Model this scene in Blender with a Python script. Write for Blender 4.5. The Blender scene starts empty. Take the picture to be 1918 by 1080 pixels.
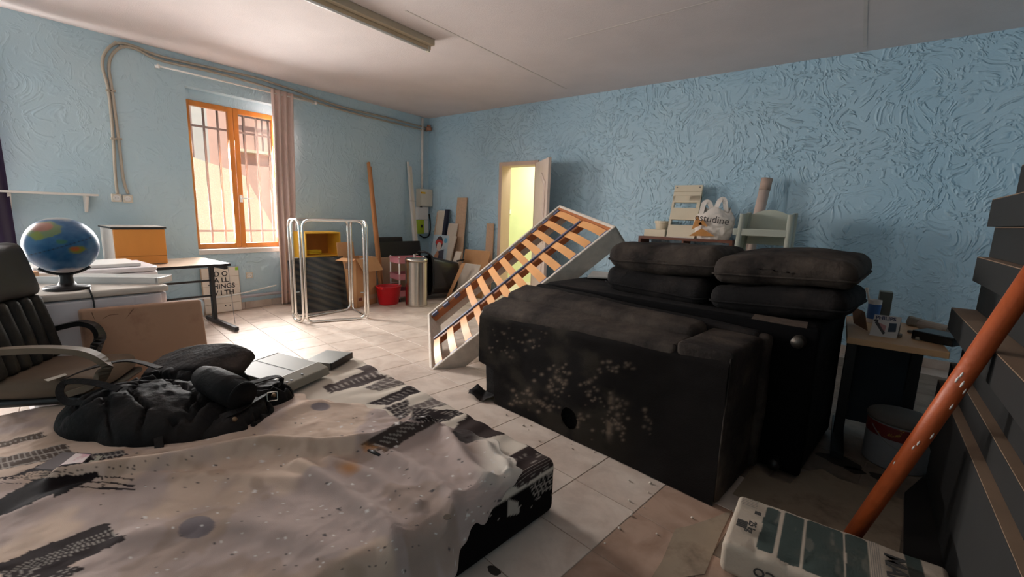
import bpy, bmesh, math, random
import numpy as np
from mathutils import Vector, Matrix

# ------------------------------------------------------------------ camera, world, light, exposure
scene = bpy.context.scene
COL = scene.collection
F_PX = 820.23
YAW, PITCH, ROLL, EYE = math.radians(36.587), math.radians(9.339), math.radians(1.827), 1.28
_f = np.array([-math.sin(YAW)*math.cos(PITCH), math.cos(YAW)*math.cos(PITCH), -math.sin(PITCH)])
_r = np.array([math.cos(YAW), math.sin(YAW), 0.0])
_u = np.cross(_r, _f)
_r, _u = math.cos(ROLL)*_r + math.sin(ROLL)*_u, -math.sin(ROLL)*_r + math.cos(ROLL)*_u
cam_data = bpy.data.cameras.new('camera')
cam_data.sensor_width = 36.0
cam_data.lens = F_PX/1918*36.0
cam_data.clip_start = 0.03
cam = bpy.data.objects.new('camera', cam_data)
COL.objects.link(cam)
cam.matrix_world = Matrix(((_r[0], _u[0], -_f[0], 0), (_r[1], _u[1], -_f[1], 0), (_r[2], _u[2], -_f[2], EYE), (0, 0, 0, 1)))
scene.camera = cam

XW, YB, H = -6.05, 5.54, 2.924          # window wall plane, door wall plane, ceiling height
XR, YF = 1.75, -1.7                     # right wall, wall behind the camera

world = bpy.data.worlds.new('world')
scene.world = world
world.use_nodes = True
wn = world.node_tree.nodes
sky = wn.new('ShaderNodeTexSky')
sky.sky_type = 'HOSEK_WILKIE'
sky.turbidity = 3.0
sky.sun_direction = (0.62, 0.25, 0.74)
wn['Background'].inputs['Strength'].default_value = 1.0
world.node_tree.links.new(sky.outputs['Color'], wn['Background'].inputs['Color'])

def add_light(name, kind, loc, direction, energy, color, sx=1, sy=1):
    l = bpy.data.lights.new(name, kind)
    l.energy = energy
    l.color = color
    if kind == 'AREA':
        l.shape = 'RECTANGLE'; l.size = sx; l.size_y = sy
    o = bpy.data.objects.new(name, l)
    COL.objects.link(o)
    o.location = loc
    o.rotation_euler = Vector(direction).to_track_quat('-Z', 'Y').to_euler()
    return o
sun = add_light('sun', 'SUN', (0, 0, 8), (-0.62, -0.25, -0.74), 1.7, (1.0, 0.95, 0.86))
sun.data.angle = math.radians(0.6)
add_light('daylight_window', 'AREA', (XW-0.30, 2.50, 1.66), (1, 0.0, -0.40), 84.0, (1.0, 0.958, 0.935), 1.0, 1.65).data.spread = math.radians(130)
add_light('daylight_street_window', 'AREA', (XW-0.30, -0.35, 1.40), (1, 0.8, -0.2), 150.0, (1.0, 0.958, 0.935), 1.1, 2.1)
add_light('daylight_next_room', 'AREA', (-4.2, 6.4, 2.55), (0, 0.15, -1), 22.0, (1.0, 0.98, 0.85), 1.0, 0.8)

scene.view_settings.view_transform = 'Standard'
scene.view_settings.look = 'None'
scene.view_settings.gamma = 1.0
scene.view_settings.use_curve_mapping = False
scene.view_settings.exposure = 1.05

# ------------------------------------------------------------------ photo pixel -> place helpers
def ray(x, y): return _f*F_PX + _r*(x-959) - _u*(y-540)
def pz(x, y, z=0.0):                       # on the horizontal plane z
    d = ray(x, y); t = (z-EYE)/d[2]; p = d*t; p[2] += EYE; return Vector(p)
def px(x, y, X):                           # on a plane parallel to the window wall
    d = ray(x, y); p = d*(X/d[0]); p[2] += EYE; return Vector(p)
def py(x, y, Y):                           # on a plane parallel to the door wall
    d = ray(x, y); p = d*(Y/d[1]); p[2] += EYE; return Vector(p)
def project(P):                            # numpy (n,3) -> pixel x, y (used to lay prints where they sit on the fabric)
    Q = P - np.array([0, 0, EYE]); w = Q@_f
    return 959+F_PX*(Q@_r)/w, 540-F_PX*(Q@_u)/w

# ------------------------------------------------------------------ numpy noise
def _hash(ix, iy, iz):
    n = (ix*374761393 + iy*668265263 + iz*2147483647*0 + iz*1274126177) & 0xFFFFFFFF
    n = ((n ^ (n >> 13))*1274126177) & 0xFFFFFFFF
    return ((n ^ (n >> 16)) & 0xFFFF)/65535.0
def vnoise(x, y, z=0.0):
    x, y, z = np.broadcast_arrays(np.asarray(x, float), np.asarray(y, float), np.asarray(z, float))
    ix, iy, iz = np.floor(x).astype(np.int64), np.floor(y).astype(np.int64), np.floor(z).astype(np.int64)
    fx, fy, fz = x-ix, y-iy, z-iz
    fx, fy, fz = fx*fx*(3-2*fx), fy*fy*(3-2*fy), fz*fz*(3-2*fz)
    def h(a, b, c): return _hash(ix+a, iy+b, iz+c)
    l = lambda a, b, t: a+(b-a)*t
    return l(l(l(h(0,0,0), h(1,0,0), fx), l(h(0,1,0), h(1,1,0), fx), fy), l(l(h(0,0,1), h(1,0,1), fx), l(h(0,1,1), h(1,1,1), fx), fy), fz)
def fbm(x, y, z=0.0, o=3):
    s = 0; a = 0.5
    for k in range(o):
        s = s + a*vnoise(np.asarray(x)*2**k+17*k, np.asarray(y)*2**k+5*k, np.asarray(z)*2**k); a *= 0.5
    return s
def smooth(e0, e1, v):
    t = np.clip((v-e0)/(e1-e0), 0, 1); return t*t*(3-2*t)

# ------------------------------------------------------------------ materials
def lin(c):
    return tuple((v/255/12.92 if v/255 <= 0.04045 else ((v/255+0.055)/1.055)**2.4) for v in c)
MATS = {}
def mat(name, rgb, rough=0.6, metal=0.0, var=0.12, vs=6.0, bump=0.0, bs=60.0, rgb2=None, mix=(0.5, 0.7), ms=4.0, trans=0.0, spec=0.5, sheen=0.0, alpha=1.0, stretch=(1, 1, 1), emit=0.0):
    if name in MATS: return MATS[name]
    m = bpy.data.materials.new(name); m.use_nodes = True
    nt = m.node_tree; N = nt.nodes; L = nt.links
    b = N['Principled BSDF']
    c = lin(rgb)
    tc = N.new('ShaderNodeTexCoord'); mp = N.new('ShaderNodeMapping'); mp.inputs['Scale'].default_value = stretch
    L.new(tc.outputs['Object'], mp.inputs['Vector'])
    no = N.new('ShaderNodeTexNoise'); no.inputs['Scale'].default_value = vs; no.inputs['Detail'].default_value = 5.0
    L.new(mp.outputs['Vector'], no.inputs['Vector'])
    hs = N.new('ShaderNodeMapRange'); hs.inputs['From Min'].default_value = 0.25; hs.inputs['From Max'].default_value = 0.75
    hs.inputs['To Min'].default_value = 1-var; hs.inputs['To Max'].default_value = 1+var
    L.new(no.outputs['Fac'], hs.inputs['Value'])
    mu = N.new('ShaderNodeVectorMath'); mu.operation = 'SCALE'; mu.inputs[0].default_value = c
    L.new(hs.outputs['Result'], mu.inputs['Scale'])
    out = mu.outputs['Vector']
    if rgb2 is not None:
        n2 = N.new('ShaderNodeTexNoise'); n2.inputs['Scale'].default_value = ms; n2.inputs['Detail'].default_value = 6.0
        n2.inputs['Roughness'].default_value = 0.65
        L.new(mp.outputs['Vector'], n2.inputs['Vector'])
        r2 = N.new('ShaderNodeMapRange'); r2.inputs['From Min'].default_value = mix[0]; r2.inputs['From Max'].default_value = mix[1]
        L.new(n2.outputs['Fac'], r2.inputs['Value'])
        mx = N.new('ShaderNodeMix'); mx.data_type = 'RGBA'
        L.new(r2.outputs['Result'], mx.inputs['Factor']); L.new(out, mx.inputs[6]); mx.inputs[7].default_value = (*lin(rgb2), 1)
        out = mx.outputs[2]
    L.new(out, b.inputs['Base Color'])
    b.inputs['Roughness'].default_value = rough; b.inputs['Metallic'].default_value = metal
    b.inputs['Specular IOR Level'].default_value = spec
    b.inputs['Transmission Weight'].default_value = trans
    b.inputs['Sheen Weight'].default_value = sheen
    b.inputs['Alpha'].default_value = alpha
    if emit: b.inputs['Emission Color'].default_value = (*c, 1); b.inputs['Emission Strength'].default_value = emit
    if bump:
        bn = N.new('ShaderNodeTexNoise'); bn.inputs['Scale'].default_value = bs; bn.inputs['Detail'].default_value = 4.0
        L.new(mp.outputs['Vector'], bn.inputs['Vector'])
        bp = N.new('ShaderNodeBump'); bp.inputs['Strength'].default_value = bump; bp.inputs['Distance'].default_value = 0.01
        L.new(bn.outputs['Fac'], bp.inputs['Height']); L.new(bp.outputs['Normal'], b.inputs['Normal'])
    MATS[name] = m
    return m
def vcmat(name, rough=0.8, bump=0.0, bs=300.0, sheen=0.0, spec=0.3):
    if name in MATS: return MATS[name]
    m = bpy.data.materials.new(name); m.use_nodes = True
    N = m.node_tree.nodes; L = m.node_tree.links; b = N['Principled BSDF']
    a = N.new('ShaderNodeVertexColor'); a.layer_name = 'Col'
    L.new(a.outputs['Color'], b.inputs['Base Color'])
    b.inputs['Roughness'].default_value = rough; b.inputs['Sheen Weight'].default_value = sheen; b.inputs['Specular IOR Level'].default_value = spec
    if bump:
        tc = N.new('ShaderNodeTexCoord'); bn = N.new('ShaderNodeTexNoise'); bn.inputs['Scale'].default_value = bs
        L.new(tc.outputs['Object'], bn.inputs['Vector'])
        bp = N.new('ShaderNodeBump'); bp.inputs['Strength'].default_value = bump; bp.inputs['Distance'].default_value = 0.004
        L.new(bn.outputs['Fac'], bp.inputs['Height']); L.new(bp.outputs['Normal'], b.inputs['Normal'])
    MATS[name] = m
    return m
def plaster(name, rgb, rgb2, strength, scale, dist, width=0.07):
    """hand-swirled plaster: raised curling ridges"""
    m = bpy.data.materials.new(name); m.use_nodes = True
    N = m.node_tree.nodes; L = m.node_tree.links; b = N['Principled BSDF']
    tc = N.new('ShaderNodeTexCoord')
    cn = N.new('ShaderNodeTexNoise'); cn.inputs['Scale'].default_value = 1.3; cn.inputs['Detail'].default_value = 6.0
    L.new(tc.outputs['Object'], cn.inputs['Vector'])
    mr = N.new('ShaderNodeMapRange'); mr.inputs['From Min'].default_value = 0.35; mr.inputs['From Max'].default_value = 0.68
    L.new(cn.outputs['Fac'], mr.inputs['Value'])
    mx = N.new('ShaderNodeMix'); mx.data_type = 'RGBA'
    mx.inputs[6].default_value = (*lin(rgb), 1); mx.inputs[7].default_value = (*lin(rgb2), 1)
    L.new(mr.outputs['Result'], mx.inputs['Factor']); L.new(mx.outputs[2], b.inputs['Base Color'])
    b.inputs['Roughness'].default_value = 0.55; b.inputs['Specular IOR Level'].default_value = 0.25
    # warp field so that the strokes turn
    w = N.new('ShaderNodeTexNoise'); w.inputs['Scale'].default_value = 2.2; w.inputs['Detail'].default_value = 1.0
    L.new(tc.outputs['Object'], w.inputs['Vector'])
    ws = N.new('ShaderNodeVectorMath'); ws.operation = 'MULTIPLY_ADD'
    ws.inputs[1].default_value = (0.75, 0.75, 0.75)
    L.new(w.outputs['Color'], ws.inputs[0]); L.new(tc.outputs['Object'], ws.inputs[2])
    st = N.new('ShaderNodeMapping'); st.inputs['Scale'].default_value = (1.0, 1.0, 0.7)
    L.new(ws.outputs['Vector'], st.inputs['Vector'])
    n1 = N.new('ShaderNodeTexNoise'); n1.inputs['Scale'].default_value = scale; n1.inputs['Detail'].default_value = 2.5; n1.inputs['Distortion'].default_value = dist
    L.new(st.outputs['Vector'], n1.inputs['Vector'])
    sb = N.new('ShaderNodeMath'); sb.operation = 'SUBTRACT'; sb.inputs[1].default_value = 0.5; L.new(n1.outputs['Fac'], sb.inputs[0])
    ab = N.new('ShaderNodeMath'); ab.operation = 'ABSOLUTE'; L.new(sb.outputs[0], ab.inputs[0])
    rg = N.new('ShaderNodeMapRange'); rg.inputs['From Min'].default_value = 0.0; rg.inputs['From Max'].default_value = width
    rg.inputs['To Min'].default_value = 1.0; rg.inputs['To Max'].default_value = 0.0
    L.new(ab.outputs[0], rg.inputs['Value'])
    pw = N.new('ShaderNodeTexNoise'); pw.inputs['Scale'].default_value = 1.1; L.new(tc.outputs['Object'], pw.inputs['Vector'])
    pr = N.new('ShaderNodeMapRange'); pr.inputs['From Min'].default_value = 0.35; pr.inputs['From Max'].default_value = 0.6
    pr.inputs['To Min'].default_value = 0.45
    L.new(pw.outputs['Fac'], pr.inputs['Value'])
    bk = N.new('ShaderNodeTexNoise'); bk.inputs['Scale'].default_value = scale*1.15; bk.inputs['Detail'].default_value = 1.0
    L.new(ws.outputs['Vector'], bk.inputs['Vector'])
    bk2 = N.new('ShaderNodeMapRange'); bk2.inputs['From Min'].default_value = 0.46; bk2.inputs['From Max'].default_value = 0.60
    L.new(bk.outputs['Fac'], bk2.inputs['Value'])
    h0 = N.new('ShaderNodeMath'); h0.operation = 'MULTIPLY'; L.new(rg.outputs['Result'], h0.inputs[0]); L.new(bk2.outputs['Result'], h0.inputs[1])
    hm = N.new('ShaderNodeMath'); hm.operation = 'MULTIPLY'; L.new(h0.outputs[0], hm.inputs[0]); L.new(pr.outputs['Result'], hm.inputs[1])
    fn = N.new('ShaderNodeTexNoise'); fn.inputs['Scale'].default_value = 90.0; L.new(tc.outputs['Object'], fn.inputs['Vector'])
    ad = N.new('ShaderNodeMath'); ad.operation = 'MULTIPLY_ADD'; ad.inputs[1].default_value = 0.12
    L.new(fn.outputs['Fac'], ad.inputs[0]); L.new(hm.outputs[0], ad.inputs[2])
    bp = N.new('ShaderNodeBump'); bp.inputs['Strength'].default_value = strength; bp.inputs['Distance'].default_value = 0.014
    L.new(ad.outputs[0], bp.inputs['Height']); L.new(bp.outputs['Normal'], b.inputs['Normal'])
    MATS[name] = m
    return m
def glass_pane(name):
    m = bpy.data.materials.new(name); m.use_nodes = True
    N = m.node_tree.nodes; L = m.node_tree.links
    for n in list(N):
        if n.type != 'OUTPUT_MATERIAL': N.remove(n)
    t = N.new('ShaderNodeBsdfTransparent'); t.inputs['Color'].default_value = (0.97, 0.98, 0.97, 1)
    g = N.new('ShaderNodeBsdfGlossy'); g.inputs['Roughness'].default_value = 0.02
    fr = N.new('ShaderNodeFresnel'); fr.inputs['IOR'].default_value = 1.3
    mx = N.new('ShaderNodeMixShader')
    L.new(fr.outputs[0], mx.inputs[0]); L.new(t.outputs[0], mx.inputs[1]); L.new(g.outputs[0], mx.inputs[2])
    L.new(mx.outputs[0], N['Material Output'].inputs['Surface'])
    MATS[name] = m
    return m

# ------------------------------------------------------------------ mesh building
V = Vector
class MB:
    def __init__(s): s.v = []; s.f = []
    def add(s, vs, fs):
        o = len(s.v); s.v += [tuple(p) for p in vs]; s.f += [tuple(i+o for i in f) for f in fs]; return s
    def hexa(s, p):      # 8 corners: bottom 4 (ccw seen from above), top 4
        return s.add(p, [(3,2,1,0), (4,5,6,7), (0,1,5,4), (1,2,6,5), (2,3,7,6), (3,0,4,7)])
    def box(s, lo, hi, M=None):
        x0,y0,z0 = lo; x1,y1,z1 = hi
        p = [V(q) for q in ((x0,y0,z0),(x1,y0,z0),(x1,y1,z0),(x0,y1,z0),(x0,y0,z1),(x1,y0,z1),(x1,y1,z1),(x0,y1,z1))]
        if M is not None: p = [M@q for q in p]
        return s.hexa(p)
    def slab(s, a, b, c, d, t):   # quad a b c d plus thickness vector t
        a,b,c,d,t = V(a),V(b),V(c),V(d),V(t)
        n = (b-a).cross(d-a)
        if n.dot(t) < 0: a,b,c,d = d,c,b,a
        return s.hexa([a,b,c,d,a+t,b+t,c+t,d+t])
    def bar(s, a, b, w, h, up=(0,0,1)):   # rectangular bar from a to b
        a,b = V(a),V(b); d = (b-a).normalized(); upv = V(up)
        if abs(d.dot(upv)) > 0.98: upv = V((1,0,0))
        x = d.cross(upv).normalized(); y = x.cross(d)
        return s.slab(a-x*w/2-y*h/2, a+x*w/2-y*h/2, a+x*w/2+y*h/2, a-x*w/2+y*h/2, b-a)
    def tube(s, path, r, n=10, closed=False):
        P = [V(p) for p in path]; k = len(P); rs = r if hasattr(r, '__len__') else [r]*k
        vs = []; fs = []; prev = None
        for i in range(k):
            if closed: t = P[(i+1)%k]-P[i-1]
            else: t = P[min(i+1,k-1)]-P[max(i-1,0)]
            t.normalize()
            if prev is None:
                prev = t.orthogonal().normalized()
            prev = (prev - t*prev.dot(t)).normalized(); q = t.cross(prev)
            for j in range(n):
                a = 2*math.pi*j/n; vs.append(P[i]+(prev*math.cos(a)+q*math.sin(a))*rs[i])
        m = k if closed else k-1
        for i in range(m):
            for j in range(n):
                a,b = i*n+j, i*n+(j+1)%n; c,d = ((i+1)%k)*n+(j+1)%n, ((i+1)%k)*n+j
                fs.append((a,b,c,d))
        if not closed:
            fs.append(tuple(reversed(range(n)))); fs.append(tuple(range((k-1)*n, k*n)))
        return s.add(vs, fs)
    def lathe(s, prof, o=(0,0,0), n=32, M=None, sx=1.0, sy=1.0):
        vs = []; fs = []; o = V(o)
        for r,z in prof:
            for j in range(n):
                a = 2*math.pi*j/n; p = V((r*math.cos(a)*sx, r*math.sin(a)*sy, z))
                vs.append((M@p if M is not None else p)+o)
        k = len(prof)
        for i in range(k-1):
            for j in range(n): fs.append((i*n+j, i*n+(j+1)%n, (i+1)*n+(j+1)%n, (i+1)*n+j))
        if prof[0][0] > 1e-6: fs.append(tuple(reversed(range(n))))
        if prof[-1][0] > 1e-6: fs.append(tuple(range((k-1)*n, k*n)))
        return s.add(vs, fs)
    def prism(s, poly, o, ex, ey, t):   # 2-D polygon in axes ex, ey plus thickness vector t
        o,ex,ey,t = V(o),V(ex),V(ey),V(t); n = len(poly)
        if ex.cross(ey).dot(t) < 0: poly = list(reversed(poly))
        a = [o+ex*x+ey*y for x,y in poly]; b = [p+t for p in a]
        return s.add(a+b, [tuple(reversed(range(n))), tuple(range(n, 2*n))]+[(i, (i+1)%n, n+(i+1)%n, n+i) for i in range(n)])
    def build(s, name, m, parent=None, bevel=0.0, smooth=False, sub=0, seg=2):
        me = bpy.data.meshes.new(name); me.from_pydata(s.v, [], s.f); me.update()
        return link(name, me, m, parent, bevel, smooth, sub, seg)
def link(name, me, m, parent=None, bevel=0.0, smooth=False, sub=0, seg=2):
    """world-space mesh -> object; a parent's placement is taken out of the vertices"""
    o = bpy.data.objects.new(name, me); COL.objects.link(o)
    if m is not None: me.materials.append(m)
    if parent is not None:
        W = wmat(parent)
        me.transform(W.inverted()); o.parent = parent
    if smooth:
        me.polygons.foreach_set('use_smooth', [True]*len(me.polygons))
    if bevel:
        b = o.modifiers.new('bevel', 'BEVEL'); b.width = bevel; b.segments = seg; b.limit_method = 'ANGLE'; b.angle_limit = math.radians(40)
    if sub:
        b = o.modifiers.new('sub', 'SUBSURF'); b.levels = sub; b.render_levels = sub
    return o
def wmat(o):
    M = Matrix.LocRotScale(o.location, o.rotation_euler, o.scale)
    return wmat(o.parent)@M if o.parent else M
def thing(name, label, cat, loc=(0,0,0), rz=0.0, group=None):
    o = bpy.data.objects.new(name, None); COL.objects.link(o)
    o.empty_display_size = 0.1
    o.location = loc; o.rotation_euler = (0, 0, rz); o['label'] = label; o['category'] = cat
    if group: o['group'] = group
    return o
def tag(o, label, cat, group=None):
    o['label'] = label; o['category'] = cat
    if group: o['group'] = group
    return o
def struct(o, label=None):
    o['kind'] = 'structure'
    if label: o['label'] = label
    return o
def recentre(o):
    """put a single-mesh thing's origin at its base"""
    me = o.data; n = len(me.vertices); a = np.empty(n*3); me.vertices.foreach_get('co', a); a = a.reshape(-1, 3)
    c = V(((a[:,0].min()+a[:,0].max())/2, (a[:,1].min()+a[:,1].max())/2, a[:,2].min()))
    me.transform(Matrix.Translation(-c)); o.location = o.location + c
    return o
def one(mb, name, m, label, cat, group=None, **k):
    return tag(recentre(mb.build(name, m, **k)), label, cat, group)
def np_mesh(name, P, quads, m, parent=None, smooth=True, col=None):
    me = bpy.data.meshes.new(name)
    me.from_pydata(P.tolist(), [], quads.tolist()); me.update()
    if col is not None:
        a = me.color_attributes.new('Col', 'FLOAT_COLOR', 'POINT')
        c = np.ones((len(P), 4)); c[:, :3] = col; a.data.foreach_set('color', c.ravel())
    return link(name, me, m, parent, smooth=smooth)
def grid_quads(nu, nv, off=0):
    i = np.arange(nu-1)[:, None]*nv + np.arange(nv-1)[None, :]
    return (np.stack([i, i+nv, i+nv+1, i+1], -1).reshape(-1, 4) + off)
def rbox_np(size, r, seg, crown=0.0):
    """rounded box as a numpy point cloud + quads, centred in x, y, z"""
    hx, hy, hz = (s/2 for s in size); nx, ny, nz = seg
    def axis(h, n):
        m = max(2, n)
        k = max(2, n//5)
        inner = np.linspace(-(h-r), h-r, m-2*k+1) if m > 2*k else np.array([-(h-r), h-r])
        e = r*(1-np.cos(np.linspace(0, math.pi/2, k+1)[:-1]))
        return np.concatenate([-h+e, inner, (h-e)[::-1]])
    ax, ay, az = axis(hx, nx), axis(hy, ny), axis(hz, nz)
    pts = []; qs = []; off = 0
    def face(A, B, f, flip):
        nonlocal off
        a, b = np.meshgrid(A, B, indexing='ij'); p = f(a, b).reshape(-1, 3)
        q = grid_quads(len(A), len(B), off); off += len(p)
        pts.append(p); qs.append(q[:, ::-1] if flip else q)
    face(ax, ay, lambda a, b: np.stack([a, b, np.full_like(a, hz)], -1), False)
    face(ax, ay, lambda a, b: np.stack([a, b, np.full_like(a, -hz)], -1), True)
    face(ay, az, lambda a, b: np.stack([np.full_like(a, hx), a, b], -1), False)
    face(ay, az, lambda a, b: np.stack([np.full_like(a, -hx), a, b], -1), True)
    face(ax, az, lambda a, b: np.stack([a, np.full_like(a, hy), b], -1), True)
    face(ax, az, lambda a, b: np.stack([a, np.full_like(a, -hy), b], -1), False)
    P = np.concatenate(pts); Q = np.concatenate(qs)
    inner = np.stack([np.clip(P[:,0], -(hx-r), hx-r), np.clip(P[:,1], -(hy-r), hy-r), np.clip(P[:,2], -(hz-r), hz-r)], -1)
    d = P-inner; n = np.linalg.norm(d, axis=1, keepdims=True); n[n < 1e-9] = 1
    P = inner + d/n*r
    if crown:
        k = (1-(P[:,0]/hx)**2).clip(0)*(1-(P[:,1]/hy)**2).clip(0)
        P[:, 2] += np.sign(P[:,2])*crown*k*np.abs(P[:,2])/hz
    # weld shared edges
    key = np.round(P*1e5).astype(np.int64)
    _, first, inv = np.unique(key, axis=0, return_index=True, return_inverse=True)
    return P[first], inv.reshape(-1)[Q]
def place(P, M):
    M = np.array(M); return P@M[:3, :3].T + M[:3, 3]
def frame(o, ex, ey, ez=None):
    ex = V(ex).normalized(); ey = V(ey); ez = ex.cross(ey).normalized() if ez is None else V(ez); ey = ez.cross(ex)
    return Matrix(((ex[0], ey[0], ez[0], o[0]), (ex[1], ey[1], ez[1], o[1]), (ex[2], ey[2], ez[2], o[2]), (0, 0, 0, 1)))
def text_mesh(s, name, size, M, m, parent, extrude=0.0006, bold=False):
    """flat lettering lying in the x/y plane of M"""
    cu = bpy.data.curves.new('lettering', 'FONT'); cu.body = s; cu.size = size; cu.extrude = extrude
    cu.align_x = 'CENTER'; cu.align_y = 'CENTER'
    if bold: cu.offset = size*0.02
    t = bpy.data.objects.new('lettering', cu); COL.objects.link(t)
    bpy.context.view_layer.update()
    dg = bpy.context.evaluated_depsgraph_get()
    me = bpy.data.meshes.new_from_object(t.evaluated_get(dg))
    bpy.data.objects.remove(t); bpy.data.curves.remove(cu)
    me.materials.clear(); me.transform(M)
    return link(name, me, m, parent)
def arc(path, rad, n=6):
    """round the corners of a closed polyline"""
    P = [V(p) for p in path]; out = []
    for i in range(len(P)):
        a, b, c = P[i-1], P[i], P[(i+1) % len(P)]
        d1 = (a-b).normalized(); d2 = (c-b).normalized()
        p, q = b+d1*rad, b+d2*rad
        for k in range(n+1):
            t = k/n; out.append((p*(1-t)+b*t)*(1-t)+(b*(1-t)+q*t)*t)
    return out

# ================================================================== THE SETTING
def tile_mat(name, rgb, rgb2, dirt):
    m = bpy.data.materials.new(name); m.use_nodes = True
    N = m.node_tree.nodes; L = m.node_tree.links; b = N['Principled BSDF']
    g = N.new('ShaderNodeNewGeometry'); oi = N.new('ShaderNodeObjectInfo')
    ad = N.new('ShaderNodeVectorMath'); ad.operation = 'ADD'
    cx = N.new('ShaderNodeCombineXYZ'); ml = N.new('ShaderNodeMath'); ml.operation = 'MULTIPLY'; ml.inputs[1].default_value = 40
    L.new(oi.outputs['Random'], ml.inputs[0]); L.new(ml.outputs[0], cx.inputs['Z'])
    L.new(g.outputs['Position'], ad.inputs[0]); L.new(cx.outputs[0], ad.inputs[1])
    n1 = N.new('ShaderNodeTexNoise'); n1.inputs['Scale'].default_value = 5.0; n1.inputs['Detail'].default_value = 8.0; n1.inputs['Distortion'].default_value = 1.2
    L.new(ad.outputs[0], n1.inputs['Vector'])
    r1 = N.new('ShaderNodeMapRange'); r1.inputs['From Min'].default_value = 0.38; r1.inputs['From Max'].default_value = 0.66
    L.new(n1.outputs['Fac'], r1.inputs['Value'])
    mx = N.new('ShaderNodeMix'); mx.data_type = 'RGBA'; mx.inputs[6].default_value = (*lin(rgb), 1); mx.inputs[7].default_value = (*lin(rgb2), 1)
    L.new(r1.outputs['Result'], mx.inputs['Factor'])
    n2 = N.new('ShaderNodeTexNoise'); n2.inputs['Scale'].default_value = 1.6; n2.inputs['Detail'].default_value = 9.0; n2.inputs['Roughness'].default_value = 0.7
    L.new(g.outputs['Position'], n2.inputs['Vector'])
    r2 = N.new('ShaderNodeMapRange'); r2.inputs['From Min'].default_value = 0.5; r2.inputs['From Max'].default_value = 0.72; r2.inputs['To Max'].default_value = dirt
    L.new(n2.outputs['Fac'], r2.inputs['Value'])
    m2 = N.new('ShaderNodeMix'); m2.data_type = 'RGBA'; m2.inputs[7].default_value = (*lin((105, 84, 70)), 1)
    L.new(mx.outputs[2], m2.inputs[6]); L.new(r2.outputs['Result'], m2.inputs['Factor'])
    L.new(m2.outputs[2], b.inputs['Base Color'])
    rr = N.new('ShaderNodeMapRange'); rr.inputs['To Min'].default_value = 0.34; rr.inputs['To Max'].default_value = 0.6
    L.new(n2.outputs['Fac'], rr.inputs['Value']); L.new(rr.outputs['Result'], b.inputs['Roughness'])
    b.inputs['Specular IOR Level'].default_value = 0.4
    MATS[name] = m
    return m
M_tile = tile_mat('ceramic_tile', (212, 196, 183), (197, 178, 164), 0.4)
M_tile_brown = tile_mat('ceramic_tile_soiled', (176, 148, 130), (152, 122, 104), 0.55)
M_tile_dirty = tile_mat('ceramic_tile_filthy', (136, 120, 105), (108, 94, 82), 0.75)
M_grout = mat('grout', (150, 132, 118), 0.9, var=0.2)
M_wall = plaster('blue_plaster_smooth', (182, 209, 221), (193, 216, 225), 0.40, 11.0, 0.5, 0.11)
M_wall_b = plaster('blue_plaster_swirled', (177, 209, 226), (188, 215, 229), 0.85, 14.0, 0.4, 0.13)
M_ceil = mat('ceiling_paint', (222, 211, 208), 0.9, var=0.05, vs=2.5, bump=0.25, bs=120)
M_ext = mat('outer_plaster', (200, 190, 175), 0.9)
M_wood_orange = mat('varnished_pine', (206, 128, 54), 0.35, var=0.18, vs=9, stretch=(1, 1, 0.15))
M_white = mat('white_paint', (226, 221, 214), 0.5, var=0.05)
M_white_pl = mat('white_plastic', (232, 230, 226), 0.35, var=0.04)
M_offwhite = mat('aged_white_plastic', (216, 208, 192), 0.45, var=0.06)
M_black = mat('black_plastic', (22, 21, 22), 0.4, var=0.2)
M_blackmetal = mat('black_painted_steel', (24, 23, 24), 0.45, var=0.2)
M_grey = mat('grey_plastic', (130, 128, 124), 0.5)
M_chrome = mat('chrome', (235, 232, 226), 0.14, 1.0, var=0.06, vs=20)
M_steel = mat('brushed_steel', (196, 190, 180), 0.22, 1.0, var=0.1, vs=5)
M_glass = glass_pane('window_glass')

# floor: grout bed, tiles on top
bed = MB(); bed.box((XW-0.02, YF, -0.12), (XR, YB+0.02, -0.0025)); floor = struct(bed.build('floor', M_grout), 'cream tiled floor with dusty grout joints')
TA = math.radians(-8.2); TU = V((math.cos(TA), math.sin(TA), 0)); TV = V((-math.sin(TA), math.cos(TA), 0))
TS = 0.332
def tile_mesh(name, m):
    h = TS/2-0.0022; c = 0.0015
    me = bpy.data.meshes.new(name)
    vs = [(-h,-h,-0.004), (h,-h,-0.004), (h,h,-0.004), (-h,h,-0.004), (-h,-h,-c), (h,-h,-c), (h,h,-c), (-h,h,-c), (-h+c,-h+c,0), (h-c,-h+c,0), (h-c,h-c,0), (-h+c,h-c,0)]
    fs = [(8,9,10,11)]+[(4+i, 4+(i+1)%4, 8+(i+1)%4, 8+i) for i in range(4)]+[(i, (i+1)%4, 4+(i+1)%4, 4+i) for i in range(4)]
    me.from_pydata(vs, [], fs); me.update(); me.materials.append(m); return me
tm, tmb, tmd = tile_mesh('tile', M_tile), tile_mesh('tile_soiled', M_tile_brown), tile_mesh('tile_filthy', M_tile_dirty)
cells = []
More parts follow.
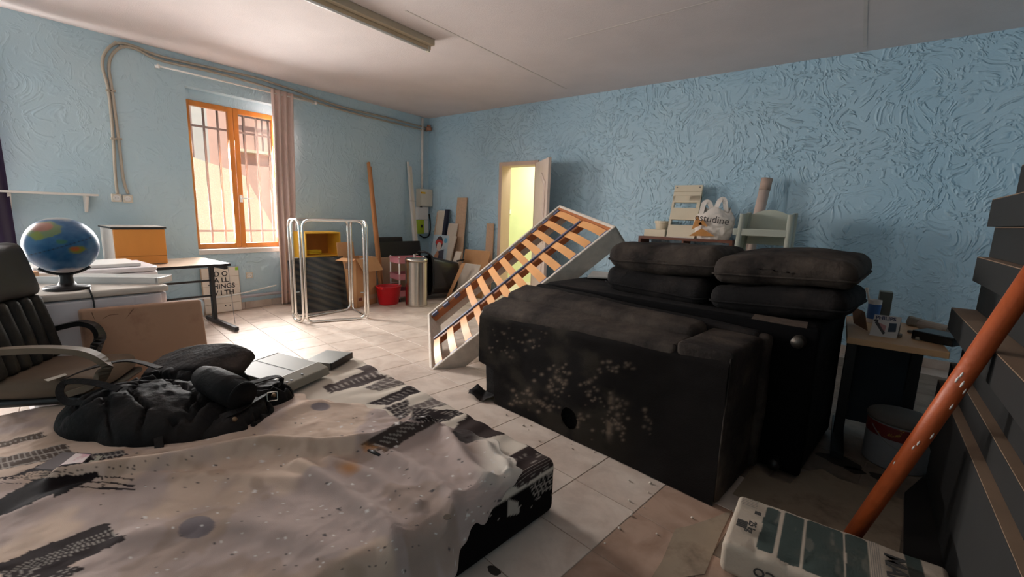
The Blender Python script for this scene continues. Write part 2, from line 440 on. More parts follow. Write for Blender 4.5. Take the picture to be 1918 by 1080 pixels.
for i in range(-24, 14):
    for j in range(-10, 26):
        u = -0.833+TS*(i+0.5); v = 1.33+TS*(j+0.5)
        c = TU*u+TV*v
        cs = [c+TU*a+TV*b for a in (-TS/2, TS/2) for b in (-TS/2, TS/2)]
        if max(q.x for q in cs) < XW+0.05 or min(q.x for q in cs) > XR or max(q.y for q in cs) < YF or min(q.y for q in cs) > YB-0.02: continue
        inside = min(q.x for q in cs) > XW+0.02 and max(q.x for q in cs) < XR-0.02 and min(q.y for q in cs) > YF+0.02 and max(q.y for q in cs) < YB-0.02
        w = (np.array(c)-[0, 0, EYE])@_f
        vis = False
        if w > 0.3 and inside:
            X_, Y_ = project(np.array([c])); vis = -90 < X_[0] < 2000 and 330 < Y_[0] < 1180
        brown = -0.84 < u < -0.18 and v < 2.0
        hid = (-2.9 < c.x < -1.15 and c.y < 1.35) or (-1.7 < c.x < -0.35 and 2.45 < c.y < 3.2) or c.x > 0.75
        cells.append((w if (vis and not hid) else 99+w, c, brown, inside))
cells.sort(key=lambda t: t[0])
rest = MB()
for k, (w, c, brown, inside) in enumerate(cells):
    if k < 298 and w < 90:
        o = bpy.data.objects.new('tile', tmd if (c.x > -0.32 and c.y > 1.75) else tmb if brown else tm); COL.objects.link(o)
        o.parent = floor; o.location = c; o.rotation_euler = (0, 0, TA)
    else:
        h = TS/2-0.0022
        q = [c-TU*h-TV*h, c+TU*h-TV*h, c+TU*h+TV*h, c-TU*h+TV*h]
        q = [V((min(max(p.x, XW), XR), min(max(p.y, YF), YB), -0.0005)) for p in q]
        rest.add(q, [(0, 1, 2, 3)])
ro = rest.build('tile_field', M_tile, floor); ro['kind'] = 'stuff'

# walls
W0, W1, WZ0, WZ1 = 1.925, 3.10, 0.745, 2.602       # window opening
D0, D1 = -0.95, 0.28                               # off-frame street window (behind the purple curtain)
T = 0.42
wl = MB()
def wl_box(y0, y1, z0, z1): wl.box((XW-T, y0, z0), (XW, y1, z1))
wl_box(YF, D0, 0, H); wl_box(D0, D1, 0, 0.25); wl_box(D0, D1, 2.5, H); wl_box(D1, W0, 0, H)
wl_box(W0, W1, 0, WZ0); wl_box(W0, W1, WZ1, H); wl_box(W1, YB+0.3, 0, H)
wall_l = struct(wl.build('wall_left', M_wall), 'light blue plastered wall with the window')
DX0, DX1, DZ = -4.395, -3.72, 2.075                 # doorway
wb = MB()
for x0, x1, z0, z1 in ((XW, DX0, 0, H), (DX0, DX1, DZ, H), (DX1, XR, 0, H)): wb.box((x0, YB, z0), (x1, YB+0.2, z1))
wall_b = struct(wb.build('wall_back', M_wall_b), 'light blue wall with thick swirled plaster relief')
struct(MB().box((XR, YF, 0), (XR+0.2, YB+0.2, H)).build('wall_right', M_wall_b), 'blue plastered side wall')
struct(MB().box((XW-T, YF-0.2, 0), (XR+0.2, YF, H)).build('wall_front', M_wall), 'blue plastered wall behind the viewer')
ceil = struct(MB().box((XW-T, YF-0.2, H), (XR+0.2, YB+0.2, H+0.15)).build('ceiling', M_ceil), 'off-white painted ceiling with board joints')
M_joint = mat('filler_strip', (212, 202, 196), 0.9, var=0.08)
p0, p1 = pz(760, 20, H), pz(1060, 166, H)
MB().bar((p0.x, p0.y, H-0.0005), (p1.x, p1.y, H-0.0005), 0.02, 0.003).build('joint_strip', M_joint, ceil)
p0, p1 = pz(1617, 0, H), pz(1620, 88, H)
MB().bar((p0.x, p0.y-0.6, H-0.0005), (p1.x, p1.y, H-0.0005), 0.025, 0.003).build('joint_strip', M_joint, ceil)
p0, p1 = pz(1060, 74, H), pz(1200, 35, H)
MB().bar((p0.x, p0.y, H-0.0005), (p1.x+0.6, p1.y, H-0.0005), 0.02, 0.003).build('joint_strip', M_joint, ceil)

# tile skirting along the window wall, a few tiles each their own piece
sk = struct(MB().box((XW, W0-1.2, 0), (XW+0.008, YB, 0.085)).build('baseboard_left', M_grout), 'row of beige skirting tiles')
y = W0-1.2
while y < YB-0.05:
    MB().box((XW+0.004, y+0.002, 0.001), (XW+0.014, min(y+0.328, YB-0.01), 0.088)).build('skirting_tile', M_tile, sk, bevel=0.002)
    y += 0.332
sk = struct(MB().box((DX1+0.1, YB-0.008, 0), (XR, YB, 0.085)).build('baseboard_back', M_grout), 'row of beige skirting tiles under the swirled wall')
x = DX1+0.1
while x < XR-0.05:
    MB().box((x+0.002, YB-0.014, 0.001), (min(x+0.328, XR), YB-0.004, 0.088)).build('skirting_tile', M_tile, sk, bevel=0.002)
    x += 0.332
# the room behind the doorway
M_next = mat('pale_yellow_green_paint', (236, 236, 190), 0.8, var=0.06, vs=3, bump=0.2, bs=80)
nr = MB()
nr.box((-5.6, 7.1, 0), (-2.6, 7.25, 2.9)); nr.box((-5.75, YB+0.2, 0), (-5.6, 7.25, 2.9)); nr.box((-2.6, YB+0.2, 0), (-2.45, 7.25, 2.9))
nr.box((-5.75, YB+0.2, 2.75), (-2.45, 7.25, 2.9))
struct(nr.build('wall_next_room', M_next), 'pale yellow-green walls of the next room')
struct(MB().box((-5.75, YB+0.02, -0.1), (-2.45, 7.25, 0.0)).build('floor_next_room', M_tile), 'tiled floor beyond the doorway')
a = py(956, 312, 7.08); b = py(956, 392, 7.08)
pc = thing('pull_cord', 'thin white conduit and switch box on the yellow-green wall', 'conduit', (a.x, 7.08, b.z-0.05))
MB().tube([(a.x, 7.085, 2.74), (a.x, 7.085, b.z)], 0.011, 8).build('conduit', M_white_pl, pc, smooth=True)
MB().box((a.x-0.04, 7.06, b.z-0.09), (a.x+0.04, 7.1, b.z)).build('switch_box', M_white_pl, pc, bevel=0.006)
post = py(946, 330, 5.95)
one(MB().box((post.x-0.028, 5.92, 0), (post.x+0.028, 5.975, post.z)), 'wooden_post', mat('raw_pine', (222, 178, 136), 0.6, var=0.12, stretch=(1, 1, 0.1)), 'slim pale wooden post standing just inside the doorway', 'post', bevel=0.003)

# window_1: varnished two-leaf casement
XF = XW-0.12
FZ0, FZ1 = px(368.5, 466, XF).z, px(344, 184, XF).z
FY0, FYM, FY1 = W0+0.004, 2.442, 2.96
w1 = struct(bpy.data.objects.new('window_1', None), 'varnished orange pine window with two leaves, bars outside'); COL.objects.link(w1); w1.location = (XF, FYM, FZ0)
def rectframe(mb, y0, y1, z0, z1, w, x0, x1):
    mb.box((x0, y0, z0), (x1, y0+w, z1)); mb.box((x0, y1-w, z0), (x1, y1, z1))
    mb.box((x0, y0+w, z0), (x1, y1-w, z0+w)); mb.box((x0, y0+w, z1-w), (x1, y1-w, z1)); return mb
rectframe(MB(), W0+0.002, W1-0.002, WZ0+0.002, WZ1-0.002, 0.02, XF-0.10, XF-0.06).build('outer_frame', M_wood_orange, w1)
MB().box((XF-0.08, W0, FZ1), (XF-0.01, W1, WZ1)).build('head_infill', M_wall, w1)
MB().box((XF-0.08, FY1, WZ0), (XF-0.01, W1, FZ1)).build('side_infill', M_white, w1)
for y0, y1 in ((FY0, FYM-0.002), (FYM+0.002, FY1)):
    s = rectframe(MB(), y0, y1, FZ0, FZ1, 0.058, XF-0.055, XF).build('sash', M_wood_orange, w1, bevel=0.004)
    MB().box((XF-0.032, y0+0.056, FZ0+0.056), (XF-0.027, y1-0.056, FZ1-0.056)).build('pane', M_glass, s)
hz = px(452, 371, XF+0.03)
hd = MB().tube([(XF, FYM+0.03, hz.z), (XF+0.045, FYM+0.03, hz.z), (XF+0.05, FYM+0.05, hz.z), (XF+0.05, FYM+0.15, hz.z)], 0.007, 8)
hd.box((XF-0.001, FYM+0.014, hz.z-0.05), (XF+0.008, FYM+0.046, hz.z+0.04)).build('window_handle', M_white_pl, w1, smooth=False)
MB().box((XW-T+0.02, W0, WZ0-0.03), (XW+0.012, W1, FZ0-0.003)).build('window_sill', M_white, w1, bevel=0.004)
XB = XW-0.36
br = thing('window_bars', 'grey iron security bars outside the pine window', 'bars', (XB, 2.45, FZ0))
for k in range(8):
    yy = 1.90+k*0.152
    MB().box((XB-0.008, yy-0.011, FZ0-0.02), (XB+0.008, yy+0.011, WZ1-0.14)).build('bar', mat('grey_iron', (112, 98, 94), 0.7, spec=0.1), br)
for zz in (px(404, 241, XB).z, px(404, 432, XB).z):
    MB().box((XB-0.004, W0-0.06, zz-0.013), (XB+0.004, W1+0.06, zz+0.013)).build('cross_bar', MATS['grey_iron'], br)
# street window outside the picture, on the same wall
w2 = struct(bpy.data.objects.new('window_2', None), 'second window on the blue wall, half covered by the purple curtain'); COL.objects.link(w2); w2.location = (XF, -0.33, 0.25)
rectframe(MB(), D0, D1, 0.25, 2.5, 0.07, XF-0.05, XF).build('sash', M_wood_orange, w2, bevel=0.004)
MB().box((XF-0.03, D0+0.06, 0.31), (XF-0.025, D1-0.06, 2.44)).build('pane', M_glass, w2)

# street: pink house and sloping cream garden wall
M_pink = mat('pink_render', (243, 200, 184), 0.9, var=0.06)
M_cream = mat('cream_roughcast', (249, 238, 210), 0.95, var=0.1, vs=40, bump=0.8, bs=60)
M_pave = mat('street_paving', (190, 180, 165), 0.9)
struct(MB().box((-14.5, -8, -0.35), (XW-T, 16, -0.15)).build('street', M_pave), 'pale street surface outside')
XH = -11.2
hs = thing('street_house', 'pink rendered house across the street with a white downpipe', 'house', (XH, 4.6, -0.15))
MB().box((XH-0.6, -4, -0.15), (XH, 15, 7.0)).build('facade', M_pink, hs)
a = px(375, 260, XH+0.06)
MB().box((XH, a.y-0.14, -0.15), (XH+0.1, a.y+0.14, 7.0)).build('corner_strip', M_white, hs)
a, b = px(352, 215, XH), px(368, 260, XH)
MB().box((XH, a.y-0.5, b.z), (XH+0.03, b.y-0.2, b.z+2.0)).build('shutter', mat('rose_shutter', (236, 184, 164), 0.8), hs)
a, b = px(450, 285, XH), px(500, 240, XH)
MB().box((XH, a.y-0.1, a.z), (XH+0.22, a.y+3.4, a.z+0.06)).build('balcony_slab', M_cream, hs)
for k in range(9):
    MB().box((XH+0.18, a.y+k*0.4, a.z+0.06), (XH+0.21, a.y+k*0.4+0.03, a.z+0.75)).build('baluster', MATS['grey_iron'], hs)
MB().box((XH+0.17, a.y-0.1, a.z+0.75), (XH+0.22, a.y+3.4, a.z+0.8)).build('balcony_rail', MATS['grey_iron'], hs)
XG = -9.3
poly = [px(*q, XG) for q in ((300, 280), (355, 292), (432, 318), (460, 330), (505, 412), (530, 455))]
pts = [(-3.0, -0.15)]+[(p.y, p.z) for p in [V((0, -3.0, poly[0].z))]+poly]+[(poly[-1].y, -0.15)]
one(MB().prism(pts, (XG, 0, 0), (0, 1, 0), (0, 0, 1), (-0.25, 0, 0)), 'garden_wall', M_cream, 'cream roughcast garden wall with a sloping top across the street', 'wall')

# door_1: pale frame and open panelled leaf
M_door = mat('pinkish_white_door_paint', (226, 206, 192), 0.5, var=0.05)
M_jamb = mat('bare_pinkish_wood', (214, 186, 166), 0.6, var=0.1, stretch=(1, 1, 0.1))
d1 = struct(bpy.data.objects.new('door_1', None), 'pale panelled door standing open on the blue wall'); COL.objects.link(d1); d1.location = ((DX0+DX1)/2, YB, 0)
for x0, x1, z0, z1 in ((DX0-0.03, DX0+0.03, 0, DZ+0.03), (DX1-0.03, DX1+0.03, 0, DZ+0.03), (DX0+0.03, DX1-0.03, DZ-0.03, DZ+0.03)):
    MB().box((x0, YB-0.02, z0), (x1, YB+0.215, z1)).build('door_frame', M_jamb, d1, bevel=0.004)
hinge = V((DX1-0.01, YB-0.025, 0)); fr = pz(1036, 290, DZ-0.01); dv = V((fr.x-hinge.x, fr.y-hinge.y, 0)).normalized()
LW = 0.70
dn = V((dv.y, -dv.x, 0))           # thickness direction, away from the opening side
if dn.x < 0: dn = -dn
leaf = MB().slab(hinge+V((0,0,0.01)), hinge+dv*LW+V((0,0,0.01)), hinge+dv*LW+V((0,0,DZ-0.01)), hinge+V((0,0,DZ-0.01)), dn*0.04).build('door_leaf', M_door, d1, bevel=0.003)
def arch(w, h, rise, cx, z0):
    pts = [(cx-w/2, z0), (cx+w/2, z0), (cx+w/2, z0+h-rise)]
    for k in range(1, 12):
        t = k/12; xx = cx+w/2-w*t; pts.append((xx, z0+h-rise+rise*0.5*(1-math.cos(2*math.pi*t))))
    pts.append((cx-w/2, z0+h-rise)); return pts
for side, nn in ((hinge, -dn), (hinge+dn*0.04, dn)):
    MB().prism(arch(0.48, 0.98, 0.13, LW/2, 0.92), side, dv, (0, 0, 1), nn*0.012).build('moulding', M_door, leaf, bevel=0.008)
    MB().prism(arch(0.38, 0.89, 0.12, LW/2, 0.965), side+nn*0.006, dv, (0, 0, 1), nn*0.012).build('raised_panel', M_door, leaf, bevel=0.008)
    MB().prism([(0.1, 0.15), (0.56, 0.15), (0.56, 0.8), (0.1, 0.8)], side, dv, (0, 0, 1), nn*0.012).build('moulding', M_door, leaf, bevel=0.008)
    MB().tube([side+dv*(LW-0.06)+V((0,0,1.02)), side+dv*(LW-0.06)+nn*0.05+V((0,0,1.02)), side+dv*(LW-0.16)+nn*0.05+V((0,0,1.02))], 0.009, 8).build('door_handle', M_steel, leaf, smooth=True)

# ================================================================== ON THE WINDOW WALL AND CEILING
M_beige_metal = mat('beige_enamel', (190, 176, 152), 0.5, var=0.08)
fa, fb = pz(803, 93, H-0.075), pz(560, -10, H-0.075)
fd = V((fa.x-fb.x, fa.y-fb.y, 0)).normalized(); fx = V((fd.y, -fd.x, 0))
fl = thing('fluorescent_fixture', 'long beige fluorescent batten fixed to the ceiling', 'light fixture', (fa.x, fa.y, H-0.09))
e0, e1 = V((fa.x, fa.y, H)), V((fa.x, fa.y, H))-fd*1.55
MB().slab(e0-fx*0.002+V((0,0,-0.055)), e0+fx*0.085+V((0,0,-0.055)), e0+fx*0.085, e0-fx*0.002, e1-e0).build('housing', M_beige_metal, fl, bevel=0.003)
MB().slab(e0-fx*0.004+V((0,0,-0.085)), e0+fx*0.03+V((0,0,-0.085)), e0+fx*0.03+V((0,0,-0.055)), e0-fx*0.004+V((0,0,-0.055)), e1-e0).build('lamp_rail', mat('warm_beige_lip', (206, 184, 152), 0.5), fl, bevel=0.002)
MB().tube([e0+fx*0.012-fd*0.03+V((0,0,-0.09)), e1+fx*0.012+fd*0.03+V((0,0,-0.09))], 0.012, 12).build('tube', M_white_pl, fl, smooth=True)
for q in (e0-fd*0.02, e1+fd*0.02):
    MB().box((-0.018, -0.012, -0.106), (0.018, 0.012, -0.052), Matrix.Translation(q+fx*0.012)).build('lamp_holder', M_offwhite, fl)

# two grey conduits running side by side
M_cond = mat('grey_conduit', (176, 166, 150), 0.55, var=0.06)
def smooth_path(pts, n=5):
    P = [V(p) for p in pts]; out = []
    for i in range(len(P)-1):
        a, b, c, d = P[max(i-1, 0)], P[i], P[i+1], P[min(i+2, len(P)-1)]
        for k in range(n):
            t = k/n; out.append(0.5*((2*b)+(c-a)*t+(2*a-5*b+4*c-d)*t*t+(3*b-3*c+d-a)*t**3))
    out.append(P[-1]); return out
pa = [(220, 363), (216, 330), (212, 260), (203, 170), (192, 125), (197, 98), (218, 81), (250, 86), (300, 105), (395, 127), (480, 146), (560, 172), (640, 200), (720, 219), (802, 240)]
pb = [(240, 363), (231, 335), (222, 260), (210, 170), (204, 128), (209, 104), (228, 88), (255, 92), (300, 113), (395, 134), (480, 157), (560, 181), (640, 206), (720, 226), (800, 245)]
for pts, lab in ((pa, 'upper of the two grey conduits arching over the window'), (pb, 'lower of the two grey conduits arching over the window')):
    t = thing('conduit', lab, 'conduit', px(*pts[0], XW+0.02), 0, 'grey conduits on the window wall')
    MB().tube(smooth_path([px(*q, XW+0.015) for q in pts]), 0.0135, 8).build('pipe', M_cond, t, smooth=True)
    for k in (2, 3, 6, 9, 11, 13):
        c = px(*pts[k], XW+0.0)
        MB().box((XW, c.y-0.022, c.z-0.009), (XW+0.032, c.y+0.022, c.z+0.009)).build('clip', M_cond, t)
j = px(808, 241, XW+0.03)
one(MB().lathe([(0.045, 0), (0.05, 0.02), (0.05, 0.05), (0.035, 0.06), (0.03, 0.09)], (XW+0.07, YB-0.06, j.z-0.05), 12), 'junction_box', mat('rusty_copper', (170, 120, 96), 0.6, var=0.3, vs=30), 'small broken reddish junction box high in the corner', 'junction box', smooth=False)
# vertical white conduit down to the meters
q0, q1 = px(790, 226, XW), px(789, 353, XW)
one(MB().tube([(XW+0.02, q0.y, H-0.02), (XW+0.02, q1.y, q1.z)], 0.02, 10), 'meter_conduit', M_white, 'vertical white conduit between ceiling and meter boxes', 'conduit', smooth=True)

# sockets
def socket(u, v, lab, s=0.04):
    c = px(u, v, XW)
    t = thing('wall_socket', lab, 'socket', (XW, c.y, c.z), 0, 'white wall sockets')
    MB().box((XW, c.y-s, c.z-s), (XW+0.025, c.y+s, c.z+s)).build('plate', M_offwhite, t, bevel=0.006)
    R = Matrix.Rotation(math.pi/2, 4, 'Y')
    MB().lathe([(0.028, -0.002), (0.028, 0.004), (0.023, 0.004), (0.022, 0.0012), (0, 0.0012)], (XW+0.025, c.y, c.z), 20, R).build('rim', M_white_pl, t, smooth=False)
    w = MB()
    for a in (-0.009, 0.009): w.lathe([(0.0035, 0), (0.0035, 0.004)], (XW+0.0235, c.y+a, c.z), 8, R)
    w.build('pin_hole', M_black, t)
socket(217.5, 370.5, 'left one of the two white sockets under the conduit ends', 0.041)
socket(238.5, 372, 'right one of the two white sockets under the conduit ends', 0.041)
socket(466, 515, 'single white socket low on the wall beside the letter board')

# shelf
sa, sb = px(8, 355, XW+0.17), px(185, 365, XW+0.17)
sh = thing('wall_shelf', 'thin white wall shelf on brackets beside the purple curtain', 'shelf', (XW, (sa.y+sb.y)/2, sb.z))
MB().box((XW+0.002, sa.y-0.25, sb.z-0.012), (XW+0.17, sb.y, sb.z+0.008)).build('board', M_white, sh, bevel=0.003)
for u in (17, 162):
    c = px(u, 370, XW+0.09)
    MB().prism([(0, 0), (0.13, 0), (0.13, -0.015), (0.02, -0.16), (0, -0.16)], (XW+0.001, c.y-0.012, sb.z-0.0125), (1, 0, 0), (0, 0, 1), (0, 0.024, 0)).build('bracket', M_white, sh, bevel=0.003)

# curtain rod, beige curtain
ra, rb = px(290, 124, XW+0.09), px(594, 192, XW+0.09)
rz_ = (ra.z+rb.z)/2
rod = thing('curtain_rod', 'slim white curtain rod on two brackets above the window', 'curtain rod', (XW+0.09, ra.y, rz_))
MB().tube([(XW+0.09, ra.y, rz_), (XW+0.09, rb.y, rz_)], 0.009, 10).build('rod', M_white, rod, smooth=True)
for yy in (ra.y+0.03, rb.y-0.02):
    MB().tube([(XW, yy, rz_), (XW+0.075, yy, rz_)], 0.010, 8).build('bracket', M_white, rod, smooth=True)
    MB().lathe([(0.018, -0.012), (0.022, 0), (0.018, 0.012)], (XW+0.09, yy, rz_), 12, Matrix.Rotation(math.pi/2, 4, 'X')).build('ring', M_white, rod, smooth=True)
def curtain(name, lab, rgb, y0, y1, yb0, yb1, z0, z1, x, folds, amp, eyelets=True):
    nu, nv = 120, 50
    s = np.linspace(0, 1, nu)[:, None]; t = np.linspace(0, 1, nv)[None, :]
    yt = y0+(y1-y0)*s; ybm = yb0+(yb1-yb0)*s
    Y = yt*(1-t)+ybm*t + 0*s; Z = z1+(z0-z1)*t+0*s
    ph = 2*math.pi*folds*(s+0.04*np.sin(3*s+2*t))
    X = x+amp*np.sin(ph)*(0.75+0.35*t)+0.01*np.sin(9*t+4*s)
    P = np.stack([X, Y, Z], -1).reshape(-1, 3)
    m = mat(name+'_cloth', rgb, 0.9, var=0.05, vs=14, bump=0.3, bs=400, sheen=0.2)
    o = np_mesh('curtain', P, grid_quads(nu, nv), m)
    so = o.modifiers.new('thick', 'SOLIDIFY'); so.thickness = 0.003
    recentre(o); tag(o, lab, 'curtain')
    return o
ct = px(507, 171, XW+0.09); cb = px(549, 182, XW+0.09)
curtain('beige_curtain', 'pinkish beige curtain bunched at the right of the pine window', (214, 188, 178), ct.y, cb.y, 2.80, 2.99, 0.012, rz_+0.045, XW+0.09, 3.4, 0.028)
ca, cc = px(0, 300, XW+0.14), px(34, 490, XW+0.14)
curtain('purple_curtain', 'dark purple curtain at the far left edge', (44, 30, 62), -0.25, cc.y, -0.25, cc.y+0.02, 0.02, 2.62, XW+0.14, 5, 0.04)
one(MB().tube([(XW+0.14, -0.35, 2.63), (XW+0.14, cc.y+0.06, 2.63)], 0.011, 10).tube([(XW, 0.3, 2.63), (XW+0.14, 0.3, 2.63)], 0.009, 8), 'curtain_pole', M_blackmetal, 'dark pole carrying the purple curtain', 'curtain rod', smooth=True)

# meters in the corner
mz = lambda u, v: px(u, v, XW)
m0, m1 = mz(779, 353), mz(802, 385)
fbx = thing('fuse_box', 'beige electric cut-out box with a yellow warning sticker in the corner', 'electric box', (XW, (m0.y+m1.y)/2, m1.z))
MB().box((XW, m0.y, m1.z-0.02), (XW+0.11, m1.y, m0.z)).build('body', M_offwhite, fbx, bevel=0.008)
MB().box((XW+0.11, m0.y+0.008, m1.z-0.012), (XW+0.125, m1.y-0.008, m0.z-0.008)).build('lid', M_offwhite, fbx, bevel=0.006)
c = px(793, 361, XW+0.126)
MB().box((XW+0.125, c.y-0.06, c.z-0.016), (XW+0.1262, c.y+0.05, c.z+0.016)).build('sticker', mat('yellow_sticker', (238, 190, 40), 0.5), fbx)
MB().prism([(-0.055, -0.01), (-0.035, -0.01), (-0.045, 0.01)], (XW+0.1262, c.y, c.z), (0, 1, 0), (0, 0, 1), (0.0006, 0, 0)).build('warning_mark', mat('red_print', (190, 60, 30), 0.5), fbx)
m2, m3 = mz(778, 387), mz(797, 411)
mt = thing('supply_meter', 'plain white meter box hanging under the fuse box', 'electric meter', (XW, (m2.y+m3.y)/2, m3.z))
MB().box((XW, m2.y, m3.z), (XW+0.08, m3.y, m1.z-0.025)).build('body', M_white_pl, mt, bevel=0.008)
c = px(789, 387, XW+0.081); MB().box((XW+0.08, c.y-0.03, c.z-0.012), (XW+0.083, c.y+0.02, c.z+0.006)).build('display', M_black, mt)
m4, m5 = mz(779, 412), mz(800, 437)
mg = thing('green_meter', 'lime green and white smart meter at the bottom of the row', 'electric meter', (XW, (m4.y+m5.y)/2, m5.z))
ym = m4.y+(m5.y-m4.y)*0.42
MB().box((XW, m4.y-0.02, m5.z), (XW+0.09, ym, m3.z-0.005)).build('green_cover', mat('lime_plastic', (176, 200, 50), 0.4), mg, bevel=0.006)
MB().box((XW, ym+0.002, m5.z+0.01), (XW+0.07, m5.y-0.03, m3.z-0.005)).build('body', M_white_pl, mg, bevel=0.006)
MB().box((XW+0.09, m4.y+0.03, m5.z+0.11), (XW+0.093, m4.y+0.08, m5.z+0.16)).build('display', M_black, mg)
cb_ = MB().tube(smooth_path([(XW+0.04, m5.y+0.01, m3.z+0.1), (XW+0.05, m5.y+0.04, m5.z+0.16), (XW+0.05, m5.y+0.0, m5.z-0.03), (XW+0.05, m5.y-0.12, m5.z-0.07), (XW+0.05, m4.y+0.04, m5.z-0.02)]), 0.012, 8)
one(cb_, 'supply_cable', M_black, 'thick black cable looping beside the meters', 'cable', smooth=True)

# ================================================================== LEFT SIDE FURNITURE
# desk
DZT = 0.70
da = pz(432, 493, DZT); xb = XW+0.12; yd1 = da.y; yd0 = 0.62
M_desk = mat('beige_desk_laminate', (224, 196, 172), 0.22, var=0.06, vs=4)
dk = thing('office_desk', 'beige laminate desk with black steel frame under the window', 'desk', ((da.x+xb)/2, (yd0+yd1)/2, 0))
MB().box((xb, yd0, DZT-0.022), (da.x-0.004, yd1-0.004, DZT)).build('desktop', M_desk, dk, bevel=0.002)
ed = MB(); ed.box((da.x-0.004, yd0, DZT-0.026), (da.x, yd1, DZT+0.001)); ed.box((xb, yd1-0.004, DZT-0.026), (da.x, yd1, DZT+0.001)); ed.build('edge_band', M_black, dk)
for yy in (yd1-0.05, yd0+0.1):
    MB().box((-5.53, yy-0.018, 0.05), (-5.47, yy+0.018, DZT-0.026)).build('leg', M_blackmetal, dk, bevel=0.003)
    MB().box((-5.72, yy-0.02, 0.012), (-4.93, yy+0.02, 0.052)).build('foot_bar', M_blackmetal, dk, bevel=0.003)
    MB().box((-5.8, yy-0.018, DZT-0.06), (-5.1, yy+0.018, DZT-0.026)).build('support_arm', M_blackmetal, dk, bevel=0.003)
    for xx in (-5.68, -4.96): MB().lathe([(0.018, 0), (0.018, 0.012)], (xx, yy, 0), 10).build('foot_glide', M_grey, dk)
for v in (524, 552):
    c = px(405, v, -5.5)
    MB().box((-5.508, yd0+0.1, c.z-0.01), (-5.492, yd1-0.05, c.z+0.01)).build('cross_rail', M_blackmetal, dk)
MB().tube([(-5.1, yd1-0.03, DZT-0.03), (-5.05, yd1-0.02, 0.06)], 0.003, 6).build('brace_wire', M_grey, dk)
# orange-fronted cabinet on the desk
oa, ob = pz(318, 494, DZT), pz(216, 498, DZT)
oh = px(313, 424, oa.x).z
oc = thing('desk_cabinet', 'small white cabinet with orange wooden front standing on the desk', 'cabinet', ((oa.x+ob.x)/2-0.25, (oa.y+ob.y)/2, DZT))
fx0 = (oa.x+ob.x)/2
MB().box((fx0-0.46, ob.y-0.0, DZT+0.001), (fx0-0.02, oa.y, oh-0.022)).build('body', M_white, oc, bevel=0.003)
MB().box((fx0-0.018, ob.y+0.004, DZT+0.006), (fx0, oa.y-0.004, oh-0.03)).build('front', mat('orange_beech', (206, 138, 62), 0.45, var=0.1, vs=5, stretch=(1, 1, 0.3)), oc, bevel=0.003)
MB().box((fx0-0.005, ob.y+0.004, DZT+0.085), (fx0+0.0006, oa.y-0.004, DZT+0.089)).build('drawer_gap', mat('dark_gap', (120, 74, 30), 0.8), oc)
tp = MB().box((fx0-0.47, ob.y-0.012, oh-0.022), (fx0+0.006, oa.y+0.008, oh-0.008)).build('top_edge', M_black, oc)
MB().box((fx0-0.468, ob.y-0.01, oh-0.008), (fx0+0.004, oa.y+0.006, oh-0.003)).build('top', M_white, oc)
# letter board
la, lb = pz(385, 590), pz(455, 579)
lt0, lt1 = px(371, 503, XW+0.03), px(442, 498, XW+0.03)
LBX = -5.985
lbo = thing('letter_board', 'whitewashed wooden letter board leaning on the wall behind the desk leg', 'sign', (LBX, 2.13, 0))
lx = V((0, 1, 0)); lup = V((XW+0.03-LBX, 0, 0.56)).normalized(); ln = lx.cross(lup)
LM = frame(V((LBX+0.012, 2.115, 0.001)), lx, lup)
def lbx(x0, y0, x1, y1, z0, z1): return MB().box((x0, y0, z0), (x1, y1, z1), LM)
lbx(-0.205, 0, 0.205, 0.555, -0.012, 0.002).build('backing', mat('sign_backing', (190, 160, 130), 0.8), lbo)
M_plank = mat('whitewashed_plank', (234, 222, 208), 0.7, var=0.06, stretch=(0.2, 1, 1))
for k in range(5): lbx(-0.198, 0.008+k*0.109, 0.198, 0.114+k*0.109, 0.002, 0.010).build('plank', M_plank, lbo, bevel=0.002)
M_ink = mat('black_letters', (40, 36, 36), 0.6)
for s, yy, xx in (('D O', 0.475, 0.0), ('A LL', 0.40, 0.0), ('THINGS', 0.325, 0.0), ('W I TH', 0.245, 0.0)):
    text_mesh(s, 'lettering', 0.082, LM@Matrix.Translation((xx, yy, 0.0115)), M_ink, lbo, bold=True)
for xx in (-0.09, 0.02, 0.07):
    MB().lathe([(0.0, 0), (0.008, 0), (0.008, 0.001), (0, 0.001)], LM@V((xx, 0.085, 0.0102)), 12, LM.to_3x3().to_4x4()).build('letter_dot', M_ink, lbo)
MB().box((0.165, 0.51, 0.010), (0.197, 0.545, 0.0115), LM).build('price_dot', mat('green_dot', (150, 200, 50), 0.6), lbo)
# heating pipes along the skirting
hp = MB().tube([px(360, 564, XW+0.05), V((XW+0.05, 2.9, 0.165)), V((XW+0.05, 3.6, 0.165))], 0.02, 10)
hp = MB().tube([(XW+0.05, 1.35, 0.165), (XW+0.05, 3.7, 0.165)], 0.021, 10)
one(hp, 'heating_pipe', mat('painted_grey_pipe', (178, 174, 180), 0.5), 'grey painted pipe running low along the window wall', 'pipe', smooth=True)
one(MB().tube(smooth_path([(XW+0.09, 1.35, 0.22), (XW+0.09, 1.75, 0.215), (XW+0.09, 2.1, 0.20), (XW+0.09, 2.45, 0.235), (XW+0.09, 2.75, 0.275)]), 0.009, 8), 'white_cable', M_white_pl, 'white cable sagging above the grey wall pipe', 'cable', smooth=True)

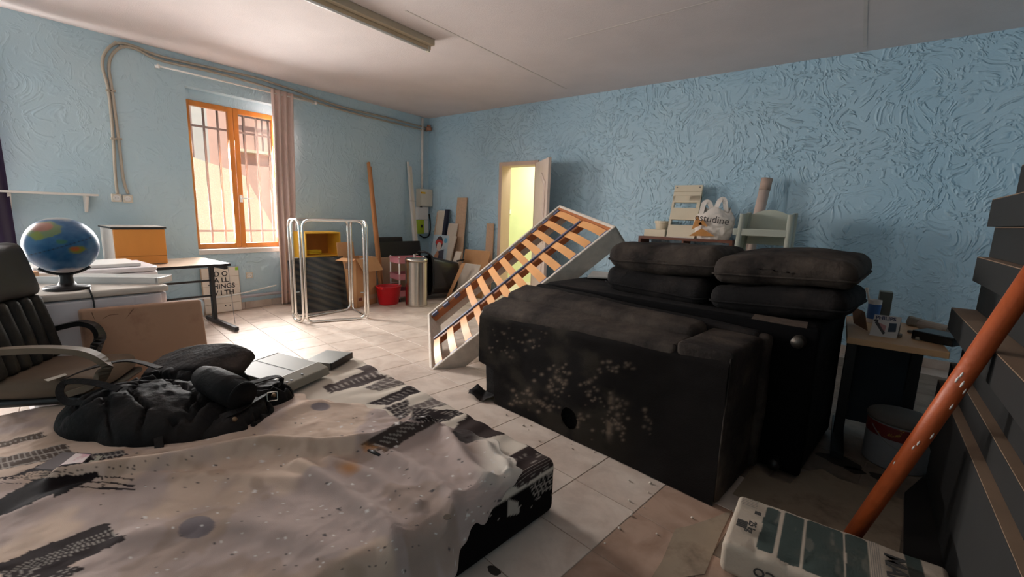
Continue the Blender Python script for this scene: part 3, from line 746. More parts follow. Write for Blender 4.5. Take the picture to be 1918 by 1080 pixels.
# white appliances
def rounded(name, size, r, seg, M, m, parent=None, noise=0.0, ns=4.0, crown=0.0, col=None):
    P, Q = rbox_np(size, r, seg, crown)
    if noise:
        n = P/np.maximum(np.linalg.norm(P/(np.array(size)/2), axis=1, keepdims=True), 1e-6)/ (np.array(size)/2)
        n = n/np.maximum(np.linalg.norm(n, axis=1, keepdims=True), 1e-6)
        P = P + n*((fbm(P[:,0]*ns+9, P[:,1]*ns+3, P[:,2]*ns)-0.44)*2*noise)[:, None]
    return np_mesh(name, place(P, M), Q, m, parent, col=col)
M_appl = mat('white_enamel', (226, 220, 222), 0.3, var=0.03)
M_appl2 = mat('dusty_white_enamel', (214, 204, 192), 0.5, var=0.06)
AX, AY0, AY1, AZ = -3.54, 0.27, 0.93, 0.76
ap = thing('washing_machine', 'white front-panel appliance with dusty top carrying the globe', 'appliance', (AX-0.35, (AY0+AY1)/2, 0))
MB().box((AX-0.72, AY0, 0.02), (AX-0.02, AY1, AZ-0.045)).build('body', M_appl, ap, bevel=0.012)
MB().box((AX-0.02, AY0+0.01, 0.06), (AX, AY1-0.03, AZ-0.05)).build('front_panel', M_appl, ap, bevel=0.01)
MB().box((AX-0.74, AY0-0.01, AZ-0.04), (AX+0.005, AY1+0.01, AZ)).build('top_panel', M_appl2, ap, bevel=0.014, seg=3)
for xx in (AX-0.66, AX-0.08):
    for yy in (AY0+0.06, AY1-0.06): MB().lathe([(0.022, 0), (0.022, 0.022)], (xx, yy, 0), 10).build('foot', M_black, ap)
bx0, bx1, by0, by1 = -4.90, -4.28, 0.34, 1.10
ap2 = thing('white_freezer', 'second white appliance with rounded front corner, between globe and desk', 'appliance', ((bx0+bx1)/2, (by0+by1)/2, 0))
poly = [(bx0, by0), (bx1, by0), (bx1, by1-0.12)]+[(bx1-0.12+0.12*math.cos(a), by1-0.12+0.12*math.sin(a)) for a in np.linspace(0.15, math.pi/2, 6)]+[(bx0, by1)]
MB().prism(poly, (0, 0, 0.01), (1, 0, 0), (0, 1, 0), (0, 0, 0.755)).build('body', M_appl, ap2, bevel=0.01)
MB().prism([(x*1.0, y) for x, y in poly], (0, 0, 0.768), (1, 0, 0), (0, 1, 0), (0, 0, 0.035)).build('lid', M_appl, ap2, bevel=0.012, seg=3)
# white channel pieces lying on the appliance
t0, t1 = pz(66, 508, AZ), pz(292, 545, AZ)
def tray(name, lab, a, b, w, h, z, cat):
    a, b = V((a.x, a.y, z)), V((b.x, b.y, z)); d = (b-a); L_ = d.length; d.normalize(); n = V((-d.y, d.x, 0))
    t = thing(name, lab, cat, (a+b)/2)
    MB().slab(a, a+n*w, a+n*w+V((0,0,0.006)), a+V((0,0,0.006)), b-a).build('base', M_white_pl, t)
    for off in (0, w-0.012): MB().slab(a+n*off+V((0,0,0.006)), a+n*(off+0.012)+V((0,0,0.006)), a+n*(off+0.012)+V((0,0,h)), a+n*off+V((0,0,h)), b-a).build('side', M_white_pl, t, bevel=0.002)
    for p in (a, b-d*0.02): MB().slab(p+V((0,0,0.006)), p+n*w+V((0,0,0.006)), p+n*w+V((0,0,h*0.9)), p+V((0,0,h*0.9)), d*0.02).build('end_cap', M_white_pl, t, bevel=0.003)
    return t
tray('white_tray', 'long white channel tray lying across the appliance behind the globe', V((-4.18, 0.30, 0)), V((-3.60, 0.90, 0)), 0.16, 0.045, AZ+0.001, 'tray')
one(MB().box((-4.80, 0.42, 0.804), (-4.38, 1.0, 0.83)), 'scanner_lid', M_white_pl, 'flat white scanner lid lying on the second appliance', 'sheet', bevel=0.004)  # loose flat scanner lid, not foam
# globe
gp = pz(127, 541, AZ)
gr = 0.165
gc = V((gp.x, gp.y, px(126, 459, gp.x).z))
gl = thing('desk_globe', 'blue relief globe on a dark stand on top of the white appliance', 'globe', (gp.x, gp.y, AZ+0.001))
nu, nv = 160, 80
a = np.linspace(0, 2*math.pi, nu)[:, None]; t = np.linspace(0, math.pi, nv)[None, :]
S = np.stack([np.sin(t)*np.cos(a), np.sin(t)*np.sin(a), np.cos(t)+0*a], -1).reshape(-1, 3)
tocam = np.array([-gc.x, -gc.y, EYE-gc.z]); tocam /= np.linalg.norm(tocam)
side = np.cross([0, 0, 1], tocam); side /= np.linalg.norm(side); upv = np.cross(tocam, side)
sx, sy = S@side, S@upv                       # as seen from the room
n = fbm(S[:,0]*2.4+5, S[:,1]*2.4+1, S[:,2]*2.4+7, 5)
col = np.zeros((len(S), 3)); col[:] = lin((38, 96, 140)); col += ((fbm(S[:,0]*6, S[:,1]*6, S[:,2]*6, 4)-0.45)*0.16)[:, None]*np.array([0.5, 0.8, 1.0])
def blend(mask, c): col[:] = col*(1-mask[:, None])+np.array(lin(c))*mask[:, None]
jig = (n-0.47)*0.55
blend(smooth(0.16, 0.10, np.hypot((sx-0.38)/1.5, (sy+0.14)+0.25*(sx-0.38)**2*2)+jig*0.5), (120, 130, 40))
blend(smooth(0.11, 0.06, np.hypot((sx-0.34)/1.5, (sy+0.12))+jig*0.5), (176, 92, 50))
blend(smooth(0.50, 0.44, np.hypot((sx+0.38)/1.1, (sy-0.52)/0.55)+jig), (112, 132, 92))
blend(smooth(0.30, 0.22, np.hypot((sx+0.45)/1.2, (sy-0.62)/0.5)+jig), (166, 110, 92))
blend(smooth(0.16, 0.1, np.hypot((sx+0.55), (sy-0.3))+jig), (126, 138, 56))
blend(smooth(0.10, 0.06, np.hypot((sx-0.02)/2, (sy-0.14))+jig*0.6), (60, 116, 90))
blend(smooth(0.80, 0.95, sy+jig*0.6), (188, 190, 184)); blend(smooth(-0.82, -0.95, sy-jig*0.5), (200, 190, 190))
back = S@tocam
blend(smooth(-0.15, -0.3, back)*smooth(0.49, 0.53, n), (150, 130, 80))
tilt = V((side[0], side[1], 0)).normalized()
axd = np.array([0, 0, 1.0])*math.cos(0.35)-side*math.sin(0.35)
lat = S@axd
blend(np.exp(-((lat-0.02)/0.012)**2), (24, 40, 60))
P = S*gr*(1+0.012*(n-0.45)[:, None]) + np.array(gc)
np_mesh('sphere', P, grid_quads(nu, nv)[:, ::-1], vcmat('globe_print', 0.35, spec=0.5), gl, col=np.clip(col, 0, 1))
M_dkbrown = mat('dark_brown_plastic', (34, 28, 27), 0.4)
bz = AZ+0.001
MB().lathe([(0.105, bz), (0.105, bz+0.012), (0.095, bz+0.02), (0.045, bz+0.026), (0.034, bz+0.045), (0.03, bz+0.075), (0.036, bz+0.09), (0.0, bz+0.092)], (gp.x, gp.y, 0), 32).build('stand', M_dkbrown, gl, smooth=True)
low = V(gc)-V(axd)*gr; 
arcp = []
for k in range(9):
    th = math.radians(-8+k*9.5); d = -np.array(axd)*math.cos(th)+side*math.sin(th)*-1.0
    dd = np.array([0, 0, -1.0])*math.cos(math.radians(-40+10*k))+side*math.sin(math.radians(-40+10*k))
    arcp.append(V(np.array(gc)+dd*(gr+0.008)))
MB().tube(arcp, 0.008, 8).build('meridian_arm', M_dkbrown, gl, smooth=True)
one(MB().tube(smooth_path([(gp.x+0.02, gp.y+0.10, AZ+0.006), (AX-0.01, gp.y+0.07, AZ+0.006), (AX+0.022, gp.y+0.075, AZ-0.08), (AX+0.028, gp.y+0.06, 0.5), (AX+0.05, gp.y, 0.3)]), 0.005, 6), 'globe_cord', M_black, 'thin dark lamp cord hanging down from the globe', 'cord', smooth=True)

# ================================================================== MIDDLE OF THE WINDOW WALL
# chrome box frame
CH = 1.17
fl_, fr_, bl_, br_ = pz(569, 606), pz(690, 597), pz(549, 599), pz(661, 580)
fl_, fr_ = V((fl_.x, fl_.y, 0)), V((fr_.x, fr_.y, 0))
ch = thing('chrome_tube_frame', 'tall chromed tube frame of rounded loops standing on the tiles', 'frame', (fl_+fr_+bl_+br_)/4)
tr = 0.0145
def loop(a, b, name='loop'):
    z0, z1 = tr, CH
    MB().tube(arc([V((a.x, a.y, z0)), V((b.x, b.y, z0)), V((b.x, b.y, z1)), V((a.x, a.y, z1))], 0.085, 7), tr, 10, True).build(name, M_chrome, ch, smooth=True)
d1_ = (fr_-fl_).normalized(); d2_ = (bl_-fl_).normalized()
loop(fl_+d1_*0.033, fr_-d1_*0.033, 'front_loop'); loop(bl_+d1_*0.033, br_-d1_*0.033, 'rear_loop')
loop(fl_, bl_, 'end_loop'); loop(fr_, br_, 'end_loop')
for z in (0.33, 0.73):
    for p in (fr_-d1_*0.033, bl_+d1_*0.033):
        MB().tube([V((p.x, p.y, z)), V((p.x, p.y, z))-d1_*0.05 if p.x > -4.7 else V((p.x, p.y, z))+d1_*0.05], 0.004, 6).build('peg', M_chrome, ch)
# yellow cabinet
M_yel = mat('yellow_laminate', (232, 178, 56), 0.5, var=0.06)
yc0, yc1 = px(541, 420, -5.78), px(624, 425, -5.78)
yx0, yx1, yy0, yy1, yz = -5.93, -5.62, 2.99, 3.50, 0.99
yc = thing('yellow_cabinet', 'open yellow box cabinet behind the chrome frame', 'cabinet', ((yx0+yx1)/2, (yy0+yy1)/2, 0))
w = 0.018
MB().box((yx0, yy0, 0.0), (yx1, yy0+w, yz)).build('side', M_yel, yc); MB().box((yx0, yy1-w, 0.0), (yx1, yy1, yz)).build('side', M_yel, yc)
MB().box((yx0, yy0+w, yz-w), (yx1, yy1-w, yz)).build('top', M_yel, yc); MB().box((yx0, yy0+w, 0.02), (yx1, yy1-w, 0.04)).build('bottom', M_yel, yc)
MB().box((yx0, yy0+w, 0.04), (yx0+0.008, yy1-w, yz-w)).build('back_panel', mat('ochre_back', (176, 112, 40), 0.6), yc)
MB().box((yx0+0.008, yy0+w, 0.66), (yx1-0.01, yy1-w, 0.678)).build('shelf', M_yel, yc)
random.seed(5)
cable = []
for k in range(70):
    th = k*0.55; cable.append(((yx0+yx1)/2+0.06*math.cos(th)+0.01*random.random(), yy0+0.2+0.10*math.sin(th), 0.686+0.05*k/70+0.008*random.random()))
one(MB().tube(cable, 0.005, 6), 'yellow_cable', mat('yellow_cable', (220, 190, 40), 0.5), 'coil of yellow cable lying in the yellow cabinet', 'cable', smooth=True)
# dark picture panels leaning on the cabinet
def lean_panel(name, lab, cat, b0, b1, h, lean, th, m, group=None, parts=None, up=None):
    """board standing on floor line b0-b1, leaning back by lean (horizontal vector)"""
    b0, b1 = V(b0), V(b1); upv = V((lean[0], lean[1], math.sqrt(max(h*h-lean[0]**2-lean[1]**2, 1e-4))))
    n = (b1-b0).cross(upv).normalized()
    o = one(MB().slab(b0, b1, b1+upv, b0+upv, n*th), name, m, lab, cat, group, bevel=min(0.002, th*0.3))
    return o
M_pic = bpy.data.materials.new('dark_picture_print'); M_pic.use_nodes = True
N = M_pic.node_tree.nodes; L = M_pic.node_tree.links; b = N['Principled BSDF']
tc = N.new('ShaderNodeTexCoord'); wv = N.new('ShaderNodeTexWave'); wv.inputs['Scale'].default_value = 2.6; wv.inputs['Distortion'].default_value = 2.0; wv.bands_direction = 'DIAGONAL'
mp = N.new('ShaderNodeMapping'); mp.inputs['Scale'].default_value = (0.6, 1.0, 3.4); mp.inputs['Rotation'].default_value = (0.15, 0, 0)
L.new(tc.outputs['Object'], mp.inputs['Vector']); L.new(mp.outputs['Vector'], wv.inputs['Vector'])
rp = N.new('ShaderNodeValToRGB'); rp.color_ramp.elements[0].color = (*lin((26, 23, 21)), 1); rp.color_ramp.elements[1].color = (*lin((58, 52, 43)), 1)
L.new(wv.outputs['Fac'], rp.inputs['Fac']); L.new(rp.outputs['Color'], b.inputs['Base Color']); b.inputs['Roughness'].default_value = 0.25
pA, pB = pz(558, 588), pz(652, 577)
M_dark = mat('dark_grey_board', (38, 36, 38), 0.6, var=0.25, vs=10)
o = lean_panel('picture_panel', 'large dark picture panel with striped print leaning on the yellow cabinet', 'picture', pA, pB, 0.70, (-0.16, 0.04), 0.018, M_pic)
lean_panel('picture_panel', 'second dark panel half hidden behind the striped picture', 'picture', V((pA.x-0.10, pA.y-0.01, 0)), V((pB.x-0.12, pB.y+0.07, 0)), 0.66, (-0.12, 0.02), 0.015, M_dark)
lean_panel('blue_board', 'narrow blue-grey board between picture panel and cardboard box', 'board', pz(652, 566), pz(664, 564), 0.60, (-0.10, 0.02), 0.02, mat('slate_blue_board', (70, 82, 98), 0.6))
# tall cardboard box with open flaps
M_card = mat('cardboard', (204, 154, 108), 0.85, var=0.07, vs=8)
M_card2 = mat('cardboard_inside', (190, 142, 98), 0.9, var=0.07)
k0, k1 = pz(669, 577), pz(706, 567)          # front bottom edge
bx = thing('cardboard_box', 'tall brown cardboard box with open flaps beside the red bucket', 'box', ((k0.x+k1.x)/2-0.12, (k0.y+k1.y)/2, 0))
kd = (k1-k0).normalized(); kn = V((-kd.y, kd.x, 0)); kn = kn if kn.x < 0 else -kn
KW = (k1-k0).length; KD = 0.30; KH = 0.66
def kp(a, b, z): q = k0+kd*a+kn*b; return V((q.x, q.y, z))
for a0, b0, a1, b1 in ((0, 0, KW, 0.005), (0, KD-0.005, KW, KD), (0, 0, 0.005, KD), (KW-0.005, 0, KW, KD)):
    MB().slab(kp(a0, b0, 0.002), kp(a1, b0, 0.002), kp(a1, b1, 0.002), kp(a0, b1, 0.002), (0, 0, KH)).build('wall', M_card, bx)
MB().slab(kp(0, 0, 0.001), kp(KW, 0, 0.001), kp(KW, KD, 0.001), kp(0, KD, 0.001), (0, 0, 0.005)).build('bottom', M_card2, bx)
MB().slab(kp(0, -0.002, KH), kp(KW, -0.002, KH), kp(KW+0.02, -0.10, KH-0.18), kp(0.03, -0.10, KH-0.18), (0, 0, 0.005)).build('flap', M_card, bx)
MB().slab(kp(0.01, KD, KH), kp(KW*0.8, KD, KH), kp(KW*0.8, KD+0.02, KH+0.20), kp(0.01, KD+0.02, KH+0.20), kn*0.005).build('flap', M_card, bx)
MB().slab(kp(0, 0, KH), kp(0, KD, KH), kp(-0.08, KD, KH-0.03), kp(-0.08, 0, KH-0.03), (0, 0, 0.005)).build('flap', M_card2, bx)
MB().slab(kp(0.02, -0.0012, 0.08), kp(KW-0.02, -0.0012, 0.08), kp(KW-0.02, -0.0012, 0.14), kp(0.02, -0.0012, 0.14), -kn*0.0006).build('printed_strip', mat('pale_print', (196, 164, 132), 0.8), bx)
MB().slab(kp(0.03, -0.0022, 0.09), kp(0.10, -0.0022, 0.09), kp(0.10, -0.0022, 0.13), kp(0.03, -0.0022, 0.13), -kn*0.0006).build('printed_mark', mat('maroon_print', (130, 66, 52), 0.8), bx)
MB().slab(kp(-0.0012, 0.05, KH-0.14), kp(-0.0012, 0.18, KH-0.14), kp(-0.0012, 0.18, KH-0.06), kp(-0.0012, 0.05, KH-0.06), -kd*0.0006).build('label', mat('grey_label', (150, 118, 96), 0.8), bx)
# leaning timber batten
q0 = px(688, 304, XW+0.03); q1 = pz(716, 545)
q1 = V((-5.42, 4.02, 0.0))
bt = thing('timber_batten', 'tall orange-brown timber batten leaning on the blue wall', 'batten', q1)
M_batten = mat('orange_pine', (206, 142, 90), 0.55, var=0.12, stretch=(1, 1, 0.1))
top = px(690, 304, XW+0.04)
MB().bar(q1+V((0,0,0.012)), top, 0.05, 0.03, (0, 1, 0)).build('batten', M_batten, bt, bevel=0.003)
MB().bar(q1+V((0.0,0.045,0.012)), top+V((0.01, 0.028, -0.06)), 0.022, 0.025, (0, 1, 0)).build('batten_strip', mat('darker_pine', (178, 116, 70), 0.55), bt, bevel=0.002)
# white trunking lengths
for u, v, dy, lab, w_ in ((767, 311, 0.0, 'wide white trunking length leaning next to the meters', 0.085), (764, 303, 0.0, 'thin white trunking strip tied behind the wide length', 0.04)):
    tp_ = px(u, v, XW+(0.06 if w_ > 0.05 else 0.025)); bt_ = V((XW+(0.36 if w_ > 0.05 else 0.31), tp_.y-0.05, 0))
    t = thing('trunking', lab, 'trunking', bt_, 0, 'white trunking lengths')
    MB().bar(bt_+V((0,0,0.005)), tp_, w_, 0.025, (1, 0, 0)).build('channel', M_white, t, bevel=0.004)
    if w_ > 0.05:
        MB().bar(bt_+V((0.0165,0,0.005)), tp_+V((0.0165,0,0)), w_*0.5, 0.006, (1, 0, 0)).build('cover', M_offwhite, t, bevel=0.002)
        m_ = bt_*0.28+tp_*0.72; MB().bar(m_+V((0, -0.06, 0.0)), m_+V((0, 0.06, 0)), 0.045, 0.006).build('tie_wire', M_grey, t)

# ================================================================== THE CORNER
M_blkboard = mat('black_board', (26, 26, 28), 0.5, var=0.2)
a_, b_ = px(708, 480, -5.75), px(786, 487, -5.75)
def board_x(x, u0, u1, vt, z0, th, name, lab, cat, m, group=None):
    p, q = px(u0, vt, x), px(u1, vt+3, x)
    return one(MB().slab((x+0.16*(p.z), p.y, z0), (x+0.16*(q.z), q.y, z0), (x, q.y, p.z), (x, p.y, p.z), (th, 0, 0)), name, m, lab, cat, group, bevel=0.002)
board_x(-5.80, 708, 784, 453, 0.0, 0.03, 'black_board', 'wide black board leaning behind the pink trolley', 'board', M_blkboard)
board_x(-5.92, 709, 752, 444, 0.0, 0.02, 'black_board', 'narrow black board just showing above the wide one', 'board', M_blkboard)
board_x(-5.62, 712, 775, 482, 0.0, 0.02, 'beige_board', 'beige board under the black boards behind the pink trolley', 'board', mat('beige_chipboard', (188, 156, 130), 0.8, var=0.1))
# red bucket
rc = V((-5.04, 3.86, 0)); 
rbk = thing('red_bucket', 'bright red plastic mop bucket between cardboard box and steel bin', 'bucket', rc)
M_red = mat('red_plastic', (206, 22, 34), 0.35, var=0.06)
MB().lathe([(0.0, 0.004), (0.118, 0.0), (0.128, 0.02), (0.158, 0.245), (0.166, 0.25), (0.166, 0.262), (0.155, 0.262), (0.15, 0.24), (0.122, 0.025), (0, 0.02)], rc, 36, None, 1.0, 1.12).build('body', M_red, rbk, smooth=True)
MB().box((-0.05, -0.02, 0.225), (0.05, 0.03, 0.27), Matrix.Translation(rc+V((0.07, -0.175, 0)))).build('spout', M_red, rbk, bevel=0.012)
hpts = [rc+V((0.165*math.cos(t)*0.9, 0.185*math.sin(t), 0.255+0.03*math.sin(t))) for t in np.linspace(-0.4, 2.6, 14)]
MB().tube(hpts, 0.004, 6).build('handle', M_steel, rbk, smooth=True)
# pink three-tier trolley
M_pinkp = mat('pink_plastic', (206, 134, 142), 0.45, var=0.05)
tc0 = V((-5.12, 4.26, 0)); TRZ = math.radians(-14)
tl = thing('storage_trolley', 'pink three-tier plastic trolley behind the steel bin', 'trolley', tc0, TRZ)
RM = Matrix.Translation(tc0)@Matrix.Rotation(TRZ, 4, 'Z')
for z in (0.08, 0.32, 0.56):
    tt = MB(); w, d, h = 0.16, 0.20, 0.085
    for lo, hi in (((-w, -d, z), (w, d, z+0.006)), ((-w, -d, z), (-w+0.006, d, z+h)), ((w-0.006, -d, z), (w, d, z+h)), ((-w, -d, z), (w, -d+0.006, z+h)), ((-w, d-0.006, z), (w, d, z+h)), ((-w-0.01, -d-0.01, z+h-0.008), (w+0.01, -d+0.004, z+h)), ((-w-0.01, d-0.004, z+h-0.008), (w+0.01, d+0.01, z+h)), ((w-0.004, -d, z+h-0.008), (w+0.01, d, z+h)), ((-w-0.01, -d, z+h-0.008), (-w+0.004, d, z+h))):
        tt.box(lo, hi, RM)
    tt.build('tray', M_pinkp, tl)
for sx_ in (-1, 1):
    for sy_ in (-1, 1):
        MB().tube([RM@V((0.15*sx_, 0.19*sy_, 0.05)), RM@V((0.15*sx_, 0.19*sy_, 0.66))], 0.011, 8).build('post', M_white_pl, tl, smooth=True)
        MB().lathe([(0.0, -0.008), (0.025, -0.008), (0.025, 0.008), (0, 0.008)], RM@V((0.15*sx_, 0.19*sy_, 0.026)), 12, Matrix.Rotation(math.pi/2, 4, 'X')).build('wheel', M_black, tl)
for k, (x, y, z) in enumerate(((0.02, 0.1, 0.327), (0.03, 0.1, 0.087))):
    one(MB().box((x-0.08, y-0.08, z), (x+0.06, y+0.07, z+0.15), RM), 'black_carton', M_black, ['black carton on the middle tray of the pink trolley', 'black carton on the bottom tray of the pink trolley'][k], 'carton', bevel=0.004)
# steel bin
nb = pz(780, 575); bc = V((nb.x-0.10, nb.y+0.09, 0)); br_ = 0.152
bn = thing('steel_bin', 'tall cylindrical polished steel bin with wire handle on its lid', 'bin', bc)
MB().lathe([(br_, 0.0), (br_+0.002, 0.02), (br_, 0.03), (br_, 0.61), (br_+0.003, 0.612), (br_+0.003, 0.622), (br_, 0.624), (br_-0.01, 0.624), (0, 0.62)], bc, 48).build('body', M_steel, bn, smooth=True)
bn.children[0].modifiers.new('es', 'EDGE_SPLIT').split_angle = math.radians(50)
MB().lathe([(br_+0.004, 0.626), (br_+0.004, 0.655), (br_-0.01, 0.668), (0.05, 0.678), (0, 0.679)], bc, 48).build('lid', M_steel, bn, smooth=True)
MB().tube([bc+V((-0.02, 0.0, 0.675)), bc+V((-0.025, 0, 0.71)), bc+V((0, 0, 0.725)), bc+V((0.02, 0.01, 0.715))], 0.005, 6).build('wire_handle', M_steel, bn, smooth=True)
# big black plastic tub tipped on its side
M_tub = mat('black_rubber', (17, 16, 17), 0.32, var=0.2)
tb = thing('black_tub', 'large black plastic tub with moulded handles tipped up behind the steel bin', 'tub', (-4.88, 4.76, 0))
TM = frame(V((-4.95, 4.78, 0.315)), V((-0.35, -0.93, 0.10)), V((-0.25, 0.1, 1)))   # x: from base to mouth; y: up
w0, w1, l_ = 0.30, 0.36, 0.44
sh_ = []
for s_, hw, hh in ((0.0, 0.30, 0.25), (0.02, 0.33, 0.28), (0.44, 0.38, 0.335), (0.46, 0.42, 0.37), (0.475, 0.42, 0.37), (0.475, 0.375, 0.33), (0.03, 0.31, 0.265)):
    ring = []
    for k in range(40):
        th = 2*math.pi*k/40; c_, s2 = math.cos(th), math.sin(th)
        e = 0.42
        ring.append(TM@V((s_-0.24, 0.84*hh*math.copysign(abs(s2)**e, s2), hw*math.copysign(abs(c_)**e, c_)*0.60)))
    sh_.append(ring)
tv = [p for r_ in sh_ for p in r_]; tf = []
for i in range(len(sh_)-1):
    for k in range(40): tf.append((i*40+k, i*40+(k+1)%40, (i+1)*40+(k+1)%40, (i+1)*40+k))
tf.append(tuple(reversed(range(40)))); tf.append(tuple(range((len(sh_)-1)*40, len(sh_)*40)))
body = MB().add(tv, tf).build('body', M_tub, tb, smooth=True)
body.modifiers.new('es', 'EDGE_SPLIT').split_angle = math.radians(45)
h0 = px(763, 468, -5.0)
MB().tube(smooth_path([TM@V((0.22, 0.30, 0.14)), TM@V((0.30, 0.345, 0.12)), TM@V((0.36, 0.36, 0.0)), TM@V((0.30, 0.345, -0.12)), TM@V((0.22, 0.30, -0.14))]), 0.016, 8).build('handle', M_tub, tb, smooth=True)
MB().tube(smooth_path([TM@V((-0.22, 0.24, 0.14)), TM@V((-0.33, 0.30, 0.13)), TM@V((-0.36, 0.28, -0.10)), TM@V((-0.22, 0.24, -0.14))]), 0.014, 8).build('handle', M_tub, tb, smooth=True)

# boards and picture leaning on the door wall
M_chip = mat('chipboard', (206, 172, 142), 0.8, var=0.1, vs=30)
M_pale = mat('pale_board', (218, 204, 186), 0.75, var=0.06)
def board_y(y, u0, u1, vt, lean, th, name, lab, cat, m, zb=0.0, skew=0.0, ub=None):
    p, q = py(u0, vt, y), py(u1, vt, y)
    return one(MB().slab((p.x+skew, y-lean, zb), (q.x+skew, y-lean, zb), (q.x, y, p.z), (p.x, y, p.z), (0, -th, 0)), name, m, lab, cat, bevel=0.002)
board_y(YB-0.02, 858, 876, 370, 0.16, 0.018, 'chipboard_plank', 'tallest narrow brown plank leaning on the door wall', 'plank', M_chip)
navy = thing('carton_profile', 'beige carton profile with navy blue side leaning in the corner', 'board', py(828, 470, YB-0.3)*1.0)
navy.location.z = 0
p, q, q2 = py(825, 394, YB-0.06), py(838, 391, YB-0.06), py(843, 391, YB-0.06)
MB().slab((p.x-0.06, YB-0.24, 0), (q.x-0.06, YB-0.24, 0), (q.x, YB-0.06, p.z), (p.x, YB-0.06, p.z), (0, -0.05, 0)).build('face', M_pale, navy)
MB().slab((q.x-0.058, YB-0.24, 0), (q2.x-0.05, YB-0.24, 0), (q2.x, YB-0.06, p.z+0.02), (q.x+0.002, YB-0.06, p.z+0.02), (0, -0.055, 0)).build('navy_side', mat('navy_carton', (34, 36, 58), 0.6), navy)
MB().slab((p.x-0.10, YB-0.25, 0), (p.x-0.062, YB-0.25, 0), (p.x-0.002, YB-0.06, p.z-0.02), (p.x-0.03, YB-0.06, p.z-0.02), (0, -0.05, 0)).build('edge', M_chip, navy)
board_y(YB-0.10, 842, 859, 418, 0.2, 0.015, 'pale_board', 'short pale board behind the portrait picture', 'board', M_pale, skew=-0.08)
# portrait picture
pt = thing('portrait_picture', 'unframed picture of a woman with red headband on pale blue ground', 'picture', py(838, 500, YB-0.42)); pt.location.z = 0
PYY = YB-0.22
p0_, p1_ = py(824, 440, PYY), py(855, 441, PYY)
pb0, pb1 = V((p0_.x-0.16, PYY-0.17, 0.0)), V((p1_.x-0.16, PYY-0.17, 0.0))
MB().slab(pb0, pb1, V((p1_.x, PYY, p0_.z)), V((p0_.x, PYY, p0_.z)), (0, 0.02, 0)).build('canvas', M_pale, pt)
PM = frame(pb0+V((0, -0.0015, 0)), (pb1-pb0), V((p0_.x, PYY, p0_.z))-pb0)
PWd = (pb1-pb0).length; PHt = (V((p0_.x, PYY, p0_.z))-pb0).length
def disc(cx, cy, rx, ry, n=20, a0=0, a1=2*math.pi): return [(cx+rx*math.cos(a0+(a1-a0)*k/n), cy+ry*math.sin(a0+(a1-a0)*k/n)) for k in range(n)]
def flat(poly, z, m, nm): MB().prism(poly, PM@V((0, 0, z)), PM.to_3x3()@V((1, 0, 0)), PM.to_3x3()@V((0, 1, 0)), PM.to_3x3()@V((0, 0, 0.0004))).build(nm, m, pt)
flat([(0.01, 0.01), (PWd-0.01, 0.01), (PWd-0.01, PHt-0.01), (0.01, PHt-0.01)], 0.0002, mat('pale_blue_ground', (190, 206, 214), 0.6, rgb2=(214, 214, 210)), 'ground')
cx_, cy_ = PWd*0.45, PHt*0.80
flat(disc(cx_, cy_+0.04, 0.085, 0.12), 0.0008, mat('dark_hair', (70, 52, 58), 0.6), 'hair')
flat(disc(cx_-0.01, cy_+0.05, 0.09, 0.05, 20), 0.0014, mat('red_headband', (200, 66, 58), 0.6), 'headband')
flat(disc(cx_+0.0, cy_-0.02, 0.055, 0.075), 0.0020, mat('pale_face', (222, 200, 188), 0.6), 'face')
flat([(cx_-0.13, cy_-0.26), (cx_-0.02, cy_-0.08), (cx_+0.03, cy_-0.14), (cx_-0.02, cy_-0.30)], 0.0026, mat('skin_tan', (206, 150, 116), 0.6), 'arm')
flat([(cx_+0.0, cy_-0.1), (cx_+0.13, cy_-0.06), (cx_+0.14, cy_-0.25), (cx_+0.02, cy_-0.32)], 0.0026, mat('slate_dress', (84, 84, 96), 0.6), 'dress')
flat(disc(cx_+0.14, cy_+0.09, 0.035, 0.045), 0.0008, mat('sky_blue_flower', (108, 182, 216), 0.6), 'flower')
# more boards between picture and doorway
board_y(YB-0.25, 872, 918, 466, 0.16, 0.012, 'cardboard_sheet', 'wide brown cardboard sheet leaning beside the doorway', 'board', M_card)
board_y(YB-0.02, 913, 926, 418, 0.05, 0.02, 'chipboard_plank', 'shorter brown plank standing against the doorway jamb', 'plank', M_chip)
board_y(YB-0.46, 855, 866, 470, 0.12, 0.015, 'white_board', 'narrow whitish board leaning in front of the cardboard sheet', 'board', M_pale, skew=-0.16)
board_y(YB-0.55, 868, 901, 492, 0.16, 0.014, 'white_board', 'wide whitish board low in front of the cardboard sheet', 'board', mat('grey_white_board', (206, 196, 182), 0.75, var=0.06), skew=-0.05)
o = board_y(YB-0.70, 866, 872, 492, 0.12, 0.014, 'chipboard_plank', 'thin brown strip crossing the whitish boards', 'plank', M_card, skew=-0.22)

# ================================================================== SLATTED BED BASE leaning on the sofas
rim = {}
for key, uv, ref in (('A', (800.5, 588), (-3.32, 2.93, 0.23)), ('B', (1048, 383), (-2.26, 3.93, 1.44)), ('C', (1154, 423), (-1.54, 3.43, 1.22)), ('D', (804, 697), (-2.60, 2.43, 0.06))):
    w = (np.array(ref)-[0, 0, EYE])@_f; d = ray(*uv)/F_PX*w; d[2] += EYE; rim[key] = V(d)
A_, B_, C_, D_ = (rim[k] for k in 'ABCD')
nb_ = (B_-A_).cross(D_-A_).normalized()
if nb_.dot(V((0, 0, EYE))-A_) > 0: nb_ = -nb_          # away from the viewer
TH = 0.18
bs = thing('slatted_bed_base', 'tilted slatted bed base with quilted white sides propped on the black sofas', 'bed base', (D_.x, D_.y, 0.0))
M_quilt = mat('quilted_white_fabric', (206, 194, 180), 0.85, var=0.12, vs=16, bump=1.0, bs=22, sheen=0.2)
M_slat = mat('beech_slat', (226, 164, 106), 0.4, var=0.08, stretch=(1, 1, 1))
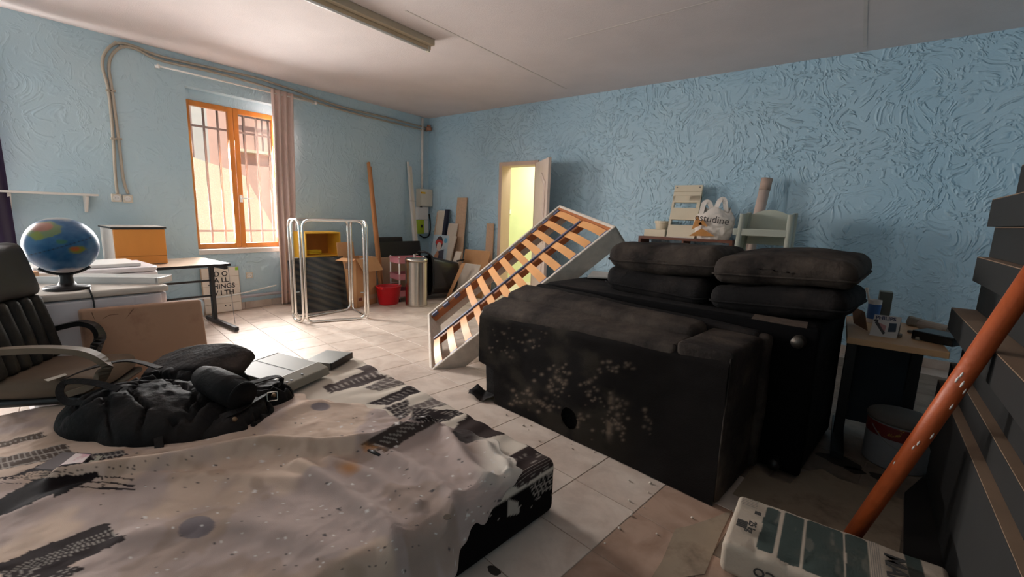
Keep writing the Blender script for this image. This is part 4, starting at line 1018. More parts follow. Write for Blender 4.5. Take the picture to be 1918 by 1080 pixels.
M_rail = mat('brown_pine_rail', (176, 106, 62), 0.5, var=0.15)
def bp(s, t, n=0.0):      # s along A->B, t from A-B side to D-C side
    return (A_*(1-s)+B_*s)*(1-t)+(D_*(1-s)+C_*s)*t+nb_*n
tt_ = 0.028
for q in ((0, 0, 1, tt_/0.9), (0, 1-tt_/0.9, 1, 1), (0, 0, tt_/1.9, 1), (1-tt_/1.9, 0, 1, 1)):
    s0, t0_, s1, t1_ = q
    MB().slab(bp(s0, t0_), bp(s1, t0_), bp(s1, t1_), bp(s0, t1_), nb_*TH).build('side_rail', M_quilt, bs, bevel=0.008)
for t0_ in (tt_/0.9, 1-tt_/0.9-0.022):
    MB().slab(bp(0.015, t0_, 0.03), bp(0.985, t0_, 0.03), bp(0.985, t0_+0.022, 0.03), bp(0.015, t0_+0.022, 0.03), nb_*0.07).build('inner_rail', M_rail, bs)
MB().slab(bp(0.972, 0.03, 0.01), bp(0.984, 0.03, 0.01), bp(0.984, 0.97, 0.01), bp(0.972, 0.97, 0.01), nb_*0.09).build('end_rail', M_rail, bs)
MB().slab(bp(0.016, 0.49, 0.045), bp(0.975, 0.49, 0.045), bp(0.975, 0.53, 0.045), bp(0.016, 0.53, 0.045), nb_*0.05).build('centre_rail', M_rail, bs)
M_hold = mat('blue_grey_holder', (96, 100, 128), 0.5)
NS = 12
for k in range(NS):
    s = 0.045+0.905*k/(NS-1); hw = 0.0185
    for t0_, t1_ in ((0.045, 0.50), (0.52, 0.955)):
        if k < 3 and t0_ < 0.3: continue          # the first slats of this side are missing
        P_ = []
        for i in range(9):
            t = t0_+(t1_-t0_)*i/8; bow = -0.018*math.sin(math.pi*i/8)+0.026
            P_.append((bp(s-hw, t, bow), bp(s+hw, t, bow)))
        sm = MB()
        vs = [p for a in P_ for p in a]+[p+nb_*0.008 for a in P_ for p in a]
        n0 = len(P_)*2; fs = []
        for i in range(8):
            a = 2*i; fs += [(a, a+1, a+3, a+2), (n0+a, n0+a+2, n0+a+3, n0+a+1), (a, a+2, n0+a+2, n0+a), (a+1, n0+a+1, n0+a+3, a+3)]
        fs += [(0, n0, n0+1, 1), (16, 17, n0+17, n0+16)]
        sm.add(vs, fs).build('slat', M_slat, bs)
    for t in (0.045, 0.955):
        MB().slab(bp(s-0.019, t-0.02, 0.014), bp(s+0.019, t-0.02, 0.014), bp(s+0.019, t+0.02, 0.014), bp(s-0.019, t+0.02, 0.014), nb_*0.03).build('slat_holder', M_hold, bs)
MB().slab(bp(0.03, 0.500, 0.012), bp(0.96, 0.500, 0.012), bp(0.96, 0.520, 0.012), bp(0.03, 0.520, 0.012), nb_*0.02).build('centre_strap', M_hold, bs)

# ================================================================== BLACK SOFAS
def soiled(name, rough=0.9, dust=(74, 66, 60), amount=(0.55, 0.72), spots=True, base=(30, 28, 27)):
    m = mat(name, base, rough, var=0.3, vs=5, bump=0.35, bs=60, rgb2=dust, mix=amount, ms=3.2, sheen=0.0, spec=0.12)
    if spots:
        N = m.node_tree.nodes; L = m.node_tree.links; b = N['Principled BSDF']
        src = b.inputs['Base Color'].links[0].from_socket
        tc = N.new('ShaderNodeTexCoord')
        v = N.new('ShaderNodeTexVoronoi'); v.inputs['Scale'].default_value = 26.0; L.new(tc.outputs['Object'], v.inputs['Vector'])
        r1 = N.new('ShaderNodeMapRange'); r1.inputs['From Min'].default_value = 0.34; r1.inputs['From Max'].default_value = 0.18; L.new(v.outputs['Distance'], r1.inputs['Value'])
        n = N.new('ShaderNodeTexNoise'); n.inputs['Scale'].default_value = 2.6; n.inputs['Detail'].default_value = 5; L.new(tc.outputs['Object'], n.inputs['Vector'])
        r2 = N.new('ShaderNodeMapRange'); r2.inputs['From Min'].default_value = 0.55; r2.inputs['From Max'].default_value = 0.66; r2.inputs['To Max'].default_value = 0.75; L.new(n.outputs['Fac'], r2.inputs['Value'])
        mu = N.new('ShaderNodeMath'); mu.operation = 'MULTIPLY'; L.new(r1.outputs[0], mu.inputs[0]); L.new(r2.outputs[0], mu.inputs[1])
        mx = N.new('ShaderNodeMix'); mx.data_type = 'RGBA'; L.new(mu.outputs[0], mx.inputs['Factor']); L.new(src, mx.inputs[6]); mx.inputs[7].default_value = (*lin((132, 112, 98)), 1)
        L.new(mx.outputs[2], b.inputs['Base Color'])
    return m
M_sofa = soiled('dusty_black_velour', dust=(88, 78, 70), amount=(0.40, 0.72), spots=False, base=(42, 37, 35))
M_sofa2 = soiled('black_velour', dust=(52, 46, 43), amount=(0.5, 0.75), spots=False, base=(28, 26, 26))
S0, S1 = pz(895, 741), pz(1340, 952)
sdx = V((S1.x-S0.x, S1.y-S0.y, 0)).normalized(); sdy = V((-sdx.y, sdx.x, 0)); SL = (S1-S0).length
def sp(a, b, z): return V((S0.x+sdx.x*a+sdy.x*b, S0.y+sdx.y*a+sdy.y*b, z))
sf = thing('upturned_sofa', 'upturned black sofa showing its torn mouldy underside', 'sofa', sp(SL/2, 0.25, 0), math.atan2(sdx.y, sdx.x))
def sbox(name, a0, a1, b0, b1, z0, z1, r, m, parent, seg=(24, 14, 18), noise=0.012, ns=4.0, crown=0.0, slope=False):
    M = frame(sp((a0+a1)/2, (b0+b1)/2, (z0+z1)/2), sdx, sdy)
    if not slope: return rounded(name, (a1-a0, b1-b0, z1-z0), r, seg, M, m, parent, noise, ns, crown)
    P, Q = rbox_np((a1-a0, b1-b0, z1-z0), r, seg, crown)
    P = P+(noise*2*(fbm(P[:,0]*ns+9, P[:,1]*ns+3, P[:,2]*ns, 4)-0.45))[:, None]*np.array([0, 0.5, 1.0])
    P = place(P, M); d_ = P-np.array(S0); a = d_@np.array(sdx); b = d_@np.array(sdy)
    P[:,2] += np.clip((P[:,2]-0.40)/0.25, 0, 1)*np.clip(b/0.5, 0, 1)*(0.02+0.11*(1-a/SL))-0.055*np.clip((P[:,2]-0.40)/0.25, 0, 1)*(1-a/SL)
    return np_mesh(name, P, Q, m, parent)
# underside panel: sags and is torn at the left end and at a hole
nu, nv = 300, 120
s_ = np.linspace(0, 0.992, nu)[:, None]+0*np.linspace(0, 1, nv)[None, :]; t_ = np.linspace(0, 1, nv)[None, :]+0*s_
topz = 0.625+0.085*s_
zz = t_*topz+0.004
off = 0.012*np.sin(s_*9)*np.sin(t_*3.1)-0.02*(fbm(s_*6+3, t_*4)-0.45)+0.03*smooth(0.9, 1.0, t_)**2
base = np.array(S0); X3 = base[0]+sdx.x*s_*SL+sdy.x*off; Y3 = base[1]+sdx.y*s_*SL+sdy.y*off
left = 0.05*smooth(0.06, 0.0, s_)*smooth(0.45, 0.1, t_)
X3 = X3+sdx.x*left
PP = np.stack([X3, Y3, zz], -1).reshape(-1, 3); QQ = grid_quads(nu, nv)
ctr = PP[QQ].mean(1); cu, cv = project(ctr)
hole = np.hypot((cu-1066)/15, (cv-783-0.5*(cu-1066))/19) < 1
torn = (cv > 640+1.3*(cu-875)+10*np.sin(cv/7)) & (cu < 925) & (cv > 655)
QQ = QQ[~(hole | torn)]
pu, pv = project(PP)
lc = np.repeat(np.array(lin((27, 24, 23)))[None], len(PP), 0)*(0.6+0.9*fbm(PP[:,0]*5, PP[:,1]*5, PP[:,2]*5, 4))[:, None]
sq, tq = s_.reshape(-1), t_.reshape(-1)
haze = smooth(0.42, 0.60, fbm(sq*7+2, tq*4+1, 0, 5))*smooth(0.80, 0.62, sq)
lc = lc*(1-0.45*haze[:, None])+np.array(lin((62, 56, 48)))*0.45*haze[:, None]
zone = smooth(0.42, 0.56, fbm(sq*5+9, tq*3+4, 3, 4))*smooth(0.70, 0.60, sq)*smooth(0.10, 0.2, sq)*smooth(0.85, 0.7, tq)
blot = np.zeros(len(PP)); rb2 = np.random.RandomState(6)
for zx, zy, wx, wy, n_, big in ((440, 460, 45, 45, 30, 4), (480, 480, 18, 30, 14, 5), (300, 540, 40, 25, 22, 4), (390, 580, 40, 18, 20, 4), (545, 640, 30, 25, 18, 5), (600, 495, 18, 20, 9, 5), (650, 550, 22, 18, 10, 4), (735, 640, 20, 60, 34, 5), (720, 400, 50, 22, 26, 4), (865, 660, 12, 25, 9, 4), (880, 712, 4, 6, 2, 3), (210, 300, 50, 60, 24, 3), (350, 270, 50, 40, 16, 3), (690, 690, 50, 30, 18, 4)):
    for k in range(n_):
        ux = 862+(zx+rb2.randn()*wx)/2.4825; vx = 524+(zy+rb2.randn()*wy)/2.4825; rad = rb2.uniform(0.35, 1.0)*big
        blot = np.maximum(blot, rb2.uniform(0.25, 0.85)*np.exp(-(((pu-ux)/rad)**2+((pv-vx)/(rad*0.8))**2)))
lc = lc*(1-0.5*np.clip(blot, 0, 1)[:, None])+np.array(lin((160, 140, 122)))*0.5*np.clip(blot, 0, 1)[:, None]
edge_p = np.exp(-((sq-0.655)/0.012)**2)*smooth(0.1, 0.25, tq)*smooth(0.62, 0.4, tq)*smooth(0.35, 0.5, fbm(sq*30, tq*12, 2))
lc = lc*(1-0.6*edge_p[:, None])+np.array(lin((120, 104, 90)))*0.6*edge_p[:, None]
o = np_mesh('torn_lining', PP, QQ, vcmat('mouldy_black_lining', 0.95, 0.3, 160, 0.0, 0.08), sf, col=lc)
sbox('carcass', 0.012, SL-0.01, 0.045, 0.42, 0.015, 0.60, 0.03, M_sofa2, sf)
sbox('base_rail', 0.0, SL-0.262, 0.012, 0.235, 0.52, 0.705, 0.025, M_sofa, sf, (50, 20, 14), noise=0.012, slope=True)
sbox('front_roll', 0.02, SL-0.268, 0.225, 0.44, 0.50, 0.735, 0.045, M_sofa, sf, (50, 20, 14), noise=0.016, crown=0.01, slope=True)
sbox('seat_edge', 0.10, SL-0.02, 0.43, 0.52, 0.03, 0.725, 0.03, M_sofa2, sf, (40, 10, 20), noise=0.012, slope=True)
sbox('arm_block', SL-0.258, SL+0.0, 0.014, 0.44, 0.01, 0.728, 0.022, M_sofa, sf, noise=0.010, seg=(16, 18, 26))
sbox('arm_edge', SL-0.05, SL+0.03, 0.435, 0.51, 0.02, 0.74, 0.03, M_sofa, sf, noise=0.008)
MB().tube([sp(SL-0.012, 0.012, 0.02), sp(SL-0.010, 0.008, 0.4), sp(SL-0.012, 0.014, 0.70)], 0.005, 6).build('piping', M_sofa, sf, smooth=True)
# torn scrap of lining lying at the left end
sc = pz(905, 742)
nu, nv = 26, 20
s_, t_ = np.meshgrid(np.linspace(-1, 1, nu), np.linspace(-1, 1, nv), indexing='ij')
rr = 1+0.3*np.sin(5*np.arctan2(t_, s_)+1)
Xs = s_*0.13; Ys = t_*0.095; Zs = 0.004+0.05*np.abs(np.sin(s_*2.2+t_*1.3))*(0.4+0.6*vnoise(s_*2+3, t_*2+5))
PS = np.stack([sc.x+0.0+Xs*sdx.x+Ys*sdy.x, sc.y-0.0+Xs*sdx.y+Ys*sdy.y, Zs], -1).reshape(-1, 3)
qs = grid_quads(nu, nv); cc_ = PS[qs].mean(1)
keep = np.hypot((cc_[:,0]-sc.x)/0.13, (cc_[:,1]-sc.y)/0.10)+0.25*vnoise(cc_[:,0]*40, cc_[:,1]*40) < 1.08
o = np_mesh('fabric_scrap', PS, qs[keep], M_sofa2); recentre(o); tag(o, 'crumpled black fabric scrap on the tiles at the torn sofa end', 'fabric scrap')

# second sofa behind, also on its front, feet showing
sg = thing('rear_sofa', 'second black sofa behind with two round feet showing, cushions piled on it', 'sofa', sp(SL/2+0.15, 0.9, 0), math.atan2(sdx.y, sdx.x))
sbox('carcass', 0.11, SL+0.20, 0.565, 1.32, 0.012, 0.80, 0.03, M_sofa2, sg, seg=(24, 18, 18), noise=0.008)
sbox('skirt', 0.12, SL+0.205, 0.535, 0.58, 0.02, 0.79, 0.015, mat('black_lining', (12, 11, 12), 0.95, spec=0.1), sg, noise=0.006)
MB().slab(sp(SL-0.1, 0.54, 0.785), sp(SL+0.15, 0.54, 0.785), sp(SL+0.14, 0.60, 0.803), sp(SL-0.1, 0.59, 0.803), (0, 0, 0.004)).build('frayed_edge', mat('tan_webbing', (72, 58, 48), 0.9, var=0.3, vs=40), sg)
for uv, zz_ in (((1490, 637), 0.72), ((1453, 866), 0.065)):
    c = sp(SL+0.13 if zz_ > 0.5 else SL+0.10, 0.532, zz_)
    RX = frame(c, sdx, V((0, 0, 1)), -sdy*1.0)
    MB().lathe([(0.030, 0), (0.032, 0.012), (0.022, 0.03), (0.03, 0.045), (0.028, 0.055), (0, 0.058)], c, 18, RX.to_3x3().to_4x4()).build('foot', mat('tarnished_metal', (84, 78, 72), 0.5, 0.8, var=0.3, vs=30) if zz_ > 0.5 else M_black, sg, smooth=True)

# four loose seat cushions in two stacks
def cushion(lab, cxy, size, z, rz, tilt, m, seed, piping=True):
    t = thing('seat_cushion', lab, 'cushion', (cxy[0], cxy[1], z-size[2]/2), rz, 'loose black sofa cushions')
    M = Matrix.Translation((cxy[0], cxy[1], z))@Matrix.Rotation(rz, 4, 'Z')@Matrix.Rotation(tilt, 4, 'X')
    P, Q = rbox_np(size, size[2]*0.46, (44, 34, 16), 0.025)
    sag = -0.02*np.sin(P[:,0]*5+seed)-0.015*np.cos(P[:,1]*4+seed*2)
    P[:,2] += sag
    n_ = (fbm(P[:,0]*5+seed*7, P[:,1]*5, P[:,2]*5, 4)-0.45)*0.05
    P[:,2] += n_*np.sign(P[:,2]); P[:,1] += n_*0.5; P[:,0] += n_*0.3
    np_mesh('cover', place(P, M), Q, m, t)
    if piping:
        for zz in (-size[2]*0.16, ):
            r_ = size[2]*0.40; path = arc([(-size[0]/2-0.0, -size[1]/2-0.0, zz), (size[0]/2+0.0, -size[1]/2-0.0, zz), (size[0]/2+0.0, size[1]/2+0.0, zz), (-size[0]/2-0.0, size[1]/2+0.0, zz)], r_)
            path = [M@V((p.x, p.y, p.z-0.02*math.sin(p.x*5+seed)-0.015*math.cos(p.y*4+seed*2))) for p in path]
            MB().tube(path, 0.006, 6, True).build('piping', m, t, smooth=True)
    return t
rz = math.atan2(sdx.y, sdx.x)
c1, c2 = sp(0.98, 0.90, 0), sp(1.57, 0.86, 0)
cushion('lower cushion of the left stack on the rear sofa', (sp(0.93, 0.93, 0).x, sp(0.93, 0.93, 0).y), (0.70, 0.62, 0.155), 0.88, rz, 0.0, M_sofa2, 1)
cushion('upper cushion of the left stack, lying crooked', (sp(0.94, 0.95, 0).x, sp(0.94, 0.95, 0).y), (0.74, 0.60, 0.16), 1.035, rz+0.05, 0.02, M_sofa, 2)
cushion('lower cushion of the right stack overhanging the sofa end', (sp(1.63, 0.92, 0).x, sp(1.63, 0.92, 0).y), (0.64, 0.66, 0.14), 0.885, rz-0.02, 0.0, M_sofa2, 3)
cushion('upper cushion of the right stack nearest the small table', (sp(1.63, 0.93, 0).x, sp(1.63, 0.93, 0).y), (0.66, 0.66, 0.14), 1.04, rz+0.02, -0.02, M_sofa, 4)

one(MB().slab(pz(1100, 520, 0.812), pz(1150, 522, 0.812), pz(1156, 512, 0.812), pz(1110, 510, 0.812), (0, 0, 0.012)), 'white_offcut', M_white, 'white board offcut lying on the rear sofa beside the left cushions', 'board')

# ================================================================== MATTRESS ON THE FLOOR, WITH ITS PRINTED COVER
BN = V((-0.865, 1.54, 0)); EU = V((-0.9923, 0.1236, 0)); EV = V((-0.1236, -0.9923, 0))
BL, BW, BT = 2.0, 1.8, 0.26
BM = Matrix(((EU.x, EV.x, 0, BN.x), (EU.y, EV.y, 0, BN.y), (0, 0, 1, 0), (0, 0, 0, 1)))
# printed town motif: dark brushed patches (quads given where they show on the fabric), each with its own line work
PATCH = [
 # corners (a,b,c,d), dark colour, style
 ([(604, 726), (700, 688), (724, 708), (618, 737)], (74, 64, 62), 'teeth'),
 ([(668, 690), (706, 676), (722, 684), (690, 700)], (84, 74, 72), 'solid'),
 ([(682, 726), (728, 706), (780, 714), (706, 734)], (92, 82, 78), 'grid'),
 ([(640, 655), (662, 652), (765, 706), (735, 706)], (84, 74, 70), 'lines'),
 ([(690, 755), (780, 716), (806, 726), (722, 760)], (52, 44, 44), 'teeth'),
 ([(720, 764), (764, 746), (772, 770), (750, 788)], (50, 42, 42), 'grid'),
 ([(762, 762), (838, 736), (862, 752), (770, 772)], (96, 86, 82), 'grid'),
 ([(765, 786), (775, 764), (878, 768), (826, 792)], (44, 36, 36), 'lines'),
 ([(800, 728), (842, 736), (960, 800), (930, 812)], (64, 54, 52), 'lines'),
 ([(678, 832), (742, 790), (818, 790), (720, 848)], (66, 56, 52), 'teeth'),
 ([(846, 808), (874, 776), (966, 806), (868, 832)], (56, 46, 44), 'solid'),
 ([(920, 878), (1000, 824), (1062, 852), (968, 918)], (62, 52, 50), 'lines'),
 ([(925, 870), (985, 846), (992, 856), (932, 884)], (70, 60, 58), 'teeth'),
 ([(972, 812), (1006, 826), (990, 836), (966, 822)], (80, 70, 66), 'solid'),
 # left part
 ([(-30, 1065), (200, 978), (232, 1012), (60, 1090)], (44, 34, 34), 'teeth'),
 ([(-30, 1090), (60, 1062), (160, 1062), (60, 1120)], (44, 34, 34), 'lines'),
 ([(-20, 862), (120, 830), (142, 852), (-20, 884)], (78, 64, 56), 'grid'),
 ([(-20, 834), (82, 808), (86, 818), (-20, 842)], (90, 76, 66), 'teeth'),
 ([(-20, 905), (130, 850), (240, 852), (-20, 898)], (40, 32, 34), 'solid'),
 ([(-20, 945), (61, 900), (155, 900), (-20, 975)], (26, 19, 20), 'solid'),
 ([(61, 898), (184, 883), (184, 894), (100, 933)], (26, 19, 20), 'solid'),
 ([(170, 850), (232, 842), (240, 852), (180, 862)], (44, 36, 36), 'grid'),
]
def inquad(c, u, v):
    """unit-square coordinates of pixels in a quad by two triangles' affine approximation"""
    c = np.array(c, float)
    s = np.full(u.shape, -1.0); t = np.full(u.shape, -1.0)
    a, b, cc, d = c
    # iterative inverse bilinear
    ss = np.full(u.shape, 0.5); tt = np.full(u.shape, 0.5)
    for _ in range(6):
        x = (a[0]*(1-ss)+b[0]*ss)*(1-tt)+(d[0]*(1-ss)+cc[0]*ss)*tt-u
        y = (a[1]*(1-ss)+b[1]*ss)*(1-tt)+(d[1]*(1-ss)+cc[1]*ss)*tt-v
        xs = (b[0]-a[0])*(1-tt)+(cc[0]-d[0])*tt; xt = (d[0]-a[0])*(1-ss)+(cc[0]-b[0])*ss
        ys = (b[1]-a[1])*(1-tt)+(cc[1]-d[1])*tt; yt = (d[1]-a[1])*(1-ss)+(cc[1]-b[1])*ss
        det = xs*yt-xt*ys; det = np.where(np.abs(det) < 1e-3, 1e-3, det)
        ss = np.clip(ss-(x*yt-xt*y)/det, -2, 3); tt = np.clip(tt-(xs*y-x*ys)/det, -2, 3)
    return ss, tt
def town_print(P, col, extra=None):
    u, v = project(P)
    ju = u+7*(vnoise(u/16, v/5)-0.5); jv = v+3*(vnoise(u/14+40, v/9)-0.5)
    for q, dark, style in PATCH:
        c = np.array(q, float)
        m = (u > c[:,0].min()-12) & (u < c[:,0].max()+12) & (v > c[:,1].min()-12) & (v < c[:,1].max()+12)
        if not m.any(): continue
        idx = np.where(m)[0]; s, t = inquad(q, ju[idx], jv[idx])
        rag = 0.10*(vnoise(t*11, s*0+3)-0.5)
        ins = (s > 0+rag) & (s < 1+rag) & (t > 0) & (t < 1)
        if not ins.any(): continue
        idx = idx[ins]; s, t = inquad(q, u[idx], v[idx])
        base = np.array(lin(dark)); cc = np.repeat(base[None], len(idx), 0)
        light = np.array(lin((186, 176, 166)))
        wpx = math.hypot(*(c[1]-c[0])); hpx = math.hypot(*(c[3]-c[0]))
        if style == 'grid':
            k = ((np.abs((s*wpx/11) % 1-0.5) > 0.40) | (np.abs((t*hpx/10) % 1-0.5) > 0.40))
        elif style == 'lines':
            k = np.abs((t*hpx/6+0.6*np.sin(s*5)) % 1-0.5) > 0.42
        elif style == 'teeth':
            k = (np.abs((s*wpx/10) % 1-0.5) > 0.33) & (np.abs(t-0.5) < 0.2)
        else:
            k = np.zeros(len(idx), bool)
        cc[k] = cc[k]*0.5+light*0.5
        col[idx] = cc
    return u, v
mt = thing('mattress', 'wide mattress on the floor in a black and cream town-print cover', 'mattress', BM@V((BL/2, BW/2, 0)), math.atan2(EU.y, EU.x))
P, Q = rbox_np((BL, BW, BT), 0.045, (430, 330, 46))
P[:, 0] += BL/2; P[:, 1] += BW/2; P[:, 2] += BT/2
lift = 0.030*smooth(0.35, 0.0, P[:,0])*smooth(0.35, 0.0, P[:,1])           # bottom corner turned up a little
P[:, 2] = np.where(P[:,2] < 0.06, P[:,2]+lift*0+0.001, P[:,2])
P[:, 2] += np.where(P[:,2] > 0.2, 0.014*(fbm(P[:,0]*5, P[:,1]*5, 1)-0.45)+0.004*np.sin(P[:,0]*40+6*fbm(P[:,0]*3, P[:,1]*3))*smooth(0.5, 0.1, P[:,1]), 0)
Wp = place(P, BM)
col = np.repeat(np.array(lin((204, 192, 178)))[None], len(P), 0)
col *= (0.86+0.28*fbm(P[:,0]*4, P[:,1]*4, 2, 4))[:, None]
uu, vv = town_print(Wp, col)
# dark printed side band
side_m = smooth(BT-0.04, BT-0.055, P[:,2])
sidec = np.repeat(np.array(lin((17, 13, 14)))[None], len(P), 0)
near = (P[:,0] < 0.05)
ss, tt = inquad([(988, 898), (1040, 862), (1046, 905), (1004, 936)], uu, vv)
k = (ss > 0) & (ss < 1) & (tt > 0) & (tt < 1)
gl_ = k & ((np.abs((ss*6) % 1-0.5) > 0.36) | (np.abs((tt*8) % 1-0.5) > 0.38)); sidec[gl_] = lin((150, 140, 132))
wh = ((uu > 950) & (uu < 972) & (vv > 932+0.4*(uu-950)) & (vv < 966-0.2*(uu-950))) | (vnoise(uu/3, vv/3) > 0.93) & (np.abs(vv-(978-0.35*(uu-900))) < 8)
sidec[wh & near] = lin((170, 160, 150))
col = col*(1-side_m[:, None])+sidec*side_m[:, None]
np_mesh('cover', Wp, Q, vcmat('town_print_fabric', 0.95, 0.25, 500, 0.0, 0.08), mt, col=col)

# duvet thrown over it: lies on top and hangs over the near short side
nu, nv = 420, 300
s = np.linspace(-0.30, 1.96, nu)[:, None]+np.zeros((1, nv)); b = np.linspace(0, 1, nv)[None, :]+np.zeros((nu, 1))
vb_s = np.array([-0.3, 0.0, 0.17, 0.47, 0.63, 0.88, 1.08, 1.36, 1.6, 1.96]); vb_v = np.array([0.40, 0.20, 0.16, 0.17, 0.27, 0.34, 0.46, 0.60, 0.80, 0.95])
v0 = np.interp(s, vb_s, vb_v)+0.02*np.sin(s*17)+0.015*np.sin(s*41+1)
v = v0+(1.78-v0)*b
ridges = [([(120, 905), (300, 880), (480, 846), (600, 850), (700, 836), (790, 806), (850, 792)], 0.055, 0.045),
          ([(130, 880), (260, 866), (420, 832), (560, 770), (640, 756)], 0.022, 0.05),
          ([(560, 880), (640, 930), (720, 990), (760, 1060)], 0.030, 0.035),
          ([(830, 800), (856, 850), (888, 890), (930, 915)], 0.035, 0.035),
          ([(700, 850), (800, 900), (860, 960), (880, 1020)], 0.028, 0.04),
          ([(620, 870), (700, 900), (780, 950)], 0.018, 0.03),
          ([(870, 800), (930, 850), (965, 890)], 0.02, 0.025),
          ([(250, 1010), (420, 990), (560, 1010), (660, 1060)], 0.016, 0.05),
          ([(60, 960), (200, 905), (400, 900), (560, 905)], 0.014, 0.04)]
Hh = np.zeros_like(s)
BMi = BM.inverted()
for pl, amp, wd in ridges:
    pts = [BMi@pz(x, y, BT+0.02) for x, y in pl]; pts = smooth_path(pts, 8)
    d = np.full(s.shape, 9.0)
    for i in range(len(pts)-1):
        a0, a1 = pts[i], pts[i+1]; ex, ey = a1.x-a0.x, a1.y-a0.y; L2 = ex*ex+ey*ey+1e-9
        t = np.clip(((s-a0.x)*ex+(v-a0.y)*ey)/L2, 0, 1)
        d = np.minimum(d, np.hypot(s-a0.x-t*ex, v-a0.y-t*ey))
    Hh = np.maximum(Hh, amp*np.exp(-(d/wd)**2))
wr = 0.016*fbm(s*9+2*fbm(s*3, v*3), v*9, 3, 4)+0.012*fbm(s*3+4, v*3, 1)
edge = smooth(0.0, 0.05, b)
zt = BT+0.014+0.008*edge+Hh*edge+wr
drop = np.clip(-s+0.02, 0, None)
R_ = 0.08
u_ = np.where(s > 0.05, s, 0)
# wrap around the mattress edge: arc then straight down
hv, hd = [0.0], [0.0]
for x_, y_ in ((978, 880), (965, 918), (931, 950), (901, 969), (889, 995), (867, 1029), (846, 1059), (833, 1080)):
    d_ = V(ray(x_, y_)); o_ = V((0, 0, EYE)); k_ = (-0.04-(o_-BN).dot(EU))/d_.dot(EU); q_ = BMi@(o_+d_*k_)
    hv.append(q_.y); hd.append(max(0.0, BT-0.04-q_.z))
od = np.argsort(hv); hv = list(np.array(hv)[od])+[1.9]; hd = list(np.array(hd)[od])+[0.24]
hang = np.interp(v, hv, hd)+0.012*np.sin(v*31)+0.008*np.sin(v*73)
ell = np.clip((0.06-s)/0.36, 0, 1)*np.clip(R_*math.pi/2+hang, 0.02, None)
ang = np.clip(ell/R_, 0, math.pi/2)
down = np.clip(ell-R_*math.pi/2, 0, None)
U = np.where(s > 0.06, s, 0.06-R_*np.sin(ang)-0.030*smooth(0, 0.1, down))
Zd = np.where(s > 0.06, zt, zt-R_*(1-np.cos(ang))-down)
fold = 0.022*np.sin(v*24+3*np.sin(v*5))*smooth(0.0, 0.12, down)
U = U-np.abs(fold)-0.004*smooth(0.02, 0.1, down)
Zd = np.maximum(Zd, 0.012)
PL = np.stack([U, v, Zd], -1).reshape(-1, 3); Wd = place(PL, BM)
qd = grid_quads(nu, nv)
n1 = fbm(PL[:,0]*3.0, PL[:,1]*3.0, 5, 4); n2 = fbm(PL[:,0]*11, PL[:,1]*11, 2, 4)
cA, cB = np.array(lin((190, 167, 150))), np.array(lin((168, 150, 143)))
mixm = smooth(0.40, 0.52, n1+0.10*np.sin(PL[:,0]*3))
col = cA*(1-mixm[:, None])+cB*mixm[:, None]
col *= (0.90+0.22*n2)[:, None]
stain = smooth(0.52, 0.62, fbm(PL[:,0]*6+30, PL[:,1]*6, 9, 4)); col = col*(1-0.35*stain[:, None])+np.array(lin((128, 104, 82)))*0.35*stain[:, None]
uu, vv = project(Wd)
keepmask = ((uu < 260) & (vv > 795)) | ((uu > 640) & (vv < 866))
cl = col.copy(); town_print(Wd, cl); col[keepmask] = cl[keepmask]
pale = smooth(880, 930, uu)*smooth(930, 870, vv); col = col*(1-pale[:, None])+np.array(lin((206, 196, 184)))*pale[:, None]
def disc_px(cx, cy, rx, ry, rot):
    c_, s_ = math.cos(rot), math.sin(rot); du, dv = uu-cx, vv-cy
    return np.hypot((du*c_+dv*s_)/rx, (-du*s_+dv*c_)/ry)
mk = smooth(1.04, 0.96, disc_px(368, 987, 35, 20, -0.25)); col = col*(1-mk[:, None])+np.array(lin((116, 106, 108)))*mk[:, None]
mk = smooth(1.04, 0.94, disc_px(600, 761, 18, 8, 0.0)); col = col*(1-mk[:, None])+np.array(lin((130, 120, 122)))*mk[:, None]
rs = np.random.RandomState(4)
for k in range(300):
    cx, cy = rs.uniform(240, 960), rs.uniform(770, 1075)
    r = rs.choice([1.0, 1.2, 1.5, 2.3], p=[.5, .3, .15, .05]); wht = rs.rand() < 0.55
    m = (np.abs(uu-cx) < r*1.6) & (np.abs(vv-cy) < r)
    col[m] = lin((206, 200, 196)) if wht else lin((84, 78, 78))
for cx, cy, r in ((655, 876, 16), (700, 845, 12), (690, 835, 10)):
    m = np.exp(-((uu-cx)**2/(r*r*2)+(vv-cy)**2/(r*r*0.6)))*smooth(0.42, 0.55, n2); col = col*(1-0.8*m[:, None])+np.array(lin((176, 120, 66)))*0.8*m[:, None]
dv_ = np_mesh('duvet', Wd, qd, vcmat('starry_duvet_fabric', 0.95, 0.25, 420, 0.05, 0.1), None, col=np.clip(col, 0, 1))
so = dv_.modifiers.new('thick', 'SOLIDIFY'); so.thickness = 0.006; so.offset = -1
recentre(dv_); tag(dv_, 'rumpled grey-beige duvet with small stars and a grey dot over the mattress', 'duvet')

